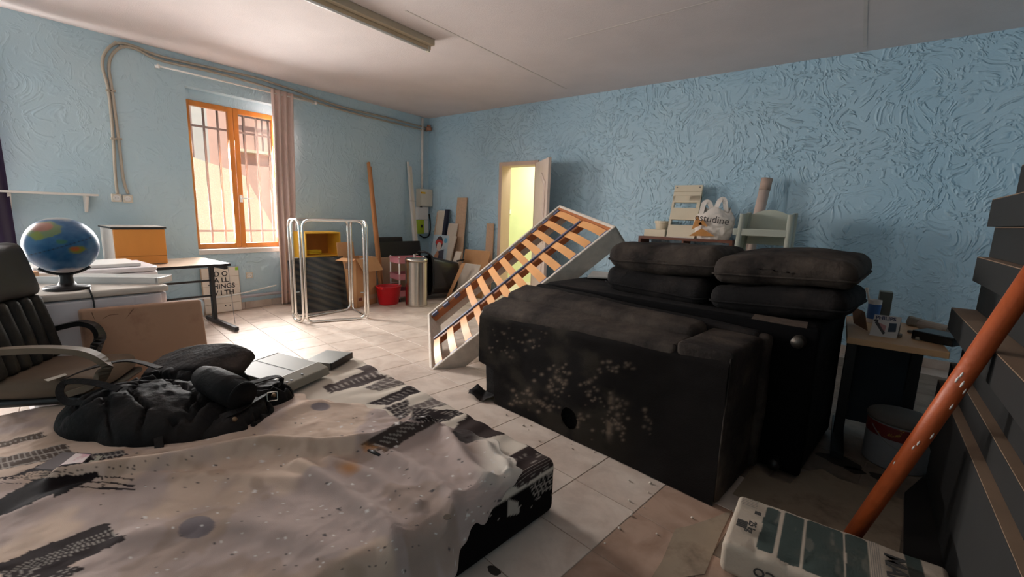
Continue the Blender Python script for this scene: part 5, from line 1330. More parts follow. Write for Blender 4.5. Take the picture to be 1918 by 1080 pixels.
# ------------------------------------------------------------------ black leather bag on the bed
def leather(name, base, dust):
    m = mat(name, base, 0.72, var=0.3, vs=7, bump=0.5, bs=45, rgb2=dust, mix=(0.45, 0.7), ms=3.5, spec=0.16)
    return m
M_lea = leather('black_leather', (13, 12, 13), (34, 29, 27)); M_lea2 = leather('lit_dusty_leather', (34, 29, 28), (72, 60, 53))  # second leather is greyer: light on upper sides put into the colour
bg = thing('leather_bag', 'slumped black leather travel bag with straps lying on the mattress', 'bag', BM@V((1.5, 1.05, BT+0.025)))
def blob(name, outline, h, z0, m, seed, power=2.6, ridge=0.03, parent=bg, nr=40, na=120, shear=(0, 0)):
    """closed soft shape: outline in bed u, v; rises to h with leathery folds"""
    c = np.mean(outline, 0); O = np.array(outline)-c
    an = np.arctan2(O[:,1], O[:,0]); ordr = np.argsort(an); an = an[ordr]; rad = np.hypot(O[:,0], O[:,1])[ordr]
    th = np.linspace(-math.pi, math.pi, na, endpoint=False)
    r = np.interp(th, np.concatenate([an-2*math.pi, an, an+2*math.pi]), np.tile(rad, 3))
    for _ in range(4): r = (np.roll(r, 1)+2*r+np.roll(r, -1))/4
    rho = np.sin(np.linspace(0.0, math.pi/2, nr))[:, None]
    X = c[0]+rho*r*np.cos(th); Y = c[1]+rho*r*np.sin(th)
    dome = np.clip(1-rho**power, 0, None)**0.55
    f = np.abs(fbm(X*5+seed*3+1.5*fbm(X*4, Y*4+seed), Y*7+seed, seed, 4)-0.47)
    Z = h*dome*(0.80+0.45*(vnoise(X*4+seed, Y*4, seed)-0.3))-ridge*4*np.exp(-(f/0.03)**2)*dome*0.5+ridge*(fbm(X*16, Y*16, seed)-0.4)*dome
    X = X+shear[0]*Z; Y = Y+shear[1]*Z
    top = np.stack([X, Y, z0+np.maximum(Z, 0.0)+0.004], -1).reshape(-1, 3)
    i = np.arange(nr-1)[:, None]*na; j = np.arange(na)[None, :]
    q = np.stack([i+j, i+na+j, i+na+(j+1)%na, i+(j+1)%na], -1).reshape(-1, 4)
    ringb = top[-na:].copy(); ringb[:,2] = z0; cb = np.array([[c[0], c[1], z0]])
    Pp = np.concatenate([top, ringb]); o = len(top)
    q2 = np.stack([(nr-1)*na+j[0], o+j[0], o+(j[0]+1)%na, (nr-1)*na+(j[0]+1)%na], -1)
    return np_mesh(name, place(Pp, BM), np.concatenate([q, q2]), m, parent)
z_b = BT+0.028
# outlines in bed coordinates
blob('body', [(1.14, 1.18), (1.08, 1.02), (1.16, 0.88), (1.30, 0.78), (1.46, 0.78), (1.60, 0.95), (1.72, 1.15), (1.78, 1.38), (1.72, 1.50), (1.58, 1.50), (1.38, 1.38), (1.22, 1.30)], 0.195, z_b, M_lea, 3)
blob('pocket', [(1.06, 1.04), (1.02, 0.92), (1.12, 0.80), (1.26, 0.74), (1.36, 0.86), (1.26, 1.02), (1.15, 1.10)], 0.10, z_b, M_lea, 5)
blob('end_flap', [(1.28, 0.80), (1.26, 0.66), (1.38, 0.60), (1.50, 0.66), (1.50, 0.80), (1.40, 0.84)], 0.09, z_b, M_lea, 8)
blob('rear_part', [(1.62, 0.72), (1.74, 0.74), (1.84, 0.94), (1.84, 1.2), (1.78, 1.30), (1.68, 1.10), (1.6, 0.9)], 0.17, z_b, M_lea, 9)
def ribbon(pts, w, m, nm, up=(0, 0, 1), th=0.006, par=bg):
    P_ = smooth_path([V(p) for p in pts], 6); mb = MB(); vs = []; fs = []
    n_ = len(P_)
    for i, p in enumerate(P_):
        t = (P_[min(i+1, n_-1)]-P_[max(i-1, 0)]).normalized(); x = t.cross(V(up)).normalized(); y = x.cross(t)
        vs += [p-x*w/2, p+x*w/2, p+x*w/2+y*th, p-x*w/2+y*th]
    for i in range(n_-1):
        a = 4*i; fs += [(a+k, a+(k+1) % 4, a+4+(k+1) % 4, a+4+k) for k in range(4)]
    fs += [(3, 2, 1, 0), (4*n_-4, 4*n_-3, 4*n_-2, 4*n_-1)]
    return mb.add(vs, fs).build(nm, m, par, smooth=False)
# folded lid lying on top, light on its upper side painted in as greyer leather
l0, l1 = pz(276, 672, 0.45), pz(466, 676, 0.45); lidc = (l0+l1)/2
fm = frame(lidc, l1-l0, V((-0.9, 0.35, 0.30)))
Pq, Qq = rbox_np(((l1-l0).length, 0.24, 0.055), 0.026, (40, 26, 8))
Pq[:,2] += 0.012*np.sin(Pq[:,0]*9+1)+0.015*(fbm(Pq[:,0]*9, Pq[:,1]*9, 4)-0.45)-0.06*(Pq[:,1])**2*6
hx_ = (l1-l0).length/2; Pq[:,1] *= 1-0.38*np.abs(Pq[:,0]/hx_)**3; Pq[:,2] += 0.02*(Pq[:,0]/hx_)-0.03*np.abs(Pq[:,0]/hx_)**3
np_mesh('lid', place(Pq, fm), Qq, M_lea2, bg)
# left carrying handle
ribbon([pz(236, 742, .44), pz(180, 752, .42), pz(128, 754, .40), pz(112, 735, .43), pz(124, 716, .46), pz(170, 716, .47), pz(225, 730, .47)], 0.028, M_lea, 'handle', (0.5, -0.2, 0.6))
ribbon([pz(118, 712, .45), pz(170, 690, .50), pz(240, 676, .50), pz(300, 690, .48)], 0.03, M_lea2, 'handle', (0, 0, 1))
# shoulder strap on the right with buckle and rivets
ribbon([pz(412, 782, .36), pz(450, 768, .38), pz(490, 745, .36), pz(515, 728, .35), pz(528, 716, .38), pz(518, 706, .42), pz(470, 718, .43)], 0.032, M_lea, 'strap', (0.2, -0.5, 0.8))
for u_, v_, z_ in ((440, 785, .37), (513, 740, .36)):
    c = pz(u_, v_, z_)
    MB().lathe([(0.0, 0.0), (0.011, 0.0), (0.011, 0.004), (0.006, 0.008), (0, 0.009)], c, 12, frame(V((0, 0, 0)), V((0.6, 0.5, 0)), V((-0.3, 0.3, 0.9))).to_3x3().to_4x4()).build('rivet', mat('dull_brass', (120, 96, 74), 0.4, 0.9), bg, smooth=True)
c = pz(508, 742, .365); MB().tube(arc([c+V((0, -0.02, -0.02)), c+V((0.02, 0.02, -0.02)), c+V((0.01, 0.025, 0.02)), c+V((-0.01, -0.015, 0.02))], 0.006, 3), 0.003, 6, True).build('buckle', M_steel, bg, smooth=True)
ribbon([pz(305, 722, .445), pz(300, 760, .405), pz(297, 810, .34), pz(300, 848, .29)], 0.03, M_lea, 'seam_band', (0.8, -0.4, 0.3), 0.006)
# round open sleeve of the bag
sm_ = []
o0, o1 = pz(395, 712, .47), pz(455, 742, .43)
ax_ = (o1-o0)
MB().tube([o0-ax_*0.3, o0, o0+ax_*0.5, o1], [0.05, 0.068, 0.072, 0.070], 20).build('side_pocket', M_lea, bg, smooth=True)
MB().tube([o1-ax_*0.02, o1+ax_*0.03], [0.071, 0.066], 20).build('pocket_rim', M_lea, bg, smooth=True)

# grey office machine part and black drive on the far end of the bed
M_gpl = mat('grey_green_plastic', (112, 108, 96), 0.55, var=0.06, rgb2=(120, 100, 76), mix=(0.62, 0.75))
M_gpl2 = mat('pale_grey_plastic', (146, 140, 127), 0.5, var=0.05)
zt_ = BT+0.02
a0, a1 = pz(532, 728, zt_+0.035), pz(618, 690, zt_+0.035)
pr = thing('scanner_unit', 'grey office machine cover lying at the far end of the mattress', 'machine', V((a0.x-0.2, a0.y+0.05, zt_)))
dA = V((a1.x-a0.x, a1.y-a0.y, 0)).normalized(); dB = V((-dA.y, dA.x, 0)); dB = dB if dB.x < 0 else -dB
LA = V((a1.x-a0.x, a1.y-a0.y, 0)).length
def pp(a, bq, z): q_ = V((a0.x, a0.y, 0))+dA*a+dB*bq; return V((q_.x, q_.y, z))
MB().hexa([pp(0, 0, zt_), pp(LA, 0, zt_), pp(LA, 0.09, zt_), pp(0, 0.09, zt_), pp(0, 0.01, zt_+0.045), pp(LA, 0.01, zt_+0.045), pp(LA, 0.09, zt_+0.07), pp(0, 0.09, zt_+0.07)]).build('front_cover', M_gpl2, pr, bevel=0.006)
MB().hexa([pp(0, 0.092, zt_), pp(LA, 0.092, zt_), pp(LA, 0.40, zt_), pp(0, 0.40, zt_), pp(0, 0.092, zt_+0.062), pp(LA, 0.092, zt_+0.062), pp(LA, 0.40, zt_+0.085), pp(0, 0.40, zt_+0.085)]).build('body', M_gpl, pr, bevel=0.004)
MB().slab(pp(LA*0.5, 0.094, zt_+0.0628), pp(LA*0.5+0.004, 0.094, zt_+0.0628), pp(LA*0.5+0.004, 0.398, zt_+0.0853), pp(LA*0.5, 0.398, zt_+0.0853), (0, 0, 0.001)).build('seam', M_dark, pr)
MB().hexa([pp(0, 0.402, zt_), pp(LA, 0.402, zt_), pp(LA, 0.47, zt_), pp(0, 0.47, zt_), pp(0, 0.402, zt_+0.088), pp(LA, 0.402, zt_+0.088), pp(LA, 0.47, zt_+0.07), pp(0, 0.47, zt_+0.07)]).build('rear_cover', M_gpl2, pr, bevel=0.006)
for k, (aa, bb) in enumerate(((0.05, 0.03), (0.08, 0.03), (0.17, 0.04))):
    MB().box((-0.008, -0.005, 0), (0.008, 0.005, 0.003), Matrix.Translation(pp(aa, bb, zt_+0.045+0.026*(bb-0.01)/0.08))).build('mark', mat('grey_blue_mark', (92, 98, 116), 0.6), pr)
d0, d1_ = pz(622, 692, BT+0.012), pz(661, 670, BT+0.012)
dr = thing('drive_unit', 'grey metal drive with black front on the mattress edge', 'drive', V(((d0.x+d1_.x)/2-0.1, (d0.y+d1_.y)/2, BT+0.012)))
e1 = V((d1_.x-d0.x, d1_.y-d0.y, 0)); e2 = V((-e1.y, e1.x, 0)).normalized(); e2 = e2 if e2.x < 0 else -e2
d0 = V((d0.x, d0.y, BT+0.010))
MB().slab(d0+e2*0.012, d0+e1+e2*0.012, d0+e1+e2*0.20, d0+e2*0.20, (0, 0, 0.042)).build('casing', mat('zinc_casing', (112, 110, 104), 0.45, 0.4), dr, bevel=0.002)
MB().slab(d0, d0+e1, d0+e1+e2*0.012, d0+e2*0.012, (0, 0, 0.044)).build('front', M_black, dr, bevel=0.002)
# small things on the bed
def bed_z(u, v): return BT+0.03
c0 = pz(75, 888, BT+0.045)
cd = thing('disc_case', 'clear disc case with pink card and papers near the left edge of the bed', 'disc case', (c0.x, c0.y, BT+0.035))
q = [pz(66, 880, BT+0.060), pz(118, 850, BT+0.060), pz(172, 852, BT+0.060), pz(140, 886, BT+0.060)]
MB().slab(q[0], q[1], q[2], q[3], (0, 0, 0.009)).build('case', mat('smoky_case', (120, 112, 112), 0.2), cd, bevel=0.001)
q2 = [pz(96, 884, BT+0.070), pz(142, 849, BT+0.070), pz(170, 851, BT+0.070), pz(136, 884, BT+0.070)]
MB().slab(q2[0], q2[1], q2[2], q2[3], (0, 0, 0.001)).build('card', mat('pink_card', (196, 140, 150), 0.6, rgb2=(216, 200, 196), mix=(0.45, 0.55), ms=18), cd)
for k in range(3):
    dy_ = 3*k
    one(MB().slab(pz(130+9*k, 893-2*k, BT+0.054), pz(170+6*k, 856, BT+0.054+0.004*k), pz(182+5*k, 853, BT+0.054+0.004*k), pz(150+9*k, 888-2*k, BT+0.054), (0, 0, 0.0012)), 'paper_slip', mat('paper%d' % k, ((190, 180, 166), (176, 172, 150), (150, 146, 130))[k], 0.8), ['pale paper slip tucked against the disc case', 'middle paper slip fanned out beside the disc case', 'outermost greenish paper slip beside the disc case'][k], 'paper', 'paper slips by the disc case')
one(MB().slab(pz(16, 797, BT+0.018), pz(82, 776, BT+0.018), pz(92, 785, BT+0.018), pz(12, 805, BT+0.018), (0, 0, 0.0015)), 'leaflet', mat('leaflet_paper', (200, 188, 174), 0.8, rgb2=(170, 130, 140), mix=(0.6, 0.7)), 'pale leaflet lying flat between bag and armchair', 'leaflet')
s0_, s1_ = pz(690, 843, BT+0.05), pz(712, 853, BT+0.05)
one(MB().tube([s0_, (s0_+s1_)/2+V((0, 0, 0.002)), s1_], [0.006, 0.008, 0.006], 8), 'dark_stick', M_black, 'short dark stick lying on the duvet', 'stick', smooth=True)
cc = BM@V((0.03, 0.585, BT+0.047))
one(MB().lathe([(0.0, 0), (0.013, 0), (0.013, 0.002), (0, 0.002)], pz(838, 968, BT+0.048), 20), 'coin', mat('tarnished_coin', (92, 84, 76), 0.4, 0.8), 'single tarnished coin lying on the duvet near the edge', 'coin')

# ================================================================== OFFICE ARMCHAIR behind the bed
ch_c = V((-3.16, 0.385, 0)); cf = V((0.6, 0.8, 0)); cp = V((0.8, -0.6, 0))
oc_ = thing('office_chair', 'worn dark leather office chair with curved beige arms at the left edge', 'chair', ch_c, math.atan2(cf.y, cf.x))
M_chl = mat('grey_black_leatherette', (40, 38, 36), 0.55, var=0.2, vs=5, bump=0.3, bs=40, rgb2=(72, 64, 55), mix=(0.5, 0.75), spec=0.2)
M_seat = mat('beige_worn_seat', (104, 86, 70), 0.8, var=0.15, vs=6)
M_arm = mat('dusty_arm_plastic', (104, 88, 70), 0.6, var=0.15)
def cpt(f, p, z): q_ = ch_c+cf*f+cp*p; return V((q_.x, q_.y, z))
CMx = frame(cpt(0.0, 0, 0.385), cp, cf)
rounded('seat', (0.44, 0.42, 0.10), 0.045, (24, 24, 10), CMx, M_seat, oc_, 0.01, 5, 0.012)
rounded('seat_shell', (0.45, 0.43, 0.035), 0.015, (16, 16, 6), frame(cpt(0, 0, 0.325), cp, cf), M_black, oc_)
bk = V((-cf.x*0.22, -cf.y*0.22, 1)).normalized()
def backpt(h, p, n): q_ = cpt(-0.17, p, 0.43)+bk*h; nn = (cf-bk*cf.dot(bk)).normalized(); return q_+nn*n
bmat = frame(backpt(0.20, 0, 0), cp, bk)
for k in range(6):
    w_ = 0.46/6
    rounded('tuft', (w_, 0.36, 0.085), 0.034, (10, 22, 10), frame(backpt(0.18, -0.23+w_*(k+0.5), 0.0), cp, bk), M_chl, oc_, 0.006, 8)
rounded('headrest', (0.47, 0.30, 0.105), 0.05, (26, 18, 12), frame(backpt(0.50, 0, 0.005), cp, bk), mat('black_leatherette', (36, 34, 33), 0.5, var=0.2, vs=5, rgb2=(58, 52, 47), mix=(0.5, 0.8)), oc_, 0.01, 5)
rounded('back_shell', (0.47, 0.62, 0.03), 0.014, (16, 16, 6), frame(backpt(0.32, 0, -0.055), cp, bk), M_black, oc_)
for sgn, ln_ in ((1, 0.26), (-1, 0.0)):
    pth = [cpt(-0.20, 0.26*sgn, 0.56), cpt(-0.1, 0.265*sgn, 0.585), cpt(0.08 if sgn > 0 else -0.06, 0.265*sgn, 0.585), cpt(0.22 if sgn > 0 else -0.02, 0.265*sgn, 0.56), cpt(0.28 if sgn > 0 else 0.0, 0.26*sgn, 0.49), cpt(0.24 if sgn > 0 else -0.01, 0.24*sgn, 0.40), cpt(0.12 if sgn > 0 else -0.02, 0.22*sgn, 0.35)]
    ribbon(pth, 0.05, M_arm if sgn > 0 else M_black, 'armrest', (0, 0, 1), 0.028, oc_)
MB().tube([cpt(0, 0, 0.06), cpt(0, 0, 0.31)], 0.028, 14).build('column', M_blackmetal, oc_, smooth=True)
MB().lathe([(0.14, 0.0), (0.14, 0.02), (0.10, 0.045), (0.03, 0.062), (0, 0.062)], ch_c+V((-0.07, 0, 0)), 24).build('base', M_blackmetal, oc_, smooth=True)
# beige suede panel standing between chair and appliance
M_suede = mat('beige_suede', (176, 138, 112), 0.95, var=0.08, vs=4, rgb2=(150, 108, 86), mix=(0.5, 0.7), sheen=0.3)
pnl = thing('suede_panel', 'beige suede-covered panel with dark stain lines standing behind the bed', 'panel', (-3.43, 0.80, 0))
PX0, PX1 = -3.40, -3.48
z1a, z1b = px(142, 580, PX1).z, px(375, 560, PX1).z
ya, yb = px(146, 585, PX1).y, px(375, 560, PX1).y; yc_ = px(388, 650, PX0).y
Pm, Qm = rbox_np((0.05, yb-ya, z1a-0.005), 0.018, (8, 30, 30))
Pm[:,2] += z1a/2+0.003
tz = Pm[:,2]/z1a
Pm[:,1] = (ya+yb)/2+Pm[:,1]*(1+0.03*(1-tz)); Pm[:,0] += PX0+(PX1-PX0)*tz; Pm[:,2] += (z1b-z1a)*smooth(0.5, 1, tz)*(Pm[:,1]-ya)/(yb-ya)
np_mesh('pad', Pm, Qm, M_suede, pnl)
M_mark = mat('dark_crease', (112, 78, 58), 0.95)
for pl in ([(172, 585), (180, 605), (188, 622), (212, 618), (232, 600), (250, 578)], [(188, 600), (205, 590), (222, 588)], [(165, 622), (188, 622)]):
    MB().tube(smooth_path([px(x, y, PX1+0.025+(z1a-px(x, y, PX1).z)*0.08) for x, y in pl], 4), 0.0022, 5).build('stain_line', M_mark, pnl, smooth=True)

one(MB().slab(pz(82, 711, 0.445), pz(122, 699, 0.445), pz(126, 702, 0.445), pz(90, 714, 0.445), (0, 0, 0.001)), 'paper_slip', MATS['paper0'], 'white paper slip lying on the chair seat', 'paper')
# odds and ends at the far left, behind the globe
one(MB().box((-4.22, 0.29, AZ+0.001), (-4.12, 0.42, AZ+0.07)), 'wood_block', mat('tan_wood_block', (196, 150, 110), 0.6), 'small tan wooden block behind the globe', 'block', bevel=0.004)
one(MB().lathe([(0.05, 0), (0.075, 0.03), (0.085, 0.16), (0.07, 0.2), (0.03, 0.22), (0, 0.22)], (XW+0.16, 1.80, 0), 20), 'pale_blue_jug', mat('pale_blue_plastic', (186, 206, 218), 0.5), 'pale blue plastic container on the floor left of the letter board', 'container', smooth=True)

# ================================================================== ALONG THE SWIRLED WALL
M_shelf = mat('brown_veneer', (112, 68, 50), 0.5, var=0.15, vs=8, stretch=(0.3, 1, 1))
SY0, SY1 = 5.20, YB-0.03
sx0, sx1 = py(1196, 441, SY0).x, py(1372, 451, SY0).x
SZ = py(1285, 446, SY0).z
su = thing('shelf_unit', 'brown open shelf unit against the swirled wall behind the cushions', 'shelf', ((sx0+sx1)/2, (SY0+SY1)/2, 0))
MB().box((sx0, SY0, SZ-0.03), (sx1, SY1, SZ)).build('top', M_shelf, su, bevel=0.002)
for x in (sx0, sx1-0.03): MB().box((x, SY0, 0), (x+0.03, SY1, SZ-0.03)).build('side', M_shelf, su, bevel=0.002)
MB().box(((sx0+sx1)/2-0.01, SY0+0.01, 0.06), ((sx0+sx1)/2+0.01, SY1, SZ-0.03)).build('divider', M_shelf, su)
for z in (0.04, 0.38, 0.72): MB().box((sx0+0.03, SY0+0.01, z), (sx1-0.03, SY1, z+0.02)).build('shelf_board', M_shelf, su)
def on_shelf(u, v, y): return py(u, v, y)
M_cream_pl = mat('cream_enamel', (226, 212, 186), 0.45, var=0.04)
# white box and pot
a, b = py(1207, 440, 5.26), py(1247, 430, 5.26)
one(MB().box((a.x, 5.24, SZ+0.001), (b.x, 5.36, b.z)), 'white_carton', M_cream_pl, 'low cream carton at the left end of the shelf top', 'carton', bevel=0.004)
a, b = py(1225, 440, 5.42), py(1256, 414, 5.42); rr = (b.x-a.x)/2
pt_ = thing('flower_pot', 'whitish ribbed pot behind the low carton on the shelf', 'pot', ((a.x+b.x)/2, 5.43, SZ))
MB().lathe([(rr*0.75, SZ+0.001), (rr*0.95, b.z-0.03), (rr*0.98, b.z), (rr*0.9, b.z), (rr*0.7, SZ+0.02), (0, SZ+0.02)], ((a.x+b.x)/2, 5.43, 0), 24).build('body', M_cream_pl, pt_, smooth=True)
MB().lathe([(rr*0.96, b.z-0.03), (rr*1.02, b.z-0.028), (rr*1.02, b.z), (rr*0.98, b.z)], ((a.x+b.x)/2, 5.43, 0), 24).build('rim', M_cream_pl, pt_)
# cream slotted rack (electrical panel cover) leaning on the wall
RY = 5.36
ra, rb_ = py(1263, 347, RY), py(1316, 347, RY); rbt = py(1254, 441, RY)
rk = thing('slotted_panel', 'cream panel cover with three rectangular slots on the shelf', 'panel', ((ra.x+rb_.x)/2, RY, SZ))
RWd = rb_.x-ra.x; RH = ra.z-SZ-0.002
RMx = frame(V((rbt.x+0.0, RY-0.10, SZ+0.002)), V((1, 0, 0)), V((ra.x-rbt.x, 0.16, RH)))
RHt = V((ra.x-rbt.x, 0.16, RH)).length
def rbx(x0, y0, x1, y1, z0=-0.02, z1=0.02): return MB().box((x0, y0, z0), (x1, y1, z1), RMx)
rows = [0, 0.30, 0.40, 0.615, 0.70, 0.85, 0.885, 1.0]
for k, (y0, y1) in enumerate(((0, 0.235), (0.335, 0.565), (0.665, 0.80), (0.80, 0.875), (0.878, 1.0))):
    rbx(0, y0*RHt, RWd, y1*RHt).build('crosspiece', M_cream_pl, rk, bevel=0.004)
for y0, y1, xe in ((0.235, 0.335, 0.06), (0.565, 0.665, 0.06), (0.70, 0.80, 0.36)):
    rbx(0, y0*RHt, 0.025, y1*RHt).build('stile', M_cream_pl, rk); rbx(RWd-0.02-xe*RWd*0.9, y0*RHt, RWd, y1*RHt).build('stile', M_cream_pl, rk)
for xx in (0.03, RWd-0.03):
    MB().lathe([(0.0, 0.0), (0.008, 0), (0.008, 0.003), (0, 0.003)], RMx@V((xx, 0.955*RHt, 0.02)), 10, RMx.to_3x3().to_4x4()).build('screw', M_grey, rk)
one(MB().slab((py(1248, 442, 5.24).x, 5.215, SZ+0.001), (py(1300, 446, 5.24).x, 5.215, SZ+0.001), (py(1300, 446, 5.24).x, 5.25, SZ+0.001), (py(1248, 442, 5.24).x, 5.25, SZ+0.001), (0, 0, 0.006)), 'paper_sheet', M_white, 'thin white paper sheet hanging at the shelf front edge', 'paper')
# plastic carrier bag
GY = 5.30
g0, g1, gt = py(1298, 445, GY), py(1368, 450, GY), py(1352, 378, GY)
cbg = thing('carrier_bag', 'crumpled white plastic carrier bag with orange print on the shelf', 'bag', ((g0.x+g1.x)/2, GY, SZ))
M_bag = mat('translucent_white_film', (232, 222, 212), 0.35, var=0.04, spec=0.5, bump=0.6, bs=14)
gw = (g1.x-g0.x)/2; gh = gt.z-SZ
nu, nv = 72, 40
th = np.linspace(0, 2*math.pi, nu, endpoint=False)[:, None]; t = np.linspace(0, 1, nv)[None, :]
rx = gw*(0.82+0.28*np.sin(t*2.4)-0.30*t**3); ry = 0.095*(0.9+0.3*np.sin(t*2.6)-0.75*t**2.5)
cr = 1+0.16*(np.abs(fbm(np.cos(th)*2.2+5, np.sin(th)*2.2, t*4, 4)-0.47)*4-0.3)
X = (g0.x+g1.x)/2+0.02*t+rx*np.cos(th)*cr; Y = GY-0.0+ry*np.sin(th)*cr; Z = SZ+0.003+gh*0.78*t+0.03*np.sin(th*3)*t
Pb = np.stack([X, Y+0*t, Z+0*X], -1).reshape(-1, 3)
i = np.arange(nu)[:, None]; j = np.arange(nv-1)[None, :]
qb = np.stack([i*nv+j, ((i+1) % nu)*nv+j, ((i+1) % nu)*nv+j+1, i*nv+j+1], -1).reshape(-1, 4)
np_mesh('film', Pb, qb, M_bag, cbg)
for x_, h_, rt in ((-0.30, 0.20, -0.6), (0.38, 0.24, 0.1)):
    cx = (g0.x+g1.x)/2+x_*gw; z0 = SZ+gh*0.66
    ribbon([(cx-0.07, GY-0.02, z0), (cx-0.03+rt*0.03, GY-0.03, z0+h_*0.6), (cx+0.02+rt*0.03, GY-0.02, z0+h_*0.66), (cx+0.05, GY, z0+h_*0.1)], 0.05, M_bag, 'bag_handle', (0, -1, 0.2), 0.003, cbg)
ys = GY-0.155
M_orange_print = mat('orange_print', (206, 142, 74), 0.5)
text_mesh('estudine', 'lettering', 0.105, frame(V(((g0.x+g1.x)/2+0.02, ys, SZ+gh*0.53)), V((1, 0, -0.13)), V((0.1, 0.0, 1))), mat('dark_print', (62, 54, 52), 0.6), cbg)
for poly in ([(-0.17, 0.01), (0.10, 0.02), (-0.04, 0.10)], [(-0.15, 0.08), (-0.10, 0.24), (-0.04, 0.14)], [(-0.08, 0.14), (-0.04, 0.2), (0.02, 0.12)]):
    MB().prism(poly, ((g0.x+g1.x)/2-0.04, ys+0.02, SZ+0.02), (1, 0, 0), (0, 0, 1), (0, -0.0008, 0)).build('print_patch', M_orange_print, cbg)
# cardboard tube against the wall
tt0 = py(1437, 334, 5.40)
tb_ = thing('cardboard_tube', 'tall pinkish cardboard tube leaning against the swirled wall', 'tube', (tt0.x-0.16, 5.22, 0))
M_tube = mat('pinkish_cardboard', (208, 184, 170), 0.75, var=0.08)
tbase = V((tt0.x-0.16, 5.22, 0.01)); tax = (V((tt0.x, 5.40, tt0.z))-tbase)
MB().tube([tbase, tbase+tax*0.93], 0.052, 24).build('shaft', M_tube, tb_, smooth=False)
MB().tube([tbase+tax*0.93, tbase+tax], 0.0545, 24).build('end_collar', mat('tube_end', (190, 162, 146), 0.8), tb_)
for o_ in tb_.children: o_.data.polygons.foreach_set('use_smooth', [len(p.vertices) == 4 for p in o_.data.polygons])
# translucent plastic shelf rack
M_trans = mat('frosted_plastic', (214, 216, 200), 0.35, var=0.04, trans=0.35, spec=0.5)
QY = 4.82
qa, qb_, qt = py(1388, 396, QY), py(1490, 396, QY), py(1440, 397, QY)
pk = thing('plastic_rack', 'frosted white plastic shelf rack standing by the cardboard tube', 'rack', ((qa.x+qb_.x)/2, QY+0.15, 0))
QD = 0.32
xl0, xr0 = qa.x-0.10, qb_.x+0.02
for xb_, xt_ in ((qa.x-0.06, qa.x+0.02), (qb_.x-0.04, qb_.x-0.03)):
    MB().tube([(xb_, QY, 0.01), (xt_, QY, qt.z-0.02)], 0.026, 12).build('post', M_trans, pk, smooth=True)
    MB().tube([(xb_+0.01, QY+QD, 0.01), (xt_+0.01, QY+QD, qt.z)], 0.022, 12).build('post', M_trans, pk, smooth=True)
    MB().slab((xb_, QY, 0.3), (xb_, QY+QD, 0.3), (xt_, QY+QD, qt.z), (xt_, QY, qt.z-0.02), (0.012, 0, 0)).build('side_panel', M_trans, pk, bevel=0.004)
pts = []
for k in range(15):
    s_ = k/14; pts.append((qa.x+0.03+(qb_.x-qa.x-0.08)*s_, qt.z-0.03+0.06*math.sin(math.pi*s_)))
pts += [(qb_.x-0.05, qt.z-0.32), (qa.x+0.02, qt.z-0.32)]
MB().prism(pts, (0, QY+QD-0.01, 0), (1, 0, 0), (0, 0, 1), (0, 0.008, 0)).build('back_panel', M_trans, pk, bevel=0.003)
zt2 = py(1440, 432, QY).z
for z in (zt2, zt2-0.42, 0.2):
    MB().box((qa.x-0.05, QY-0.02, z-0.055), (qb_.x-0.02, QY+0.0, z+0.012)).build('shelf_lip', M_trans, pk, bevel=0.006)
    MB().box((qa.x-0.05, QY, z-0.012), (qb_.x-0.02, QY+QD, z)).build('shelf_tray', M_trans, pk, bevel=0.004)

# ================================================================== SMALL TABLE ON THE RIGHT
TZ = 0.72
t0 = pz(1587, 632, TZ); t1 = pz(1785, 660, TZ)
M_tabl = mat('pale_wood_laminate', (188, 150, 110), 0.55, var=0.1, vs=6, stretch=(0.2, 1, 1))
tx0, tx1, ty0, ty1 = t0.x-0.0, t1.x-0.01, (t0.y+t1.y)/2, 3.50
tb2 = thing('side_table', 'pale wood table on black legs cluttered with workshop odds and ends', 'table', ((tx0+tx1)/2, (ty0+ty1)/2, 0))
MB().box((tx0, ty0, TZ-0.032), (tx1, ty1, TZ)).build('tabletop', M_tabl, tb2, bevel=0.003)
for x, y in ((tx0+0.04, ty0+0.42), (tx1-0.04, ty0+0.56)):
    MB().box((x-0.025, y-0.03, 0.04), (x+0.025, y+0.03, TZ-0.032)).build('leg', M_blackmetal, tb2, bevel=0.003)
    MB().box((x-0.03, ty0+(0.12 if x < 0.3 else 0.5), 0.001), (x+0.03, ty1, 0.045)).build('foot_bar', M_blackmetal, tb2, bevel=0.003)
MB().box((tx0+0.04, ty1-0.06, 0.06), (tx1-0.02, ty1-0.045, TZ-0.032)).build('shade_panel', mat('shade_slate', (44, 52, 60), 0.7, var=0.15), tb2)  # added dark panel, its colour stands in for shade under the table
# things on it
a = pz(1638, 583, TZ); a = py(1638, 583, 3.38); yb_ = 3.36
c = V((py(1638, 575, yb_).x, yb_, TZ+0.001)); hh = py(1638, 561, yb_).z-TZ; rr = (py(1651, 570, yb_).x-py(1624, 570, yb_).x)/2
tub = thing('filler_tub', 'small white tub with blue label on the side table', 'tub', c)
MB().lathe([(rr*0.85, TZ+0.001), (rr*0.98, TZ+hh), (rr*0.9, TZ+hh), (rr*0.8, TZ+hh*0.6), (0, TZ+hh*0.6)], (c.x, c.y, 0), 24).build('body', M_white_pl, tub, smooth=False)
MB().lathe([(rr*0.885, TZ+hh*0.18), (rr*0.965, TZ+hh*0.82)], (c.x, c.y, 0), 24).build('label', mat('blue_label', (66, 112, 178), 0.5, rgb2=(206, 190, 80), mix=(0.68, 0.7), ms=14), tub)
bsp = V((c.x-rr*0.5, c.y, TZ+hh*0.62))
one(MB().tube([bsp, bsp+V((-0.02, 0, 0.07)), bsp+V((-0.035, 0, 0.12))], [0.008, 0.006, 0.009], 8), 'paint_brush', M_white, 'white brush handle sticking out of the tub', 'brush', smooth=True)
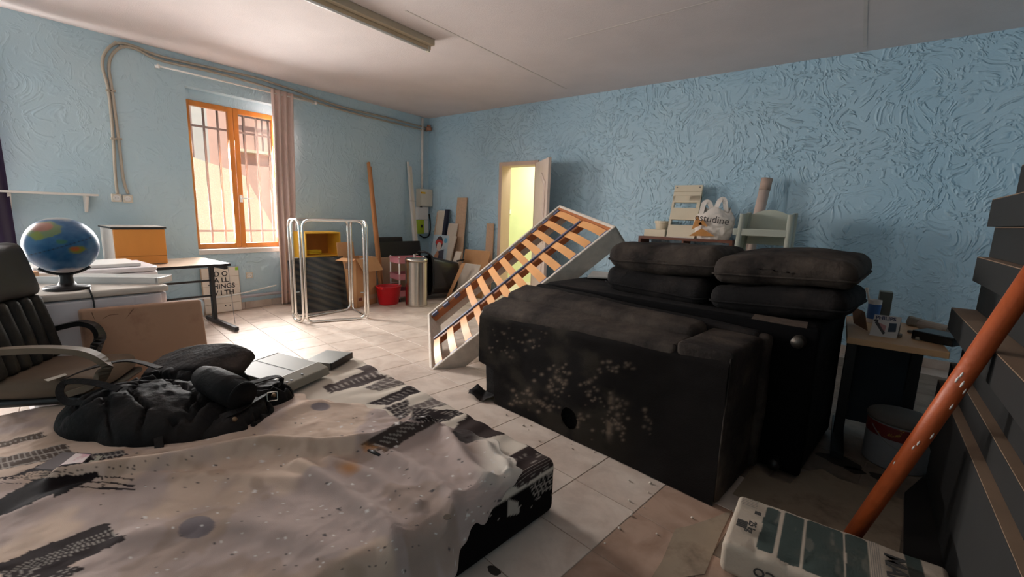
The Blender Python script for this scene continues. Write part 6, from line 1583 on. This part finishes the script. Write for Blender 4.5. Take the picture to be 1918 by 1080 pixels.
gx0, gx1 = py(1646, 560, 3.42).x, py(1671, 560, 3.42).x; gz = py(1660, 546, 3.42).z
one(MB().box((gx0, 3.40, TZ+0.001), (gx1, 3.48, gz)), 'metal_profile', mat('grey_green_metal', (96, 100, 92), 0.5, 0.2, var=0.12), 'upright grey-green metal box profile behind the tub', 'profile', bevel=0.003)
# cardboard flap
q = [pz(1599, 605, TZ+0.004), pz(1625, 620, TZ+0.004)]
fl0, fl1 = q
upf = V((-0.02, 0.12, 0.085))
one(MB().slab(fl0, fl1, fl1+upf, fl0+upf, (0.002, 0.003, 0.0)), 'cardboard_flap', mat('tan_cardboard', (150, 106, 74), 0.85), 'folded tan cardboard piece leaning on the tub', 'cardboard')
# lamp carton, tent shaped
b0, b1 = pz(1628, 627, TZ+0.001), pz(1679, 634, TZ+0.001)
lp = thing('lamp_carton', 'opened white lamp carton standing like a tent on the side table', 'carton', (b0+b1)/2)
upc = V((0.0, 0.05, 0.105))
MB().slab(b0, b1, b1+upc+V((0.012, 0, 0)), b0+upc+V((0.012, 0, 0)), (0, 0.003, 0)).build('front_face', mat('white_carton_print', (196, 190, 186), 0.6), lp)
MB().slab(b0+V((0.03, 0.12, 0)), b1+V((0.02, 0.12, 0)), b1+upc+V((0.012, 0.004, 0)), b0+upc+V((0.012, 0.004, 0)), (0, 0.003, 0)).build('rear_face', M_grey, lp)
cw = (b1-b0).length
CM = frame(b0+V((0, -0.0012, 0)), b1-b0, upc)
text_mesh('PHILIPS', 'lettering', 0.026, CM@Matrix.Translation((cw*0.5+0.006, 0.101, 0.0008)), mat('navy_print', (40, 46, 84), 0.6), lp, bold=True)
def cpz(poly, m, nm): MB().prism(poly, CM@V((0, 0, 0.0006)), CM.to_3x3()@V((1, 0, 0)), CM.to_3x3()@V((0, 1, 0)), CM.to_3x3()@V((0, 0, 0.0006))).build(nm, m, lp)
cpz([(cw*0.66, 0.03), (cw*0.95, 0.035), (cw*0.97, 0.08), (cw*0.70, 0.078)], mat('dark_teal_print', (40, 58, 74), 0.6), 'print_panel')
cpz([(cw*0.16, 0.072), (cw*0.24, 0.085), (cw*0.58, 0.022), (cw*0.50, 0.012)], mat('charcoal_print', (60, 56, 58), 0.6), 'lamp_picture')
cpz([(cw*0.30, 0.075), (cw*0.60, 0.06), (cw*0.55, 0.03), (cw*0.45, 0.04)], mat('rose_print', (176, 128, 126), 0.6), 'print_patch')
cpz(disc(cw*0.2, 0.084, 0.010, 0.007, 12), MATS['charcoal_print'], 'print_dot')
# black recorder
b0, b1 = pz(1706, 633, TZ+0.002), pz(1784, 650, TZ+0.002)
rc_ = thing('black_recorder', 'flat black recorder box at the table edge', 'recorder', (b0+b1)/2)
e1 = b1-b0; e2 = V((-e1.y, e1.x, 0)).normalized()*0.14
MB().slab(b0, b1, b1+e2, b0+e2, (0, 0, 0.045)).build('casing', M_black, rc_, bevel=0.003)
MB().slab(b0-e2*0.02+e1*0.02+V((0,0,0.004)), b1-e2*0.02-e1*0.02+V((0,0,0.004)), b1-e1*0.02+V((0,0,0.004)), b0+e1*0.02+V((0,0,0.004)), (0, 0, 0.036)).build('front_panel', mat('gloss_black', (12, 12, 13), 0.15), rc_)
r0, r1 = py(1728, 604, 3.30), py(1776, 608, 3.30)
one(MB().tube([V((r0.x, 3.34, TZ+0.03)), V((r1.x, 3.22, TZ+0.03))], 0.028, 16), 'paper_roll', mat('soiled_white_roll', (170, 160, 150), 0.8, rgb2=(120, 70, 56), mix=(0.6, 0.7)), 'soiled white roll lying at the back of the side table', 'roll')
q0 = V((py(1700, 600, 3.38).x, 3.40, TZ+0.002))
one(MB().hexa([q0, q0+V((0.13, -0.02, 0)), q0+V((0.12, 0.08, 0)), q0+V((0.0, 0.08, 0)), q0+V((0.01, 0.01, 0.05)), q0+V((0.12, -0.01, 0.035)), q0+V((0.11, 0.07, 0.03)), q0+V((0.01, 0.07, 0.055))]), 'folded_rag', mat('grey_beige_rag', (140, 130, 118), 0.95, var=0.2), 'folded grey-beige rag behind the black recorder', 'rag', bevel=0.012)
random.seed(3)
for k in range(7):
    c = V((random.uniform(0.24, 0.44), random.uniform(3.0, 3.2), TZ+0.001)); w_ = random.uniform(0.012, 0.022)
    one(MB().box((-w_, -w_*0.6, 0), (w_, w_*0.6, w_*0.8), Matrix.Translation(c)@Matrix.Rotation(random.random()*3, 4, 'Z')), 'rubble_bit', mat('rubble%d' % (k % 3), ((120, 112, 104), (86, 80, 76), (150, 140, 126))[k % 3], 0.9), 'small rubble bits scattered on the side table', 'rubble', 'rubble bits on the side table', bevel=0.003)
# paint drum under the table
pc_ = V((0.385, 3.10, 0)); pr_ = 0.145
pd = thing('paint_drum', 'old white paint drum with red and yellow band under the side table', 'paint drum', pc_)
M_drum = mat('grey_white_tin', (150, 148, 150), 0.5, var=0.1, rgb2=(96, 84, 76), mix=(0.6, 0.75))
MB().lathe([(pr_*0.96, 0.001), (pr_, 0.01), (pr_, 0.25), (pr_*1.02, 0.255)], pc_, 36).build('body', M_drum, pd, smooth=True)
MB().lathe([(pr_*1.003, 0.17), (pr_*1.006, 0.175), (pr_*1.006, 0.235), (pr_*1.003, 0.24)], pc_, 36).build('label_band', mat('red_yellow_band', (112, 30, 26), 0.5, rgb2=(170, 130, 50), mix=(0.6, 0.64), ms=20), pd, smooth=True)
MB().lathe([(pr_*1.04, 0.25), (pr_*1.05, 0.262), (pr_*1.0, 0.275), (pr_*0.6, 0.285), (0, 0.283)], pc_, 36).build('lid', mat('dusty_grey_lid', (104, 94, 86), 0.8, var=0.2, rgb2=(84, 40, 36), mix=(0.6, 0.7)), pd, smooth=True)
MB().tube([pc_+V((pr_*1.02*math.cos(t), pr_*1.02*math.sin(t), 0.22-0.09*math.sin((t+2.6)/2.2*math.pi))) for t in np.linspace(-2.6, -0.4, 14)], 0.003, 6).build('wire_handle', M_grey, pd, smooth=True)

# ================================================================== PILE OF BLACK BOARDS on the far right
M_char = mat('charcoal_board', (30, 29, 28), 0.75, var=0.15, vs=6, rgb2=(120, 112, 104), mix=(0.74, 0.76), ms=60)
M_tan = mat('raw_tan_top', (132, 108, 87), 0.85, var=0.12, vs=6)
k_ = 2.98/3.2
slabs = [(.535, 0, .154, 'bottom'), (.508, .156, .485, 'second'), (.542, .487, .589, 'third'), (.575, .591, .765, 'fourth'), (.505, .767, .882, 'widest, fifth'), (.595, .884, 1.028, 'sixth'), (.561, 1.030, 1.154, 'seventh'), (.602, 1.157, 1.303, 'eighth'), (.573, 1.305, 1.439, 'ninth'), (.648, 1.441, 1.60, 'topmost')]
for i, (xf, z0, z1, w_) in enumerate(slabs):
    xf *= k_; z0, z1 = (max(0.0, EYE-(EYE-z)*k_) for z in (z0, z1))
    if i == 0: z0 = 0.0
    else: z0 = prevz+0.001
    prevz = z1
    t = thing('stacked_box', '%s board from the floor in the dark pile at the right edge' % w_, 'board', (xf+0.3, 2.1, z0), 0, 'dark boards piled at the right edge')
    def edge(y): return xf-0.042*(2.98-y)
    x1_ = 1.25-0.05*i*0
    y0_, y1_ = 1.15, 2.98
    c = [V((edge(y0_), y0_, z0)), V((x1_, y0_, z0)), V((x1_, y1_, z0)), V((edge(y1_), y1_, z0))]
    MB().hexa(c+[p+V((0, 0, z1-z0-0.004)) for p in c]).build('body', M_char, t, bevel=0.002)
    ct_ = [V((p.x+(0.001 if p.x < 1 else 0), p.y, z1-0.0038)) for p in c]
    MB().hexa(ct_+[p+V((0, 0, 0.0036)) for p in ct_]).build('raw_top', M_tan, t)
# green-edged glass strip lying on the seventh board
zg = EYE-(EYE-1.154)*k_+0.0
# ================================================================== ORANGE PROP AND CEMENT BAG
b0 = pz(1585, 1022, 0.0)
d = ray(1918, 540)/F_PX*1.30; d[2] += EYE; top = V(d)
dirp = (top-b0); end = b0+dirp*1.09
pp_ = thing('orange_prop', 'rust-orange painted steel tube leaning against the dark pile', 'tube', b0)
M_or = mat('rust_orange_paint', (178, 84, 40), 0.45, var=0.15, vs=12, rgb2=(220, 200, 186), mix=(0.73, 0.75), ms=22, bump=0.15, bs=60)
MB().tube([b0+V((0, 0, 0.012)), b0+dirp*0.5, end], 0.0285, 20).build('tube', M_or, pp_, smooth=True)
MB().lathe([(0.0, 0.001), (0.045, 0.001), (0.045, 0.012), (0, 0.012)], b0, 20).build('foot', M_or, pp_)
for k in range(9):
    s_ = random.uniform(0.35, 0.75); rad = random.uniform(2.6, 4.6); dn_ = dirp.normalized(); o1 = dn_.orthogonal().normalized(); o2 = dn_.cross(o1)
    pos = b0+dirp*s_+(o1*math.cos(rad)+o2*math.sin(rad))*0.028
    w_ = random.uniform(0.004, 0.008)
    MB().tube([pos-dn_*w_*1.6, pos, pos+dn_*w_*1.6], [w_*0.3, w_*0.5, w_*0.2], 6).build('paint_drip', M_white, pp_, smooth=True)
# cement bag
ZB = 0.125
k0, k1, k2 = pz(1385, 928, ZB-0.01), pz(1760, 1062, ZB-0.01), pz(1332, 1035, ZB-0.01)
bxd = V((k1.x-k0.x, k1.y-k0.y, 0)); CBL = bxd.length+0.02; bxd.normalize(); byd = V((bxd.y, -bxd.x, 0))   # byd towards the viewer
CBW = 0.37
cen = k0+bxd*CBL/2+byd*CBW/2; cen = V((cen.x, cen.y, ZB/2+0.003))
cm = thing('cement_bag', 'white paper cement bag with dark green print blocks lying on the floor', 'cement bag', (cen.x, cen.y, 0), math.atan2(bxd.y, bxd.x))
CBM = frame(cen, bxd, -byd)
P, Q = rbox_np((CBL, CBW, ZB), 0.022, (230, 130, 24), 0.004)
P = P + (0.008*(fbm(P[:,0]*9, P[:,1]*9, P[:,2]*9, 4)-0.45))[:, None]*np.array([0.6, 0.6, 1.0])
P[:,2] += 0.006*np.abs(np.sin(P[:,0]*23+5*fbm(P[:,0]*6, P[:,1]*6)))*smooth(0.0, -0.2, P[:,1])
P[:,2] = np.maximum(P[:,2], -ZB/2)
base = np.array(lin((180, 166, 150))); col = np.repeat(base[None], len(P), 0)*(0.85+0.3*fbm(P[:,0]*7, P[:,1]*7, P[:,2]*7, 4))[:, None]
xx = P[:,0]+CBL/2; yy = CBW/2-P[:,1]           # xx from the left end, yy from the far edge
topm = P[:,2] > ZB*0.28
green = np.array(lin((62, 72, 68)))
def along(u_):                      # distance along the far edge of the sack at photo column u_
    a_, b_ = V((1385, 928)), V((1760, 1062)); t_ = (u_-a_[0])/(b_[0]-a_[0]); return (pz(u_, a_[1]+(b_[1]-a_[1])*t_, ZB-0.01)-k0).dot(bxd)
XS = [along(u_) for u_ in (1437, 1463, 1470, 1507, 1512, 1577, 1582, 1621, 1691, 1722, 1645, 1688, 1632)]
for x0, x1, y0, y1 in ((XS[0], XS[1], 0.03, 0.33), (XS[2], XS[3], 0.025, 0.34), (XS[4], XS[5], 0.02, 0.345), (XS[6], XS[7], 0.02, 0.345), (XS[8], XS[9], 0.0, 0.40)):
    dx = np.maximum(np.maximum(x0-xx, xx-x1), 0); r_ = 0.012
    m = topm & (np.hypot(np.maximum(np.maximum(x0+r_-xx, xx-x1+r_), 0), np.maximum(np.maximum(y0+r_-yy, yy-y1+r_), 0)) < r_)
    sc_ = smooth(0.56, 0.66, fbm(P[:,0]*30, P[:,1]*8, 3, 3))
    col[m] = (green*(1-0.15*sc_[:, None])+base*0.15*sc_[:, None])[m]
dirt = smooth(0.5, 0.65, fbm(P[:,0]*5+8, P[:,1]*5, 1, 5)); col = col*(1-0.25*dirt[:, None])+np.array(lin((120, 104, 88)))*0.25*dirt[:, None]
np_mesh('paper_sack', place(P, CBM), Q, vcmat('printed_sack_paper', 0.8, 0.35, 90), cm, col=col)
M_blk = mat('black_sack_print', (58, 56, 54), 0.8)
def on_bag(x, y, rot, dz=0.0): return CBM@Matrix.Translation((x-CBL/2, CBW/2-y, ZB/2+0.0165+dz))@Matrix.Rotation(rot, 4, 'Z')
text_mesh('MAPEI', 'lettering', (XS[11]-XS[10])*1.25, on_bag((XS[10]+XS[11])/2, 0.19, -math.pi/2, 0.0), M_blk, cm, 0.001, True)
text_mesh('25 kg', 'lettering', 0.036, on_bag(XS[0]*0.72, 0.235, -math.pi/2, 0.0), M_blk, cm, 0.001, True)
text_mesh('IBCO', 'lettering', 0.045, frame(CBM@V((0.16-CBL/2, -CBW/2-0.005, 0.01)), -bxd, V((0, 0, -1))), M_blk, cm, 0.001, True)
for k in range(9):
    MB().box((-0.002-0.001*(k % 2), -0.018, 0), (0.0015, 0.018, 0.001), on_bag(XS[0]*0.42, 0.215+0.0055*k, 0, 0.0)@Matrix.Rotation(math.pi/2, 4, 'Z')).build('barcode_bar', M_blk, cm)
MB().box((-0.011, -0.011, 0), (0.011, 0.011, 0.0008), on_bag(XS[0]*0.80, 0.13, 0, 0.0)).build('pictogram', M_blk, cm)
M_faint = mat('faint_sack_print', (128, 120, 112), 0.8)
for k in range(5):
    MB().box((-0.03, -0.0015, 0), (0.03, 0.0015, 0.0008), on_bag(XS[0]*0.45, 0.05+0.012*k, 0, 0.0)).build('small_print', M_faint, cm)
    MB().box((-0.0012, -0.16, 0), (0.0012, 0.16, 0.0008), on_bag(XS[12]-0.012+0.006*k, 0.2, 0, 0.0)).build('small_print', M_faint, cm)
# grey cardboard sheets on the floor behind and beside the bag
M_sheet = mat('trodden_grey_sheet', (150, 132, 112), 0.95, var=0.15, vs=5, rgb2=(110, 92, 76), mix=(0.5, 0.7))
def sheet(lab, pts, z):
    P_ = [pz(x, y, z) for x, y in pts]; vs = P_+[p+V((0, 0, 0.002)) for p in P_]; n = len(P_)
    a = sum((P_[i].x*P_[(i+1) % n].y-P_[(i+1) % n].x*P_[i].y) for i in range(n))
    if a < 0: P_ = P_[::-1]; vs = P_+[p+V((0, 0, 0.002)) for p in P_]
    return one(MB().add(vs, [tuple(reversed(range(n))), tuple(range(n, 2*n))]+[(i, (i+1) % n, n+(i+1) % n, n+i) for i in range(n)]), 'floor_sheet', M_sheet, lab, 'sheet')
sheet('large trodden grey cardboard sheet on the floor behind the cement bag', [(1372, 925), (1402, 885), (1416, 872), (1440, 892), (1480, 906), (1500, 884), (1540, 878), (1570, 896), (1620, 912), (1692, 936), (1690, 985), (1684, 1035), (1600, 1010), (1480, 965), (1400, 936)], 0.001)
sheet('torn grey-brown sheet on the tiles left of the cement bag', [(1265, 990), (1290, 985), (1330, 972), (1372, 955), (1350, 1000), (1320, 1075), (1215, 1090), (1240, 1050)], 0.001)
one(MB().slab(pz(1694, 925, 0.001), pz(1745, 880, 0.001), pz(1800, 1078, 0.001), pz(1690, 1075, 0.001), (0, 0, 0.012)), 'dark_floor_board', mat('black_floor_board', (30, 27, 25), 0.8, var=0.2), 'flat blackish board on the floor at the foot of the dark pile', 'board', bevel=0.002)
# plaster crumbs on the tiles
random.seed(11)
M_crumb = mat('plaster_crumb', (214, 200, 186), 0.9)
cr = [(948, 777), (980, 797), (994, 797), (1030, 802), (1070, 832), (1072, 840), (1010, 826), (1112, 846), (1218, 905), (1214, 922), (1206, 950), (1182, 965), (1178, 938), (1160, 990), (1133, 1018), (1296, 970), (1230, 1000), (1060, 913), (957, 770), (1110, 872), (1178, 900), (990, 805)]
cme = bpy.data.meshes.new('plaster_crumb'); bm_ = bmesh.new(); bmesh.ops.create_icosphere(bm_, subdivisions=1, radius=0.006)
for v_ in bm_.verts: v_.co *= random.uniform(0.7, 1.15); v_.co.z = v_.co.z*0.6
mz_ = min(v_.co.z for v_ in bm_.verts)
for v_ in bm_.verts: v_.co.z -= mz_
bm_.to_mesh(cme); bm_.free(); cme.materials.append(M_crumb)
for x, y in cr:
    o = bpy.data.objects.new('plaster_crumb', cme); COL.objects.link(o); o.location = pz(x, y, 0.0005); o.rotation_euler = (0, 0, random.random()*6); s_ = random.uniform(0.6, 1.5); o.scale = (s_, s_*random.uniform(0.7, 1.2), s_)
    tag(o, 'tiny white plaster crumb on the tiles in front of the black sofa', 'crumb', 'plaster crumbs on the tiles')
# dark oil stains soaked into the tiles
def stain(cx, cy, rx, ry, seed):
    c = pz(cx, cy, 0.0006); n = 28; pts = []
    for k in range(n):
        a = 2*math.pi*k/n; f = 0.7+0.5*float(vnoise(math.cos(a)*1.7+seed, math.sin(a)*1.7+seed)); pts.append(V((c.x+rx*f*math.cos(a), c.y+ry*f*math.sin(a), 0.0006)))
    MB().add(pts, [tuple(range(n))]).build('stain', mat('oil_stain', (52, 44, 38), 0.7, var=0.3), floor)
stain(1572, 862, 0.11, 0.07, 1); stain(1600, 880, 0.05, 0.04, 2); stain(925, 1068, 0.03, 0.02, 5); stain(1655, 895, 0.06, 0.04, 8)

# ================================================================== pieces that belong to a part go under that part
def under(root, part, *names):
    ps = [c for c in root.children if c.name.split('.')[0] == part]
    for c in list(root.children):
        if c.name.split('.')[0] in names and ps:
            best = min(ps, key=lambda p: (centre(p)-centre(c)).length); c.parent = best
def centre(o):
    a = np.empty(len(o.data.vertices)*3); o.data.vertices.foreach_get('co', a); a = a.reshape(-1, 3)
    return V((a.min(0)+a.max(0))/2)
under(bg, 'strap', 'rivet', 'buckle'); under(bg, 'side_pocket', 'pocket_rim')
under(cm, 'paper_sack', 'lettering', 'barcode_bar', 'pictogram', 'small_print')
under(lp, 'front_face', 'lettering', 'print_panel', 'lamp_picture', 'print_patch', 'print_dot')
under(lbo, 'plank', 'lettering', 'price_dot', 'letter_dot')
under(tl, 'post', 'wheel')
under(fbx, 'lid', 'sticker', 'warning_mark'); under(mg, 'green_cover', 'display')
under(pt, 'canvas', 'ground', 'hair', 'headband', 'face', 'arm', 'dress', 'flower')
under(cbg, 'film', 'lettering', 'print_patch', 'bag_handle')
under(bx, 'wall', 'printed_strip', 'printed_mark', 'label')
under(pr, 'front_cover', 'mark'); under(pr, 'body', 'seam')
under(pd, 'body', 'label_band', 'wire_handle'); under(dk, 'foot_bar', 'foot_glide'); under(tub, 'body', 'label')
under(bs, 'side_rail', 'slat_holder'); under(bn, 'lid', 'wire_handle'); under(rk, 'crosspiece', 'screw'); under(oc, 'front', 'drawer_gap')
under(pp_, 'tube', 'paint_drip')
